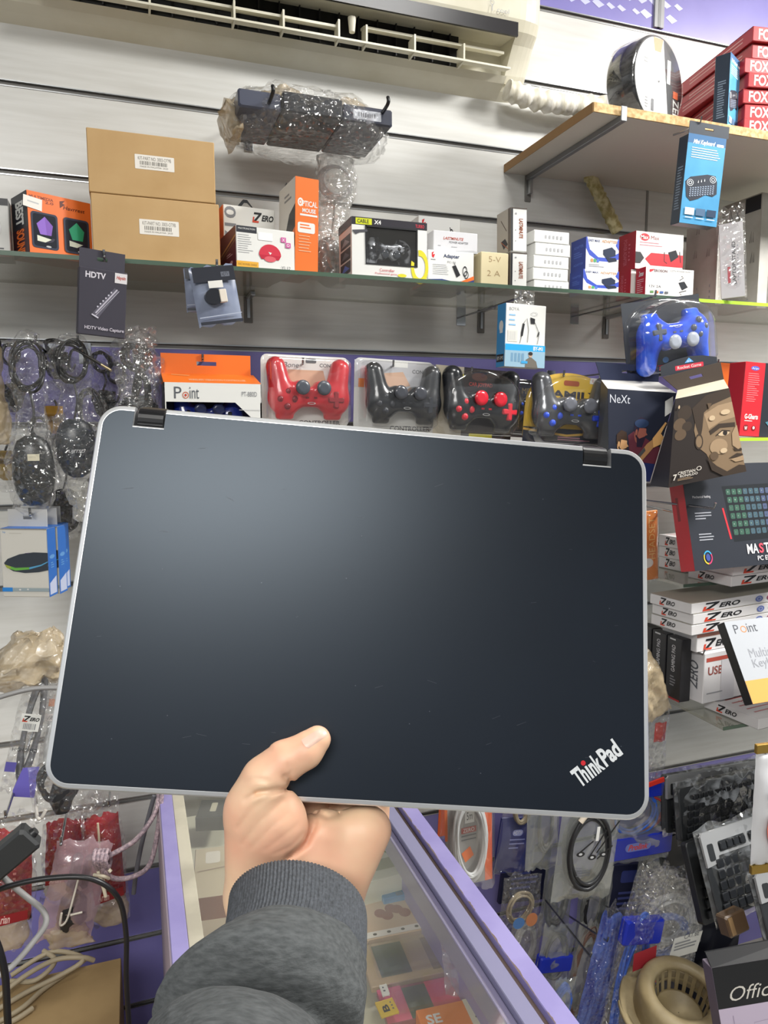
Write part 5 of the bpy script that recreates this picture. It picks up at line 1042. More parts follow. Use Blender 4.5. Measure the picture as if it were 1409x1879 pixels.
for i in range(14): u, v = r_.uniform(.05, .95), r_.uniform(.05, .95); F.ell(u, v, .0011, .0016, sc_, 8); F.k -= .00009
b.build('scratches', lap, label='fine pale scratches on the lid')

# ================================================================ HAND AND SLEEVE
def cc(px, py, z): return np.array([(px-CX)/FPX*z, (py-CY)/FPX*z, z])
def rp(r, z): return r*z/FPX
MC = Matrix([list(RW[i])+[CAM[i]] for i in range(3)]+[[0, 0, 0, 1]])      # photo axes to world, only used to pose the arm
def seg(p, a, b_): return s_cap(p, cc(*a[:3]), cc(*b_[:3]), rp(a[3], a[2]), rp(b_[3], b_[2]))
CREASE = [([(577, 1488), (578, 1512), (562, 1548), (530, 1575)], 5.5, .0022), ([(522, 1424), (534, 1434), (530, 1446), (508, 1452), (470, 1456)], 5, .0026), ([(528, 1404), (534, 1418), (530, 1428)], 3.5, .0010), ([(492, 1372), (500, 1380), (512, 1378)], 3, .0005),
          ([(508, 1446), (475, 1452), (450, 1468)], 4, .0014), ([(500, 1458), (462, 1484), (436, 1520)], 4, .0007), ([(520, 1470), (478, 1506), (444, 1548)], 3.5, .0005), ([(530, 1492), (496, 1520), (462, 1556)], 3.5, .0005), ([(548, 1512), (520, 1534), (486, 1560)], 3, .0005), ([(556, 1530), (535, 1552), (505, 1566)], 3, .0005),
          ([(578, 1488), (600, 1500), (622, 1494)], 5, .0016), ([(448, 1436), (470, 1428), (492, 1434)], 3.5, .0008), ([(560, 1372), (552, 1384), (548, 1396)], 3, .0003)]
def hand_sdf(p):
    d = seg(p, (582, 1357, .4275, 25), (560, 1378, .4262, 30)); k = .005
    d = s_min(d, seg(p, (560, 1378, .4262, 30), (522, 1397, .4250, 35)), k)
    d = s_min(d, seg(p, (522, 1397, .4250, 35), (488, 1432, .4240, 42)), k)
    d = s_min(d, seg(p, (488, 1432, .4240, 42), (455, 1480, .4255, 43)), .006)
    d = s_min(d, seg(p, (468, 1470, .424, 40), (500, 1500, .426, 44)), .006)
    m = s_ell(p, cc(506, 1510, .428), (rp(58, .426), rp(62, .426), .0155)); d = s_min(d, m, .007); d = s_min(d, seg(p, (500, 1530, .432, 44), (490, 1620, .442, 46)), .010)
    d = s_min(d, seg(p, (454, 1510, .428, 42), (462, 1640, .438, 48)), .007)
    q = seg(p, (500, 1640, .443, 50), (505, 1480, .450, 38))
    q = s_min(q, seg(p, (550, 1650, .444, 52), (592, 1528, .446, 42)), .009)
    q = s_min(q, seg(p, (592, 1650, .447, 50), (662, 1524, .451, 42)), .012)
    q = s_min(q, seg(p, (612, 1650, .449, 46), (683, 1522, .454, 31)), .012)
    q = s_min(q, seg(p, (520, 1560, .445, 48), (590, 1600, .447, 50)), .012)
    q = s_min(q, seg(p, (470, 1640, .445, 52), (490, 1740, .43, 62)), .012); q = s_min(q, seg(p, (590, 1640, .448, 60), (590, 1740, .43, 62)), .012); q = s_min(q, seg(p, (530, 1640, .445, 62), (530, 1740, .43, 68)), .012)
    d = s_min(d, q, .0095)
    for bx, L, r0, sp in ((510, .066, .0092, -.010), (572, .074, .0094, -.003), (632, .069, .0090, .003), (688, .054, .0080, .010)):   # the four fingers lie flat against the back
        B0 = cc(bx, 1512, .470); n_ = np.cross(LA, LB); dirv = -LB+LA*(sp/L); P0 = B0
        base = LT-LB*(-.1195)+n_*(.0275+r0+.0003); x_ = (B0-LT)@LA; K0 = LT+LA*x_+LB*.112+n_*(.0275+r0+.0003)
        K1 = K0+dirv*L*.42; K2 = K1+dirv*L*.32+n_*.0005; K3 = K2+dirv*L*.26
        f = s_cap(p, B0, K0, r0*1.15, r0*1.03); f = s_min(f, s_cap(p, K0, K1, r0*1.03, r0*.97), .002); f = s_min(f, s_cap(p, K1, K2, r0*.98, r0*.88), .002); f = s_min(f, s_cap(p, K2, K3, r0*.88, r0*.76), .002)
        d = s_min(d, f, .0035 if False else .003)
    X = p[:, 0]/p[:, 2]*FPX+CX; Y = p[:, 1]/p[:, 2]*FPX+CY; near = (np.abs(d) < .006) & (p[:, 2] < .452)
    xs, ys = X[near], Y[near]; add = np.zeros(xs.shape)
    for pl, sg, am in CREASE:
        best = np.full(xs.shape, 1e9)
        for (ax, ay), (bx, by) in zip(pl[:-1], pl[1:]):
            vx, vy = bx-ax, by-ay; t = np.clip(((xs-ax)*vx+(ys-ay)*vy)/(vx*vx+vy*vy), 0, 1); best = np.minimum(best, np.hypot(xs-ax-t*vx, ys-ay-t*vy))
        add += am*np.exp(-(best/sg)**2)
    d[near] += add
    nl, T_ = LT, np.cross(LA, LB)      # skin stays outside the laptop body
    sd = (p-LT)@T_; lx = (p-LT)@LA; ly = (p-LT)@LB
    boxd = np.maximum(np.maximum(-sd-.0002, sd-.0276), np.maximum(ly-.1197, -ly-.12))
    return s_sub(d, boxd, .0004)
m_skin = mat('skin', '#efcba8', .5, kind='noise', col2='#eab294', scale=24, sss=.12, lo=.35, hi=.7, detail=3, bump=0.12)
person = thing('person', 'left hand in a grey sweatshirt sleeve holding up the closed laptop', 'person', Matrix.Translation(MC@Vector(cc(530, 1640, .44))))
Pi = person.matrix_world.inverted()
lo = np.minimum(cc(395, 1318, .40), cc(395, 1318, .50)); hi = cc(735, 1770, .50)
b = MB(); iso_add(b, hand_sdf, (cc(395, 1310, .50)[0]-.002, cc(600, 1310, .45)[1], .398), (cc(745, 1700, .50)[0], cc(600, 1790, .45)[1], .515), .0013, m_skin)
hand = b.build('hand', person, Pi@MC, label='left hand: thumb over the lid, four fingers behind it')
sm = hand.modifiers.new('smooth', 'SMOOTH'); sm.factor = .5; sm.iterations = 2
# thumbnail draped on the thumb tip
def drape(px, py, off):
    z = np.linspace(.400, .45, 400); P = np.stack([(px-CX)/FPX*z, (py-CY)/FPX*z, z], 1); d = hand_sdf(P); i = int(np.argmax(d < 0)); return P[i]-np.array([0, 0, off])
b = MB(); A = []; nn = 10
c0, c1, c2, c3 = np.array([553., 1357.]), np.array([590., 1334.]), np.array([601., 1350.]), np.array([567., 1373.])
for j in range(nn+1):
    for i in range(nn+1):
        u, v = i/nn, j/nn; e = (1-(2*v-1)**2)*2.2*(1 if u > .5 else 0)*((2*u-1)**2) ; q = (c0*(1-u)+c1*u)*(1-v)+(c3*(1-u)+c2*u)*v; q = q+np.array([.85, -.5])*e-np.array([.85, -.5])*(1-(2*v-1)**2)*2.5*max(0, 1-2*u)
        A.append(tuple(drape(q[0], q[1], .00045-.0004*(abs(2*v-1)**4))))
b.add(A, [(j*(nn+1)+i, j*(nn+1)+i+1, (j+1)*(nn+1)+i+1, (j+1)*(nn+1)+i) for j in range(nn) for i in range(nn)], mat('thumbnail', '#dfbba9', .38), True)
b.build('thumbnail', hand, None)
# sleeve
m_knit = mat('grey_heather_knit', '#3b3e3f', .9, kind='noise', col2='#5b5e5f', scale=420, bump=.25, stretch=(.4, 1, 1), lo=.25, hi=.8); m_rib = mat('ribbed_knit', '#3c3f43', .9, kind='noise', col2='#54585e', scale=500, bump=.3, lo=.3, hi=.75)
def ring_at(cx, cy, z, rx, ry, tilt, n, f=None, ph=0.0):
    out = []; t = rad(tilt)
    for k in range(n):
        a = 2*math.pi*k/n; u, v = rp(rx, z)*math.cos(a), rp(ry, z)*math.sin(a); r_ = 1+(f(a) if f else 0); u, v = u*r_, v*r_
        x, y = u*math.cos(t)-v*math.sin(t), u*math.sin(t)+v*math.cos(t); c = cc(cx, cy, z); out.append((c[0]+x, c[1]+y*.97, c[2]+y*.25))
    return out
b = MB(); rib = lambda a: .011*math.cos(115*a); N_ = 690
def lerp_rings(keys, steps):
    out = []
    for i in range(len(keys)-1):
        for s in range(steps):
            t = s/steps; k0, k1, k2, k3 = keys[max(i-1, 0)], keys[i], keys[i+1], keys[min(i+2, len(keys)-1)]
            out.append([.5*(2*b1+(c1-a1)*t+(2*a1-5*b1+4*c1-d1_)*t*t+(3*b1-a1-3*c1+d1_)*t**3) for a1, b1, c1, d1_ in zip(k0, k1, k2, k3)])
    return out+[list(keys[-1])]
CK = [(545, 1672, .428, 106, 84, 14), (545, 1667, .417, 116, 94, 14), (545, 1665, .412, 124, 101, 14), (546, 1676, .406, 127, 106, 14), (544, 1708, .395, 129, 112, 14), (540, 1745, .383, 132, 116, 14), (535, 1766, .3765, 133, 117, 14), (534, 1780, .371, 126, 108, 14)]
b.loft([ring_at(*k[:6], N_, rib) for k in lerp_rings(CK, 4)], m_rib, False, True, M=None); o = b.build('cuff', person, Pi@MC, label='ribbed grey cuff')
b = MB()
SK_ = [(537, 1758, .3795, 132.5, 116, 14), (532, 1768, .375, 142, 123, 14), (515, 1792, .367, 158, 132, 14), (486, 1836, .355, 186, 148, 10), (472, 1872, .346, 190, 124, 6), (454, 1900, .338, 150, 84, 4), (440, 1925, .326, 140, 112, 2), (432, 1940, .316, 168, 158, 0), (434, 1968, .304, 188, 186, 0), (434, 2040, .280, 205, 200, 0), (430, 2140, .255, 220, 210, 0)]
def wr(i):
    def f(a): return .030*noise.noise(Vector((math.cos(a)*2.2, math.sin(a)*2.2, i*.16)))+.014*noise.noise(Vector((math.cos(a)*6, math.sin(a)*6, i*.3)))
    return f
KR = lerp_rings(SK_, 7); b.loft([ring_at(*k[:6], 160, wr(i) if i > 2 else None) for i, k in enumerate(KR)], m_knit, False, True); b.build('sleeve', person, Pi@MC, label='grey heather sweatshirt sleeve with a deep fold')

# ================================================================ DISPLAY COUNTER
ZC = .95; m_worn = mat('worn_purple_paint', '#8f87b6', .5, kind='noise', col2='#857dae', scale=12); m_wood = C('#6b5a52', .8); m_lil = mat('lilac_rail', '#8f8dab', .35, .3); m_cream = mat('cream_strip', '#b9b3a0', .5, kind='noise', col2='#a39d8c', scale=10)
m_ctop = mat('dusty_counter_glass', '#a8a690', .06, kind='film', scale=4, alpha=.05, refl=.16)
ct = thing('display_counter', 'glass-topped display counter with worn purple wooden edges', 'display counter', Matrix.Translation((.23, -.6, 0)))
def cb(x0, y0, z0, x1, y1, z1, m, nm, ch=.001, lb=None):
    b = MB(); b.box(x0-.23, y0+.6, z0, x1-.23, y1+.6, z1, m, ch); b.build(nm, ct, label=lb)
YN, YF = -1.12, -.03
cb(.0185, YN, 0, .0205, YF, ZC-.003, C('#a99aa6', .6), 'side_board', 0, 'greyish outer skin of the left board'); cb(.0205, YN, 0, .042, YF, ZC, m_worn, 'side_board')
cb(.412, YN, 0, .438, YF, ZC, m_worn, 'side_board'); cb(.4385, YN, 0, .440, YF, ZC-.004, m_wood, 'side_board', 0)
cb(.042, YN, .90, .062, YF, ZC-.004, m_cream, 'trim_strip', .001, 'cream strip along the glass')
cb(.404, YN, .90, .412, YF, ZC-.010, m_wood, 'trim_strip', 0, 'bare brown wood strip'); cb(.382, YN, .915, .404, YF, ZC-.004, m_lil, 'rail'); cb(.370, YN, .90, .382, YF, ZC-.014, C('#7f7a96', .4), 'rail')
cb(.062, YN, ZC-.016, .372, YF, ZC-.010, m_ctop, 'glass_top', 0)
cb(.043, YN, .745, .411, YF, .75, C('#c2c0a8', .5), 'inner_shelf', 0); cb(.043, YF-.01, .0, .411, YF, ZC-.02, C('#5d5a52', .6), 'back_panel', 0)
b = MB(); r_ = random.Random(9); y = YN+.62
while y < YF+.5:      # flaked paint along the inner edge of the right board
    L = r_.uniform(.02, .09); n_ = 9; A = [(.412-.23, y, ZC+.0004)]
    for k in range(n_+1): A.append((.412-.23+max(.0002, (.0012+.0035*abs(noise.noise(Vector((y*40+k*1.7, 1, 2)))))*math.sin(math.pi*k/n_)**.5), y+L*k/n_, ZC+.0004))
    A.append((.412-.23, y+L, ZC+.0004)); b.add(A, [tuple(range(len(A)))[::-1]], m_wood); y += L+r_.uniform(.0, .03)
o = b.build('chipped_edge', ct, label='flaked brown patches along the purple edge'); o['kind'] = 'stuff'

def flat(name, label, cat, nl, nr, fl, Z, th, m, draw=None, film=False, group=None, faces=None):
    A, B_, D_ = PZ(*nl, Z), PZ(*nr, Z), PZ(*fl, Z); u = (B_-A); w = u.length; u.normalize(); v = Vector((0, 0, 1)).cross(u); dpt = max(.01, (D_-A).dot(v))
    M = Matrix.Identity(4)
    for i, c in enumerate((u, v, Vector((0, 0, 1)), A-Vector((0, 0, th)))):
        for k in range(3): M[k][i] = c[k]
    b = carton_mesh(w, dpt, th, m, faces, dict(top=draw) if draw else None)
    if not film: return single(b, name, label, cat, M, group), w, dpt
    t = thing(name, label, cat, M, group); b.build('card', t); b = MB(); b.box(w*.08, dpt*.1, th+.0005, w*.92, dpt*.9, th+.016, m_film_c, .004); b.build('blister', t); return t, w, dpt
flat('product_box', 'white and pale green box under the counter glass beyond the blue case', 'box', (640, 1628), (752, 1600), (655, 1545), .83, .078, C('#dfe3cc', .5), lambda F: (F.rect(0, .55, 1, .8, C('#a7ae8e', .5)), F.poly([(.55, .1), (.95, .05), (.9, .5)], C('#6f9a4c', .5))))
o, w, dd = flat('plastic_case', 'translucent blue plastic case inside the display counter', 'case', (704, 1650), (764, 1637), (692, 1600), .80, .048, mat('blue_case', '#2f8ac0', .2, coat=.5), lambda F: (F.rr(.12, .1, .88, .85, C('#5c93a4', .25), .3), F.rr(.4, .86, .6, .99, C('#2f6a90', .3), .2)))
flat('product_pack', 'tan pack printed with a reddish picture and a row of small symbols under the glass', 'package', (668, 1726), (848, 1690), (640, 1660), .79, .035, C('#cdb294', .5), lambda F: (F.rect(.0, .0, 1, .06, C('#8c6c58', .4)), [F.ell(.25+.06*i, .4+.1*math.sin(i*2), .06, .12, C('#8c4038', .4)) for i in range(5)], F.rect(0, .84, 1, .99, C('#ece8dc', .5)), [F.ell(.12+.14*i, .915, .02, .03, C('#2a2826', .4)) for i in range(6)], F.poly([(.55, 0), (.7, 0), (.78, .8), (.62, .8)], C('#c2b49a', .4))))
flat('blister_pack', 'tan card with a grey green square in clear plastic under the counter glass', 'package', (682, 1812), (868, 1772), (664, 1735), .785, .01, C('#b8a482', .5), lambda F: (F.rect(.12, .08, .42, .85, C('#56685a', .5)), F.rect(.62, .1, .8, .9, C('#8a7c66', .5))), True)
flat('pink_pack', 'pink and dark package with a yellow tag marked B under the glass', 'package', (712, 1880), (930, 1830), (688, 1818), .785, .01, C('#8d4a52', .5), lambda F: (F.rect(.0, .0, .2, 1, C('#d0607c', .5)), F.rect(.2, .1, .4, 1, C('#4c5a4c', .5)), F.rect(.4, .05, .68, 1, C('#d83a6c', .5)), F.rect(.7, .1, .98, .9, C('#5d3034', .5))), True)
flat('paper_tag', 'small yellow tag marked B under the counter glass', 'tag', (700, 1868), (733, 1858), (694, 1838), .803, .001, C('#d0b030', .5), lambda F: (F.text('B', .25, .3, .6, .75, DK, .03, 0, 90), F.lines(.75, .2, .85, .8, 3, MG)))
flat('paper_tag', 'small white tag beside the yellow one under the counter glass', 'tag', (702, 1828), (716, 1825), (697, 1808), .803, .001, C('#d8d8cc', .5), lambda F: F.lines(.3, .2, .6, .8, 2, MG))
flat('orange_box', 'orange and white box with a yellow patch at the bottom of the display counter', 'box', (790, 1925), (985, 1880), (776, 1850), .80, .04, C('#e07a30', .5), lambda F: (F.text('SE', .06, .2, .2, .45, WHITE, .03), F.rect(.45, .0, 1, .8, C('#d9d4bc', .5)), F.ell(.6, .3, .09, .16, C('#d8c040', .5)), F.poly([(.85, .05), (.98, .8), (.72, .8)], C('#b0683c', .5)), F.line([(.5, .5), (.75, .45)], .04, DK), F.text('ST', .70, .06, .78, .25, MG)))
flat('cream_box', 'cream box inside the counter beside the left purple edge', 'box', (352, 1650), (425, 1640), (345, 1560), .84, .07, C('#b8ad94', .5), lambda F: (F.rr(.3, .1, .7, .35, C('#cfcabc', .4), .2), F.line([(.1, .5), (.9, .45)], .02, C('#9a8a7a', .5))), faces=dict(front=C('#94685c', .5)))
flat('white_carton', 'pale carton beneath the sleeve inside the left of the counter', 'box', (345, 1760), (450, 1745), (340, 1690), .80, .04, C('#a59a84', .5))
flat('phone_box', 'small black box at the far left under the counter glass', 'box', (358, 1500), (415, 1498), (360, 1468), .82, .03, C('#22262c', .3), lambda F: F.rr(.4, .2, .6, .7, C('#b8b49c', .4), .2))
for i, (px, py, X_) in enumerate(((848, 1745, .36), (800, 1620, .35), (760, 1530, .34))):
    q = PZ(px, py, .84); b = MB(); bag(.06, .11, .03, m_film_b, 30+i, .008, 30, 12, -.03, 0, -.08, mb=b)
    single(b, 'plastic_bag', ['clear bag standing near the right rail inside the counter', 'clear bag beside the blue case inside the counter', 'clear bag at the far end inside the counter'][i], 'bag', at(q.x, q.y, .83, 20*i, -10))
flat('dark_box', 'dim grey carton near the bottom right inside the display counter', 'box', (960, 1890), (1040, 1870), (905, 1800), .785, .03, C('#6d6a70', .5))
flat('lilac_box', 'dull lilac carton by the right rail inside the counter', 'box', (905, 1790), (955, 1780), (880, 1745), .785, .03, C('#77748a', .5))

# ================================================================ BAGS OF CABLES
def loops(b, cx, cy, cz, rx, rz, n, r, m, seed=1, jit=.12, tilt=0):
    rr = random.Random(seed)
    for i in range(n):
        k = 1+rr.uniform(-jit, jit); a0 = rr.uniform(-.4, .4); dy = rr.uniform(-1, 1)*r*2.2
        b.tube([(cx+rx*k*math.cos(a*math.pi/6+a0), cy+dy+rr.uniform(-r, r)*.6, cz+rz*k*math.sin(a*math.pi/6+a0*.5)) for a in range(12)], r, m, 7, closed=True, sub=3)
m_gcab = mat('grey_cable', '#77787a', .45); m_wcab = mat('white_cable', '#d2d4d4', .4); m_bcab = mat('blue_cable', '#2f62c8', .35); m_tcab = mat('tan_cable', '#a3967c', .5); m_kcab = C('#26272a', .4)
def cable_bag(name, label, bl, br, tl, Y, cable=None, cab_mat=None, film=None, yaw=0, pitch=0, th=.03, header=None, footer=None, draw=None, loop=(.5, .5, .3, .3, 6), r=.003, seed=1, amp=.006, cat='bagged cable', extra=None, neck=0, group=None):
    M, w, h = frame(bl, br, tl, Y, yaw, pitch); t = thing(name, label, cat, M, group)
    if cab_mat is not None:
        b = MB(); u, v, ru, rv, n = loop; loops(b, w*u, 0, h*(1-v), w*ru, h*rv, n, r, cab_mat, seed); b.build('cable', t)
    b = MB(); bag(w, h, th, film or m_film, seed, amp, 26, 18, neck=neck, mb=b); b.build('plastic_bag', t)
    if header: b = MB(); F = Face(b, (0, -th*.30, h), (1, 0, 0), (0, 0, -1), w, h, (0, -1, 0)); b.box(.001, -th*.3, h*(1-header[1]), w-.001, th*.3, h*(1-header[0]), header[2], .002); b.build('header', t)
    if draw: b = MB(); F = Face(b, (0, -th/2-amp*1.1, h), (1, 0, 0), (0, 0, -1), w, h, (0, -1, 0)); draw(F); b.build('printed_label', t)
    if extra: extra(t, w, h)
    return t, w, h
def ptag(zt=DK):
    def f(F, u0, v0, u1, v1): F.rect(u0, v0, u1, v1, C('#deded8', .5)); zlogo(F, u0+(u1-u0)*.1, v0+(v1-v0)*.12, u0+(u1-u0)*.95, v0+(v1-v0)*.48); F.bars(u0+(u1-u0)*.2, v0+(v1-v0)*.55, u0+(u1-u0)*.85, v0+(v1-v0)*.9, GRY, 8)
    return f
_tag = ptag()
# ---- left side, beside and under the laptop corner
cable_bag('cable_pack', 'grey cables in a clear bag with a white barcode tag, at the left edge', (2, 1448), (66, 1452), (0, 1222), -.20, cab_mat=m_gcab, film=m_film, loop=(.5, .48, .20, .40, 13), r=.0036, seed=21, th=.035,
          draw=lambda F: (_tag(F, .15, .32, .70, .46), F.text('HIGH SPEED', .1, .60, .8, .63, DK), F.poly([(.35, .95), (.5, .76), (.95, .74), (1, 1), (.4, 1)], C('#6a62b8', .4)), F.rect(.0, .72, .3, .8, C('#5a549c', .4))))
cable_bag('cable_pack', 'clear bag with pale cables and a small white label beside the grey cable pack', (62, 1452), (125, 1452), (60, 1228), -.17, cab_mat=m_wcab, film=m_film_b, loop=(.5, .55, .3, .3, 4), r=.003, seed=22, draw=lambda F: (F.rect(.1, .2, .5, .26, C('#c08a70', .4)), F.rect(.05, .32, .6, .38, C('#cfc8c4', .4)), F.text('USB - EXT', .1, .335, .55, .365, MG)))
b = MB(); lumpy([(0, 0, -.02, .05, .03), (0, -.01, .0, .09, .05), (.01, -.01, .03, .08, .05), (.02, 0, .06, .05, .04), (.03, 0, .075, .02, .02)], m_film_d, 31, .02, 30, 50, b)
q = PY(52, 1232, -.17); single(b, 'plastic_bundle', 'bunched yellowish plastic above the grey cable pack at the left', 'plastic bag', Matrix.Translation(q))
t, w, h = cable_bag('cable_pack', 'dark plugs in a clear bag poking out under the laptop corner', (66, 1512), (190, 1482), (68, 1402), -.26, cab_mat=m_kcab, film=m_film, loop=(.4, .4, .25, .3, 5), r=.004, seed=23)
b = MB(); lumpy([(w*.4, 0, h*.1, .012, .01), (w*.42, 0, h*.35, .022, .014), (w*.5, 0, h*.6, .02, .014), (w*.5, 0, h*.7, .008, .008)], m_kcab, 3, .002, 40, 18, b); b.build('plug', t)
def thing_tube(name, label, cat, pts, r, m, n=8, sub=8, parent=None):
    o = Vector(pts[0]); b = MB(); b.tube([Vector(p)-o for p in pts], r, m, n, sub=sub)
    if parent: return b.build(name, parent)
    return single(b, name, label, cat, Matrix.Translation(o))
thing_tube('display_hook', 'pale wire hook sticking out under the laptop corner', 'hook', [PY(58, 1360, -.01), PY(64, 1440, -.18), PY(68, 1496, -.29), PY(76, 1500, -.30), PY(84, 1486, -.30)], .003, C('#c4bfb6', .4))
thing_tube('cable', 'thick grey cable crossing the bag of grey cables at the left', 'cable', [PY(-30, 1290, -.26), PY(10, 1276, -.26), PY(60, 1264, -.26), PY(110, 1262, -.26), PY(150, 1262, -.25)], .0042, C('#8a8988', .4))
m_redpk = mat('red_pack_print', '#a3202c', .22, kind='noise', col2='#7c1822', scale=20); m_redfilm = mat('red_film', '#a83040', .16, kind='film', scale=25, bump=.9, alpha=.45); m_pink = mat('pinkish_film', '#c9a8b0', .16, kind='film', scale=25, bump=.9, alpha=.34)
def red_pack(label, bl, br, tl, Y, seed, yaw=0, lab=True):
    M, w, h = frame(bl, br, tl, Y, yaw); t = thing('adapter_pack', label, 'packaged adapter', M, None)
    b = MB(); bag(w*.84, h*.66, .022, m_redpk, seed, .004, 24, 14, w*.08, .003, h*.2, mb=b); b.build('red_sleeve', t)
    b = MB(); bag(w, h, .034, m_film, seed+5, .008, 26, 18, mb=b); b.build('plastic_bag', t)
    b = MB(); lumpy([(w*.5, 0, .0, w*.3, .01), (w*.5, 0, h*.06, w*.42, .014), (w*.5, 0, h*.2, w*.36, .016), (w*.5, 0, h*.22, w*.2, .01)], m_film_d, seed, .006, 40, 24, b); b.build('bag_tail', t, label='tan crumpled end of the bag')
    if lab: b = MB(); F = Face(b, (0, -.0185, h), (1, 0, 0), (0, 0, -1), w, h, (0, -1, 0)); F.poly([(.12, .72), (.88, .69), (.88, .76), (.12, .79)], C('#8c1c26', .3)); F.text('Arian', .2, .71, .5, .77, C('#d8b8b0', .4), .02, .3); F.lines(.55, .3, .62, .6, 8, C('#c08078', .4), seed); b.build('printed_label', t)
    return t, w, h
red_pack('red adapter pack in a clear bag at the bottom left edge', (-22, 1745), (62, 1732), (-30, 1490), -.30, 41)
red_pack('red pack in a clear bag behind the pinkish bag with a black adapter', (75, 1650), (150, 1640), (72, 1488), -.20, 42)
red_pack('narrow red pack in shadow behind the pinkish bag', (128, 1690), (182, 1680), (126, 1478), -.16, 43, lab=False)
t, w, h = red_pack('red pack in a clear bag hanging behind the knotted cord', (172, 1700), (242, 1682), (165, 1468), -.22, 44)
b = MB(); b.tube([(w*.42, -.02, h*.85), (w*.4, -.021, h*.55), (w*.42, -.02, h*.35)], .0022, C('#c2b49a', .5), 6, sub=4); b.build('cord', t)
M, w, h = frame((66, 1722), (168, 1722), (62, 1535), -.34, 0, 0); t = thing('adapter_pack', 'pinkish clear bag holding a black adapter and tied white wire', 'packaged adapter', M)
b = MB(); b.box(w*.33, -.006, h*.45, w*.52, .01, h*.85, m_kcab, .006); b.box(w*.56, -.006, h*.5, w*.72, .01, h*.84, C('#34363a', .4), .006); b.build('plug', t)
b = MB(); lumpy([(w*.5, 0, h*.1, w*.16, .012), (w*.55, 0, h*.22, w*.28, .02), (w*.52, 0, h*.4, w*.24, .018), (w*.5, 0, h*.46, w*.1, .01)], m_kcab, 4, .002, 40, 20, b); b.build('adapter', t)
b = MB(); bag(w, h, .04, m_pink, 47, .008, 28, 20, mb=b); b.build('plastic_bag', t)
b = MB(); b.tube([(w*.5, -.026, h*.72), (w*.48, -.028, h*.45), (w*.45, -.028, h*.28), (w*.36, -.028, h*.24), (w*.34, -.028, h*.36)], .0018, C('#d6cfc0', .5), 6, sub=4); b.tube([(w*.5, -.028, h*.34), (w*.7, -.028, h*.37)], .0018, C('#d6cfc0', .5), 6); b.build('twist_tie', t)
b = MB(); lumpy([(w*.5, 0, -.012, w*.22, .008), (w*.55, 0, .0, w*.5, .012), (w*.5, 0, .015, w*.4, .014), (w*.5, 0, .03, w*.3, .012)], m_film_d, 49, .007, 40, 24, b); b.build('bag_tail', t, label='tan crumpled end of the bag')
# cords
m_braid = mat('braided_cord', '#b9a2a6', .6, kind='noise', col2='#7f7078', scale=220, lo=.35, hi=.6)
t = thing('braided_cable', 'knotted pinkish grey braided cord looped down from the laptop edge', 'cable', Matrix.Translation(PY(185, 1575, -.36))); o_ = t.location
def rel(px, py, Y): return PY(px, py, Y)-o_
b = MB(); b.tube([rel(294, 1440, -.33), rel(285, 1490, -.35), rel(250, 1540, -.37), rel(205, 1568, -.37), rel(182, 1582, -.37), rel(178, 1568, -.38), rel(195, 1572, -.385), rel(190, 1595, -.38), rel(210, 1612, -.37), rel(245, 1608, -.37), rel(275, 1585, -.36), rel(290, 1520, -.35), rel(298, 1440, -.34)], .0042, m_braid, 8, sub=8); b.build('cord', t)
b = MB()
for i in range(4): b.tube([rel(176+7*i, 1560, -.375), rel(172+7*i, 1578, -.39), rel(180+6*i, 1594, -.375), rel(188+5*i, 1577, -.362)], .0036, m_braid, 8, closed=True, sub=5)
b.build('knot', t)
b = MB(); b.tube([rel(180, 1598, -.375), rel(188, 1622, -.38), rel(194, 1645, -.38)], .003, C('#d8cdb4', .5), 6, sub=3); b.tube([rel(196, 1592, -.375), rel(204, 1600, -.38)], .003, C('#d8cdb4', .5), 6); b.tube([rel(172, 1605, -.375), rel(190, 1608, -.385), rel(200, 1612, -.38)], .0028, C('#cfc4ac', .5), 6, sub=3); b.build('twist_tie', t)
thing_tube('cable', 'dark strap hanging between the red pack and the counter edge', 'cable', [PY(283, 1460, -.30), PY(262, 1540, -.30), PY(250, 1600, -.30), PY(245, 1640, -.30)], .004, C('#5a5a60', .5))
thing_tube('power_cable', 'black cable arching over the brown box at the bottom left', 'cable', [PY(-40, 1650, -.42), PY(10, 1628, -.44), PY(85, 1612, -.45), PY(165, 1612, -.46), PY(215, 1645, -.46), PY(231, 1710, -.46), PY(232, 1800, -.46), PY(240, 1930, -.46)], .0042, C('#1d1d1f', .35))
thing_tube('power_cable', 'thick black cable hanging down at the left edge beside the brown box', 'cable', [PY(-40, 1660, -.50), PY(-10, 1720, -.52), PY(8, 1780, -.53), PY(13, 1850, -.53), PY(18, 1960, -.53)], .0052, C('#141416', .35))
t = thing('power_adapter', 'black power adapter block at the left edge above the black cable', 'power adapter', basis(PY(14, 1568, -.44), (.80, 0, .60), (-.6, 0, .8))); b = MB(); b.box(-.075, -.014, -.021, .045, .014, .021, C('#2c2e2f', .45), .004); b.build('housing', t)
b = MB(); b.cyl((.045, 0, 0), (.051, 0, 0), .008, .006, C('#1d1e1f', .4), 10); b.build('cord_boss', t)
thing_tube('cable', 'grey flat cable looping from the black adapter down to the brown box', 'cable', [PY(-8, 1590, -.42), PY(12, 1615, -.43), PY(48, 1645, -.43), PY(78, 1670, -.44), PY(84, 1695, -.45), PY(60, 1730, -.46), PY(20, 1775, -.48), PY(-20, 1800, -.5)], .0045, C('#8d8c8a', .5))
ZB = .60; fr = PZ(222, 1757, ZB); nr = PZ(204, 1879, ZB)
b = carton_mesh(1.0, .45, ZB, mat('dull_card', '#a0865c', .8, kind='noise', col2='#937a52', scale=12), None, dict(right=lambda F: F.rect(.0, .0, 1, 1, C('#7a6440', .7))), x=0, y=0, z=0)
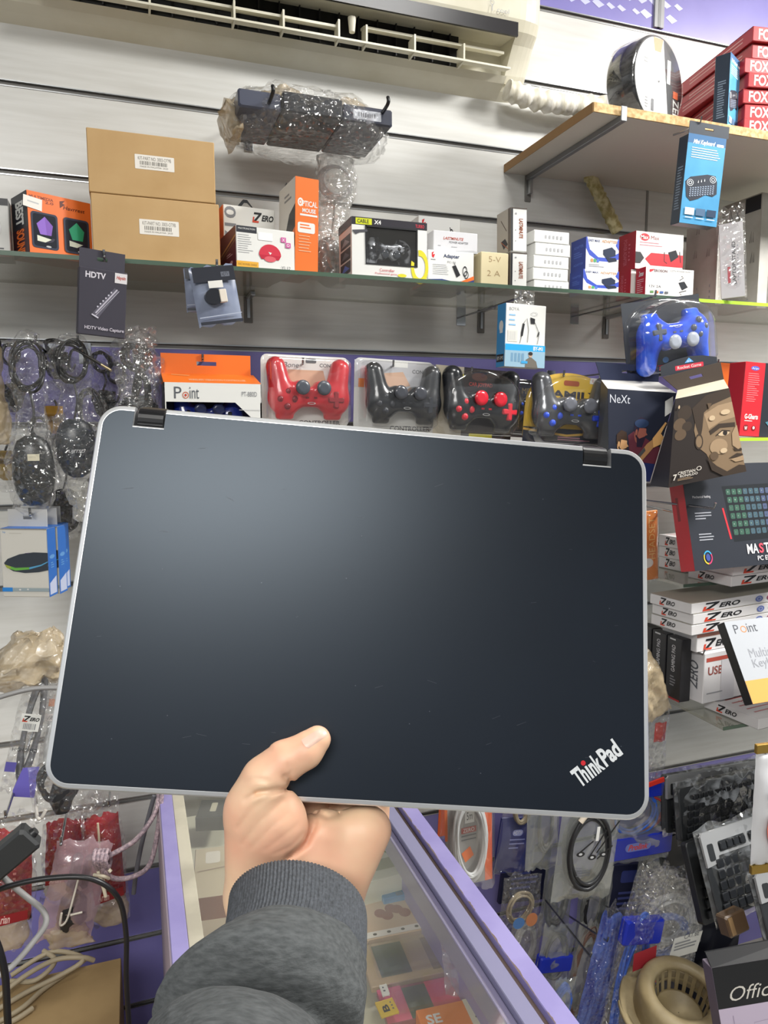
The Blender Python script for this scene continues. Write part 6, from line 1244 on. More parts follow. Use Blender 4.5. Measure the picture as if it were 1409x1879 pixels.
single(b, 'cardboard_box', 'large brown cardboard box at the bottom left with coiled cables on top', 'cardboard box', Matrix.Translation((fr.x-1.0, fr.y-.45, 0)))
t = thing('cable_coil', 'loose beige cables coiled on top of the brown box', 'cable', Matrix.Translation((fr.x-.12, fr.y-.14, ZB))); b = MB(); o_ = t.location
def bz(px, py, z): return PZ(px, py, ZB+z)-o_
for pl in ([(-20, 1845, .01), (40, 1795, .03), (100, 1762, .04), (150, 1757, .035), (172, 1762, .02)], [(-20, 1862, .008), (50, 1820, .012), (110, 1790, .02), (150, 1765, .03), (140, 1752, .035), (90, 1748, .035), (20, 1790, .02)], [(20, 1800, .012), (60, 1800, .02), (90, 1780, .03), (100, 1760, .035), (80, 1745, .035)], [(-20, 1885, .008), (40, 1850, .008), (80, 1815, .008), (130, 1780, .012), (160, 1758, .02)], [(-30, 1900, .008), (30, 1870, .008), (60, 1850, .008)]):
    b.tube([bz(*p) for p in pl], .0045, m_tcab, 7, sub=7)
b.build('cable', t)

# ---- right side below the laptop: hanging cable packs, hooks
m_clr = mat('zip_bag_film', '#9a9f9c', .14, kind='film', scale=16, bump=.7, alpha=.34)
def d_ocl(F): F.rect(.84, 0, 1, 1, C('#e0602c', .35)); F.rect(0, 0, .06, .5, C('#d8744a', .35)); F.rect(.42, .22, .62, .36, C('#dcdcd8', .4)); F.text('5m', .46, .25, .58, .33, DK); F.rect(.34, .40, .66, .46, C('#a03830', .4)); F.text('ZERO', .38, .41, .62, .45, WHITE); F.lines(.34, .48, .66, .56, 2, MG, 2, .3); F.poly([(.34, .66), (.52, .60), (.6, .7), (.42, .76)], OR)
cable_bag('cable_pack', 'coiled white cable in an orange edged blister pack beside the counter', (822, 1640), (908, 1618), (808, 1462), -.25, cab_mat=m_wcab, film=m_film_c, loop=(.48, .5, .32, .40, 11), r=.0035, seed=51, th=.03, amp=.001, extra=lambda t, w, h: (lambda b: (b.box(.002, .013, 0, w-.002, .015, h, C('#9a9896', .4)), d_ocl(Face(b, (0, .0128, h), (1, 0, 0), (0, 0, -1), w, h, (0, -1, 0))), b.build('backing_card', t)))(MB()))
cable_bag('cable_pack', 'orange strip of another cable pack against the purple counter edge', (806, 1540), (832, 1536), (775, 1462), -.18, film=m_film_c, extra=lambda t, w, h: (lambda b: (b.box(0, .01, 0, w, .012, h, C('#d8643a', .4)), b.build('backing_card', t)))(MB()), th=.02, amp=.001, seed=52)
m_dbl = C('#232c6e', .3)
def bluepk(t, w, h):
    b = MB(); b.box(0, .002, 0, w, .006, h*.72, m_dbl, .001); F = Face(b, (0, .002, h), (1, 0, 0), (0, 0, -1), w, h, (0, -1, 0)); F.rr(.35, .44, .62, .52, C('#8a92c8', .4), .5); F.text('HDTV', .38, .455, .59, .505, WHITE); F.lines(.3, .56, .7, .72, 3, C('#8a92c8', .4), 2, .3); b.build('card', t)
cable_bag('cable_pack', 'dark blue card pack with a tan coil behind the orange edged pack', (905, 1605), (975, 1600), (900, 1462), -.18, cab_mat=m_tcab, film=m_film_c, loop=(.5, .05, .22, .30, 4), r=.004, seed=53, extra=bluepk, th=.02, amp=.001)
cable_bag('cable_pack', 'grey zip bag between the dark blue pack and the black coil', (963, 1600), (1022, 1588), (960, 1462), -.24, cab_mat=m_gcab, film=m_clr, loop=(.6, .4, .2, .35, 3), seed=54, th=.014, amp=.002)
def d_coil(F):
    K = DK
    for a, c_ in (((.28, .52), (.52, .40)), ((.48, .56), (.72, .30)), ((.60, .52), (.92, .22)), ((.62, .58), (.86, .46))): F.line([a, c_], .016, K)
    for c_ in ((.33, .52), (.53, .56), (.72, .54)): F.ell(c_[0], c_[1], .07, .025, K); F.ell(c_[0], c_[1], .03, .012, LG)
    F.rect(.55, .26, .60, .40, WHITE); F.lines(.3, .68, .55, .75, 3, MG)
cable_bag('cable_pack', 'thick black coiled cable in a clear zip bag hanging below the laptop edge', (1010, 1655), (1118, 1642), (1012, 1468), -.36, cab_mat=m_kcab, film=m_clr, loop=(.5, .52, .33, .36, 15), r=.0046, seed=55, th=.022, amp=.0015, draw=d_coil,
          extra=lambda t, w, h: (lambda b: (b.tube([(w*.25, -.014, h*.8), (w*.4, -.016, h*.93), (w*.6, -.014, h*1.0)], .006, C('#d8cbb8', .5), 8, sub=4), b.build('twist_tie', t)))(MB()))
m_blufilm = mat('blue_pack_print', '#2436b4', .25); m_redbits = C('#d8382c', .35)
def rb(t, w, h):
    b = MB(); b.box(0, -.012, h*.06, w, .012, h*.34, m_blufilm, .004); F = Face(b, (0, -.0122, h), (1, 0, 0), (0, 0, -1), w, h, (0, -1, 0)); F.rr(.32, .74, .68, .84, C('#7c86c8', .35), .5); F.text('Prolink', .36, .755, .64, .825, C('#d8483c', .4), .03, .3); b.build('lower_band', t, label='blue lower band')
    b = MB(); b.box(0, -.012, h*.78, w, .012, h*.96, m_blufilm, .004); b.build('upper_band', t, label='blue upper band'); b = MB(); b.box(w*.55, -.017, h*.70, w*1.02, -.013, h*.76, m_redbits, .001, M=Matrix.Rotation(-.2, 4, 'Y')@Matrix.Translation((-.012, 0, .02))); b.build('red_strip', t)
    b = MB(); loops(b, w*.45, -.004, h*.6, w*.28, h*.22, 4, .003, m_bcab, 5); b.build('cable', t)
cable_bag('cable_pack', 'blue banded bag of red and blue cable beside the laptop lower corner', (1096, 1592), (1226, 1568), (1100, 1440), -.24, cab_mat=mat('red_cable', '#b83a3a', .4), film=m_clr, loop=(.5, .42, .34, .2, 4), r=.003, seed=56, th=.03, extra=rb)
t, w, h = cable_bag('cable_pack', 'clear bag of coiled white and blue cable with a white sticker', (1122, 1800), (1268, 1790), (1118, 1588), -.30, cab_mat=m_wcab, film=m_film, loop=(.55, .48, .28, .2, 8), r=.004, seed=57, th=.07, amp=.012, neck=.25,
          draw=None)
b = MB(); loops(b, w*.5, .0, h*.38, w*.30, h*.18, 8, .004, m_bcab, 9); b.build('cable', t); b = MB(); lumpy([(w*.55, 0, h*.1, w*.25, .02), (w*.55, 0, h*.3, w*.42, .035), (w*.55, 0, h*.55, w*.40, .035), (w*.45, 0, h*.8, w*.28, .02), (w*.4, 0, h*.95, w*.15, .01)], m_film_b, 12, .012, 30, 40, b); b.build('plastic_wrap', t)
b = MB(); b.prism([(w*.42, h*.30), (w*.75, h*.36), (w*.77, h*.54), (w*.44, h*.48)], -.052, -.051, C('#dcdcd6', .5)); F = Face(b, (w*.44, -.0522, h*.50), Vector((.33*w, 0, .06*h)).normalized(), (0, 0, -1), w*.33, h*.16, (0, -1, 0)); F.text('CAT.6E', .35, .05, .9, .3, MG); F.lines(.05, .4, .9, .9, 3, GRY); b.build('sticker', t)
cable_bag('cable_pack', 'small clear bag beside the middle of the purple counter edge', (915, 1712), (985, 1700), (900, 1612), -.22, cab_mat=m_tcab, film=m_film, loop=(.5, .6, .3, .25, 5), r=.003, seed=58, th=.03, amp=.008, draw=lambda F: (F.ell(.35, .75, .15, .1, C('#4a7ab8', .4)), F.ell(.68, .72, .15, .12, C('#c07a50', .4))))
cable_bag('cable_pack', 'clear bag with a blue band lower down by the counter edge', (972, 1845), (1032, 1838), (960, 1700), -.24, cab_mat=m_gcab, film=m_clr, loop=(.5, .4, .3, .25, 4), seed=59, th=.02, extra=lambda t, w, h: (lambda b: (b.box(0, -.011, h*.42, w, .011, h*.62, m_blufilm, .003), b.build('band', t)))(MB()))
cable_bag('cable_pack', 'long dark bag behind the wire hooks with reddish brown cable', (1020, 1879), (1068, 1876), (1015, 1690), -.16, cab_mat=mat('brown_cable', '#7d5f52', .5), film=m_clr, loop=(.5, .5, .3, .42, 6), seed=60, th=.02)
def longblue(t, w, h):
    b = MB(); bag(w*.8, h*.92, .02, mat('deep_blue_film', '#2a3c9c', .2, kind='noise', col2='#5a74c8', scale=30, stretch=(3, 1, .4)), 8, .006, 24, 14, w*.1, .002, h*.02, mb=b); b.build('blue_sleeve', t)
cable_bag('cable_pack', 'long blue cable pack in a clear bag hanging at the centre hook', (1045, 1900), (1108, 1896), (1050, 1660), -.28, film=m_film, seed=61, th=.03, extra=longblue, neck=.3)
def longblue2(t, w, h):
    b = MB(); loops(b, w*.5, .0, h*.38, w*.26, h*.34, 7, .0035, m_bcab, 15); b.build('cable', t)
    b = MB(); b.box(w*.05, -.012, h*.60, w*.95, .012, h*.74, m_blufilm, .004); b.build('band', t)
    b = MB(); F = Face(b, (0, -.023, h), (1, 0, 0), (0, 0, -1), w, h, (0, -1, 0)); F.poly([(.25, .42), (.75, .38), (.8, .48), (.3, .52)], C('#a8323c', .35)); F.poly([(.7, .55), (.95, .5), (.95, .58), (.7, .64)], m_redbits); F.poly([(.1, .96), (.7, .90), (.72, .94), (.12, 1)], m_redbits); F.text('Ethernet LAN', .72, .62, .90, .84, C('#c9c2d0', .4), .02, 0, -90); b.build('printed_label', t)
cable_bag('cable_pack', 'long blue and red network cable pack at the bottom beside the beige basket', (1092, 1930), (1170, 1920), (1100, 1600), -.36, cab_mat=None, film=m_film, seed=62, th=.036, extra=longblue2, neck=.2)
for a, e, yy, lb in (((999, 1607), (1083, 1755), -.36, 'long wire hook with bent tip, left of the long blue cable packs'), ((1052, 1660), (1114, 1727), -.30, 'wire hook holding the long blue cable packs'), ((1120, 1638), (1208, 1719), -.36, 'long wire hook pointing at the white sticker of the coil bag'), ((1195, 930), (1243, 941), -.30, 'short wire hook end beside the laptop upper right edge'), ((1196, 920), (1310, 933), -.42, 'long wire hook crossing in front of the gaming keyboard box'), ((1192, 1160), (1290, 1201), -.36, 'long pale wire hook in front of the row of black boxes')):
    E_ = PY(*e, yy); s_ = Vector((E_.x, .0, 0)); 
    A_ = PY(a[0], a[1], -.02 if a[0] < 1190 else yy+.14); A_.x = (A_.x+E_.x)/2 if a[0] < 1190 else A_.x
    tb = E_+Vector((0, -.004, .012)); t = thing('display_hook', lb, 'hook', Matrix.Translation((E_.x, 0, E_.z))); b = MB(); o_ = t.location
    b.tube([Vector((A_.x, 0, (A_.z if a[0] >= 1190 else A_.z)))-o_, A_-o_, E_-o_, tb-o_], .0024, m_wire, 8); b.build('wire', t)
    b = MB(); b.box(A_.x-o_.x-.012, -.002, A_.z-o_.z-.02, A_.x-o_.x+.012, .001, A_.z-o_.z+.02, m_chrome); b.build('wall_plate', t)

# ================================================================ STACKS AT THE RIGHT
def ic(F, u, v, c_): F.ell(u, v, .028, .3, C(c_, .4)); F.ring(u, v, .016, .18, C('#b8bcc4', .4), .25)
def d_zfront(F):
    zlogo(F, .08, .12, .34, .88); [ic(F, .48+.085*i, .5, c_) for i, c_ in enumerate(('#5a6aa8', '#8c3a5a', '#3a7a74', '#b08a5c', '#3a4666'))]
def d_zleft(F): zlogo(F, .25, .12, .62, .85)
def d_ztop(F): F.rect(.0, .0, 1, 1, C('#cfcccb', .4)); F.lines(.06, .1, .5, .9, 6, C('#b0605c', .4), 7, .25); F.text('USB Gaming Keyboard', .12, .35, .6, .5, C('#b05a54', .4)); F.poly([(.35, .75), (1, .7), (1, .95), (.2, .96)], C('#5a5a5e', .4))
def kbox(label, bl, br, tl, Y, backpx, yaw, wmin, drawf=d_zfront, drawl=d_zleft, m=None, Z=None, group=None, dtop=d_ztop, cat='boxed keyboard', name='keyboard_box', dmax=.4, dx=0):
    M, w, h = frame(bl, br, tl, Y, yaw, 0, True, Z); d = max(.05, min(dmax, dep(M, backpx))); w = max(w, wmin); M.translation.x += dx
    single(carton_mesh(w, d, h, m or C('#d2d0d0', .38), dict(bottom=C('#9c9a9a', .5)), dict(front=drawf, left=drawl, top=dtop)), name, label, cat, M, group); return M, w, h, d
# top pair and trio with the gaming keyboard box on top
zB = PY(1341, 1077, -.36).z; hB = PY(1345, 1057, -.36).z-zB
GZ = 'flat white keyboard boxes with angular logos'
Y_B = -.36
M, w, h, d = kbox('lower of the two front flat white keyboard boxes under the gaming box', (1341, 1077), (1409, 1063), (1343, 1058), Y_B, 1262, 6, .42, group=GZ); zt = M.translation.z+h+.0008
M, w, h, d = kbox('upper of the two front flat white keyboard boxes under the gaming box', (1345, 1057), (1409, 1046), (1347, 1036), Y_B, 1262, 6, .42, Z=zt, group=GZ); ztop = zt+h; zshelf1 = zB
for i in range(3):
    yb = 1043-i*21; kbox(['bottom one of three small-logo white boxes behind the front pair', 'middle one of three small-logo white boxes behind the front pair', 'top one of three small-logo white boxes behind the front pair, topmost'][i], (1258, yb-2), (1300, yb-5), (1258, yb-23), -.20, 1208, 6, .25, Z=zB+i*.0275+.0005, group=GZ, dmax=.16)
def d_game(F):
    F.rect(0, 0, 1, 1, C('#282b33', .35)); K0 = .30
    F.poly([(.32, .22), (1, .2), (1, .74), (.36, .76)], C('#1b1e22', .3))
    for j in range(6):
        for i in range(13):
            c_ = ['#3a5a4c', '#3f5560', '#46506c', '#4c4a70', '#574a6c'][min(4, i//3)]; u = .35+j*.004+i*.05; v = .25+j*.078; F.rr(u, v, u+.038, v+.055, C(c_, .3), .2); F.k -= .00009
            F.rect(u+.013, v+.02, u+.021, v+.034, C('#a0b8a8', .4)); F.k -= .00009
    F.k += .0002
    F.poly([(.295, .43), (.31, .43), (.345, .73), (.33, .73)], C('#c8323c', .35)); F.line([(.02, .0), (.3, .0)], .01, DK)
    W = C('#d4d2d4', .4); F.text('Mechanical feeling', .06, .30, .21, .33, W); F.lines(.06, .46, .20, .54, 3, C('#9a9ca4', .4), 2, .4); F.lines(.07, .66, .22, .74, 3, C('#9a9ca4', .4), 3, .4)
    F.ring(.12, .885, .036, .065, C('#c8b43a', .3), .22, 90, 210); F.ring(.12, .885, .036, .065, C('#3a9ac8', .3), .22, 210, 330); F.ring(.12, .885, .036, .065, C('#c8406a', .3), .22, -30, 90); F.ell(.12, .885, .018, .034, C('#3a4a8a', .4))
    F.text('MA', .46, .79, .56, .885, W, .02); F.text('S', .565, .79, .605, .885, C('#d84a5a', .4), .03); F.text('TER', .61, .79, .74, .885, W, .02); F.text('PC EDITION', .54, .91, .78, .955, W, .01)
M, w, h = frame((1277, 1007), (1409, 1001), (1237, 812), -.40, 2, -14, True); M.translation.z = ztop+.003; w = .33
single(carton_mesh(w, .04, h, C('#a8202a', .35), dict(left=C('#b3202c', .35)), dict(front=d_game, left=lambda F: F.lines(.3, .3, .6, .8, 1, C('#7c1820', .4)))), 'keyboard_box', 'dark gaming keyboard box with red edges leaning on the white keyboard boxes', 'boxed keyboard', M)
glass_shelf(PY(1200, 1040, -.2).x, 2.3, zB-.001, .30, 'glass shelf under the upper white keyboard boxes', m_gedge)
# second stack of three
Y_C = -.36; z0 = PY(1268, 1167, Y_C).z; hC = (PY(1268, 1108, Y_C).z-z0)/3
for i in range(3):
    kbox(['bottom one of three wide white keyboard boxes with coloured dots', 'middle one of three wide white keyboard boxes with coloured dots', 'top one of three wide white keyboard boxes with coloured dots'][i], (1268, 1167), (1409, 1152), (1268, 1148), Y_C, 1194, 7, .46, Z=z0+i*hC, group=GZ, dmax=.34, dtop=lambda F: F.rect(0, 0, 1, 1, C('#a9a498', .5)), dx=(0, .003, -.003)[i])
M, w, h = frame((1277, 1204), (1340, 1199), (1277, 1170), -.35, 6, 0, True); M.translation.z = z0-h-.001; zD = M.translation.z
single(carton_mesh(.22, .10, h, C('#d2d0d0', .4), draw=dict(front=lambda F: (F.rect(0, 0, 1, .22, C('#b07a6c', .4)), zlogo(F, .1, .35, .5, .95)))), 'keyboard_box', 'thicker white box with a big angular logo below the three wide boxes', 'boxed keyboard', M)
M, w, h = frame((1288, 1298), (1362, 1294), (1290, 1206), -.36, 6, 0, True); zE = zD-h; M.translation.z = zE-.001
single(carton_mesh(.22, .05, h, C('#d0cecf', .4), draw=dict(front=lambda F: (F.rect(.03, .1, .42, .18, C('#a8483c', .4)), F.text('USB GAMING', .06, .28, .8, .45, C('#8c4a44', .4), .02), F.rect(.25, .18, .45, 1, C('#c2c0c4', .4)), F.lines(.05, .8, .4, .85, 1, GRY)), left=lambda F: F.text('ZERO', .2, .2, .7, .75, MG, .02, .3, 90))), 'keyboard_box', 'standing white box lettered USB GAMING below the stack of three', 'boxed keyboard', M)
for i in range(5):
    Xs = M.translation.x-.012+.0*i; y1 = -.335+.05*i; y0 = y1+.046
    bx = carton_mesh(.030, .046, h+ (zD-zE)*.0+.028, C('#1c1c20', .35), draw=dict(left=lambda F: (F.rect(0, .97, 1, 1, C('#8c2028', .4)), F.text('GAMING PAD', .35, .12, .6, .55, C('#b9b9bc', .4), .01, 0, 90), F.lines(.2, .02, .8, .07, 1, LG), F.lines(.3, .62, .7, .8, 4, C('#77777c', .4)))))
    single(bx, 'black_box', 'upright black box with white spine lettering, %s of the row of five' % ['nearest', 'second nearest', 'middle', 'second farthest', 'farthest'][i], 'box', at(Xs-.03, y1, zE-.001), 'row of upright black boxes')
zF = PY(1391, 1342, -.46).z
M, w, h, d = kbox('flat white keyboard box at the bottom of the stacks beside the hanging keyboards', (1391, 1342), (1420, 1338), (1393, 1322), -.46, 1291, 6, .42, Z=zE-.001-(PY(1393, 1322, -.46).z-zF)*0-.028, dmax=.36)
glass_shelf(PY(1200, 1290, -.2).x, 2.3, M.translation.z-.002, .42, 'glass shelf under the lower stack of keyboard boxes', m_gedge)
def d_pt(F):
    F.rect(0, 0, 1, 1, C('#a6a9ae', .35)); F.text('P', .04, .05, .07, .16, C('#4a4c52', .4)); F.ring(.098, .115, .018, .042, C('#c07a3a', .4), .25); F.text('int', .12, .05, .18, .16, C('#4a4c52', .4)); F.text('Multimedia', .08, .36, .32, .47, C('#8a8c92', .4)); F.text('Keyboard', .08, .49, .30, .62, C('#8a8c92', .4)); F.rect(.0, .73, 1, 1, C('#d89a50', .4)); F.lines(.3, .64, .5, .67, 1, GRY)
M, w, h = frame((1381, 1292), (1440, 1290), (1323, 1142), -.52, 0, -30, True); 
single(carton_mesh(.44, .022, h, C('#1b1c20', .3), dict(left=C('#17181b', .25)), dict(front=d_pt)), 'keyboard_box', 'silver and orange multimedia keyboard box leaning in front of the stacks', 'boxed keyboard', M)

# ---- bags beside the laptop's right edge
cable_bag('product_pack', 'orange hanging pack just right of the laptop edge', (1172, 1068), (1209, 1062), (1175, 940), -.22, film=m_film_c, extra=lambda t, w, h: (lambda b: (b.box(0, .002, 0, w, .008, h, C('#c87a3a', .4), .001), (lambda F: (F.text('HEADSET', .55, .1, .85, .7, C('#d8b070', .4), 0, 0, 90), F.ell(.45, .75, .3, .07, C('#cfcdc8', .4))))(Face(b, (0, .002, h), (1, 0, 0), (0, 0, -1), w, h, (0, -1, 0))), b.build('card', t)))(MB()), seed=71, th=.02, amp=.001, cat='package')
b = MB(); M, w, h = frame((1176, 1335), (1232, 1300), (1172, 1195), -.30); bag(w, h, .05, m_film_d, 72, .014, 26, 18, neck=.2, mb=b); single(b, 'plastic_bag', 'crumpled empty clear bag beside the laptop right edge, in front of the black boxes', 'bag', M)
b = MB(); M, w, h = frame((1180, 1450), (1214, 1446), (1176, 1310), -.24); bag(w, h, .03, m_film, 73, .008, 26, 14, mb=b); bag(w*.6, h*.25, .012, C('#b8342c', .35), 74, .003, 26, 10, w*.3, 0, h*.62, mb=b); single(b, 'plastic_bag', 'narrow clear bag with a red label at the laptop right edge', 'bag', M)

# ================================================================ KEYBOARDS IN FILM
m_key = C('#1f2124', .25); m_sil = mat('silver_plastic', '#9c9d9e', .35, .3); m_kbk = C('#26282a', .35)
def keyboard(label, bl, br, tl, Y, W, H=None, silver=True, yaw=0, pitch=-20, seed=1, logo=True, film=True):
    M, w, h = frame(bl, br, tl, Y, yaw, pitch, False); h = H or h; w = W; t = thing('keyboard', label, 'keyboard', M)
    b = MB(); b.prism(rrect(0, 0, w, h, .008, 4), 0, .018, m_kbk, ch=.002)
    if silver:
        b.prism([(.0, h*.60), (w*.08, h*.62), (w*.09, h*.70), (w, h*.70), (w, h-.006), (w-.006, h), (.006, h), (0, h-.006)], -.003, .004, m_sil)
        for (u0, u1) in ((.025, .065), (.10, .29), (.31, .50), (.52, .71), (.76, .97)): b.prism(rrect(w*u0, h*(.66 if u0 < .05 else .735), w*u1, h*.86, .004, 4), -.0036, -.003, m_kbk)
    b.build('body', t)
    b = MB(); kw = (w*.70)/14
    for j in range(5):
        for i in range(14): x = w*.035+i*kw+(j*.003 if j else 0); z = h*.06+j*h*.125; b.box(x, -.0065, z, x+kw*.84, .0, z+h*.105, m_key, .0016)
    for (u0, n_) in ((.10, 4), (.31, 4), (.52, 4)):
        for i in range(n_): x = w*u0+i*w*.046+.002; b.box(x, -.009, h*.755, x+w*.038, 0, h*.845, m_key, .0015)
    for j in range(5):
        for i in range(7): x = w*.76+i*w*.031; z = h*.06+j*h*.125; b.box(x, -.0065, z, x+w*.026, 0, z+h*.105, m_key, .0016)
    b.build('keys', t)
    if logo: b = MB(); F = Face(b, (w*.52, -.0034, h*.96), (1, 0, 0), (0, 0, -1), .016, .012, (0, -1, 0)); F.ell(.5, .5, .5, .5, C('#5a5c60', .4)); F.text('hp', .2, .15, .8, .85, C('#b8b8b8', .4), .02, .2); b.build('badge', t)
    if film: b = MB(); bag(w+.02, h+.02, .036, mat('keyboard_film', '#b8bab8', .1, kind='film', scale=30, bump=.9, alpha=.05), seed, .004, 30, 26, -.01, .006, -.01, mb=b); b.build('plastic_sleeve', t)
    return t
keyboard('silver topped keyboard, rearmost of the pile of wrapped keyboards', (1224, 1530), (1420, 1484), (1199, 1428), -.28, .46, silver=True, yaw=12, pitch=-10, seed=81)
keyboard('all black keyboard in shiny film lying over the rearmost silver one', (1252, 1548), (1402, 1502), (1230, 1452), -.36, .40, silver=False, yaw=12, pitch=-12, seed=82, logo=False)
keyboard('dark keyboard showing its glossy edge left of the large silver keyboard', (1292, 1700), (1400, 1655), (1232, 1556), -.45, .40, silver=False, yaw=10, pitch=-22, seed=83, logo=False, film=False)
keyboard('large silver and black keyboard in film, in the middle of the pile', (1322, 1690), (1470, 1628), (1248, 1542), -.52, .46, silver=True, yaw=10, pitch=-24, seed=84)
keyboard('silver and black keyboard nearest the camera at the lower right edge', (1416, 1742), (1500, 1718), (1341, 1614), -.62, .46, silver=True, yaw=6, pitch=-26, seed=85)
M, w, h = frame((1342, 1724), (1378, 1706), (1330, 1684), -.56, 0, -20, False); b = MB(); b.box(0, 0, 0, w, .03, h, mat('brown_shiny_plastic', '#5d4a38', .2, coat=.4), .003); b.box(w*.1, -.001, h*.1, w*.3, 0, h*.9, C('#8a7050', .2)); single(b, 'battery_pack', 'small shiny brown battery pack below the large silver keyboard', 'battery', M)
M, w, h = frame((1376, 1604), (1440, 1594), (1386, 1366), -.60, -8, 0, False); t = thing('foil_bag', 'white and red foil bag with gold ends hanging at the right edge', 'bag', M)
b = MB(); bag(w, h*.90, .03, C('#d2d3d6', .3), 90, .004, 22, 18, 0, 0, h*.05, mb=b); F = Face(b, (0, -.0165, h), (1, 0, 0), (0, 0, -1), w, h, (0, -1, 0)); F.ell(.75, .62, .5, .22, C('#d86a5a', .35)); F.ell(.85, .62, .35, .18, C('#c83a2c', .35)); F.text('Cotton', .28, .43, 1.1, .50, C('#a84038', .4), .02); F.rect(.25, .27, .8, .40, C('#c4c8cc', .4)); F.lines(.3, .29, .75, .38, 4, GRY); F.rect(.45, .78, .9, .86, C('#d6c8a4', .4)); b.build('printed_sleeve', t)
for z_ in (0, h*.93): b = MB(); b.box(0, -.004, z_, w, .004, z_+h*.07, mat('gold_foil', '#a08440', .25, .7), .001); b.build('gold_end', t, label='crimped gold end')
# black sheet added for the dark of the shaded wall behind them, office box, basket
b = MB(); M, w, h = frame((1195, 1790), (1350, 1760), (1190, 1540), -.14); bag(w, h, .05, C('#14151c', .3), 92, .01, 20, 16, mb=b); single(b, 'wall_shade_sheet', 'crumpled black sheet added as the shaded wall behind the beige basket', 'bag', M)
def d_off(F): F.rect(0, 0, 1, .42, C('#17181b', .3)); F.text('Office', .12, .22, .58, .36, C('#b8b4ac', .4), -.005, .4); F.rect(0, .42, 1, 1, C('#a89cae', .5)); F.line([(.3, .95), (.3, .60), (.95, .55)], .006, C('#8a7e92', .5)); F.line([(.12, .95), (.12, .5)], .01, C('#8a7e92', .5))
M, w, h = frame((1336, 1960), (1440, 1942), (1332, 1772), -.72, -16, -14, False)
t = thing('office_box', 'black and lilac box with script lettering at the bottom right corner', 'box', M); carton_mesh(.2, .035, h, C('#a89cae', .5), dict(left=C('#6f6676', .4)), dict(front=d_off)).build('carton', t)
b = MB(); b.loft([[(0, 0, h), (.2, 0, h), (.2, .004, h), (0, .004, h)], [(.006, .03, h+.012), (.2, .03, h+.016), (.2, .034, h+.016), (.006, .034, h+.012)]], C('#141518', .55), True, False); b.build('flap', t)
m_bei = mat('beige_plastic', '#a0916f', .45, kind='noise', col2='#857655', scale=14)
c_ = PY(1252, 1822, -.48); t = thing('basket', 'round beige plastic basket with a slotted bowl at the bottom right', 'basket', Matrix.Translation(c_)@Matrix.Rotation(rad(14), 4, 'X')@Matrix.Rotation(rad(-6), 4, 'Y'))
def lathe(b, prof, m, n=56): b.loft([[(r_*math.cos(2*math.pi*k/n), r_*math.sin(2*math.pi*k/n), z_) for k in range(n)] for r_, z_ in prof], m, False, True)
b = MB(); lathe(b, [(.060, -.014), (.055, -.004), (.058, .002), (.066, .006), (.080, .004), (.088, -.004), (.092, -.020), (.094, -.07), (.090, -.09), (.086, -.07), (.084, -.02), (.064, -.010), (.058, -.014)], m_bei); b.build('rim', t)
b = MB()
for k in range(20):
    a = 2*math.pi*k/20; a2 = a+.15
    b.add([(r*math.cos(q)+0, r*math.sin(q), z_) for r, z_ in ((.0565, -.004), (.048, -.058)) for q in (a, a2)]+[((r+.002)*math.cos(q)+0, (r+.002)*math.sin(q), z_) for r, z_ in ((.0565, -.004), (.048, -.058)) for q in (a, a2)], [(0, 1, 3, 2), (4, 6, 7, 5), (0, 2, 6, 4), (1, 5, 7, 3)], m_bei)
lathe(b, [(.0535, -.026), (.0555, -.028), (.0545, -.034), (.0525, -.032), (.0535, -.026)], m_bei); lathe(b, [(.0485, -.056), (.050, -.058), (.047, -.062), (.001, -.062)], m_bei); b.build('slotted_bowl', t)
b = MB(); b.tube([(.118*math.cos(rad(a)), .118*math.sin(rad(a)), -.052+.008*math.sin(rad(a*2))) for a in range(150, 300, 12)], .009, m_bei, 8, sub=2, flat=.6); b.build('handle', t)
b = MB(); lathe(b, [(.086, -.06), (.12, -.05), (.124, -.056), (.118, -.064), (.086, -.07)], m_bei); b.build('base_ring', t)
m_crate = C('#1c1d26', .5)
b = MB(); o_ = PY(1215, 1700, -.2).x; b.box(0, -.50, 0, 1.2, -.20, .16, m_crate, .01); single(b, 'storage_box', 'dark storage box on the floor under the pile of keyboards', 'box', Matrix.Translation((o_+.05, 0, 0)))

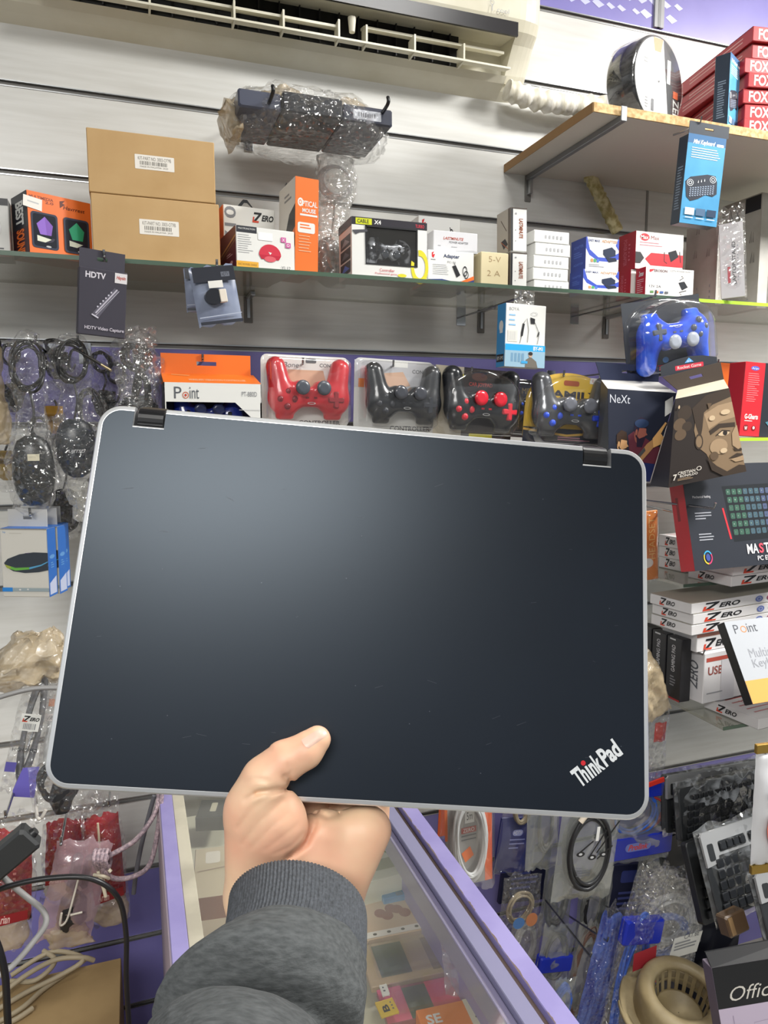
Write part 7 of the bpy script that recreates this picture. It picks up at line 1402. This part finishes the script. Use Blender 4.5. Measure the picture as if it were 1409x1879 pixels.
# ---- more packs crowding the wall between the counter and the keyboards
FL = [((985, 1720), (1040, 1712), (975, 1590), -.12, m_gcab, m_clr, 'dim clear bag of grey cable close to the wall above the long wire hooks'),
      ((1050, 1740), (1110, 1730), (1045, 1600), -.10, m_kcab, m_clr, 'dim bag of dark cable close to the wall behind the black coil'),
      ((930, 1790), (985, 1780), (915, 1690), -.14, m_wcab, m_film_b, 'cloudy small bag just above the lower part of the purple counter edge'),
      ((1000, 1900), (1040, 1895), (975, 1800), -.30, m_bcab, m_clr, 'narrow bag of blue cable at the bottom beside the purple counter edge'),
      ((1165, 1640), (1225, 1630), (1160, 1560), -.12, m_kcab, m_clr, 'dim clear bag of dark cable near the dark keyboard edge'),
      ((1150, 1860), (1200, 1850), (1150, 1760), -.20, m_bcab, m_clr, 'dim bag of blue cable behind the beige basket')]
for i, (bl, br, tl, Y, cm, fm, lb) in enumerate(FL): cable_bag('cable_pack', lb, bl, br, tl, Y, cab_mat=cm, film=fm, loop=(.5, .5, .3, .34, 8), r=.0036, seed=100+i, th=.03, amp=.006)
m_nv = C('#1d2140', .4)
for i, (bl, br, tl, Y, lb) in enumerate((((915, 1660), (1000, 1650), (905, 1560), -.07, 'navy card of a hanging pack close to the wall beside the counter edge'), ((1105, 1700), (1200, 1690), (1100, 1590), -.06, 'navy card of a hanging pack close to the wall behind the white coil bag'), ((1190, 1560), (1240, 1552), (1188, 1470), -.10, 'navy card of a hanging pack between the blue banded bag and the keyboards'))):
    M, w, h = frame(bl, br, tl, Y); b = carton_mesh(w, .012, h, m_nv, draw=dict(front=lambda F: (F.rr(.2, .1, .8, .3, C('#3a4488', .4), .2), F.lines(.2, .45, .8, .8, 4, C('#4a5290', .4))))); single(b, 'hanging_card', lb, 'package', M)
for px, py, Y, lb in ((855, 1482, -.26, 'hook holding the orange edged blister pack'), (935, 1482, -.19, 'hook holding the dark blue card pack'), (990, 1480, -.25, 'hook holding the grey zip bag'), (1060, 1486, -.37, 'hook holding the black coiled cable bag'), (1160, 1456, -.25, 'hook holding the blue banded bag'), (32, 1240, -.21, 'hook holding the bag of grey cables'), (100, 1250, -.18, 'hook holding the bag of pale cables'), (112, 1550, -.35, 'hook holding the pinkish bag'), (200, 1480, -.23, 'hook holding the red pack behind the knotted cord'), (10, 1500, -.31, 'hook holding the red adapter pack at the left edge')): hook(px, py, Y, lb)
q = PY(1283, 222, -.43); t = thing('display_hook', 'small wire clip on the high shelf front holding the blue keyboard box', 'hook', Matrix.Translation(q)); b = MB(); b.tube([(0, .07, .0), (0, .04, -.004), (0, -.003, -.004), (0, -.006, .006)], .0016, m_wire, 6); b.build('wire', t)
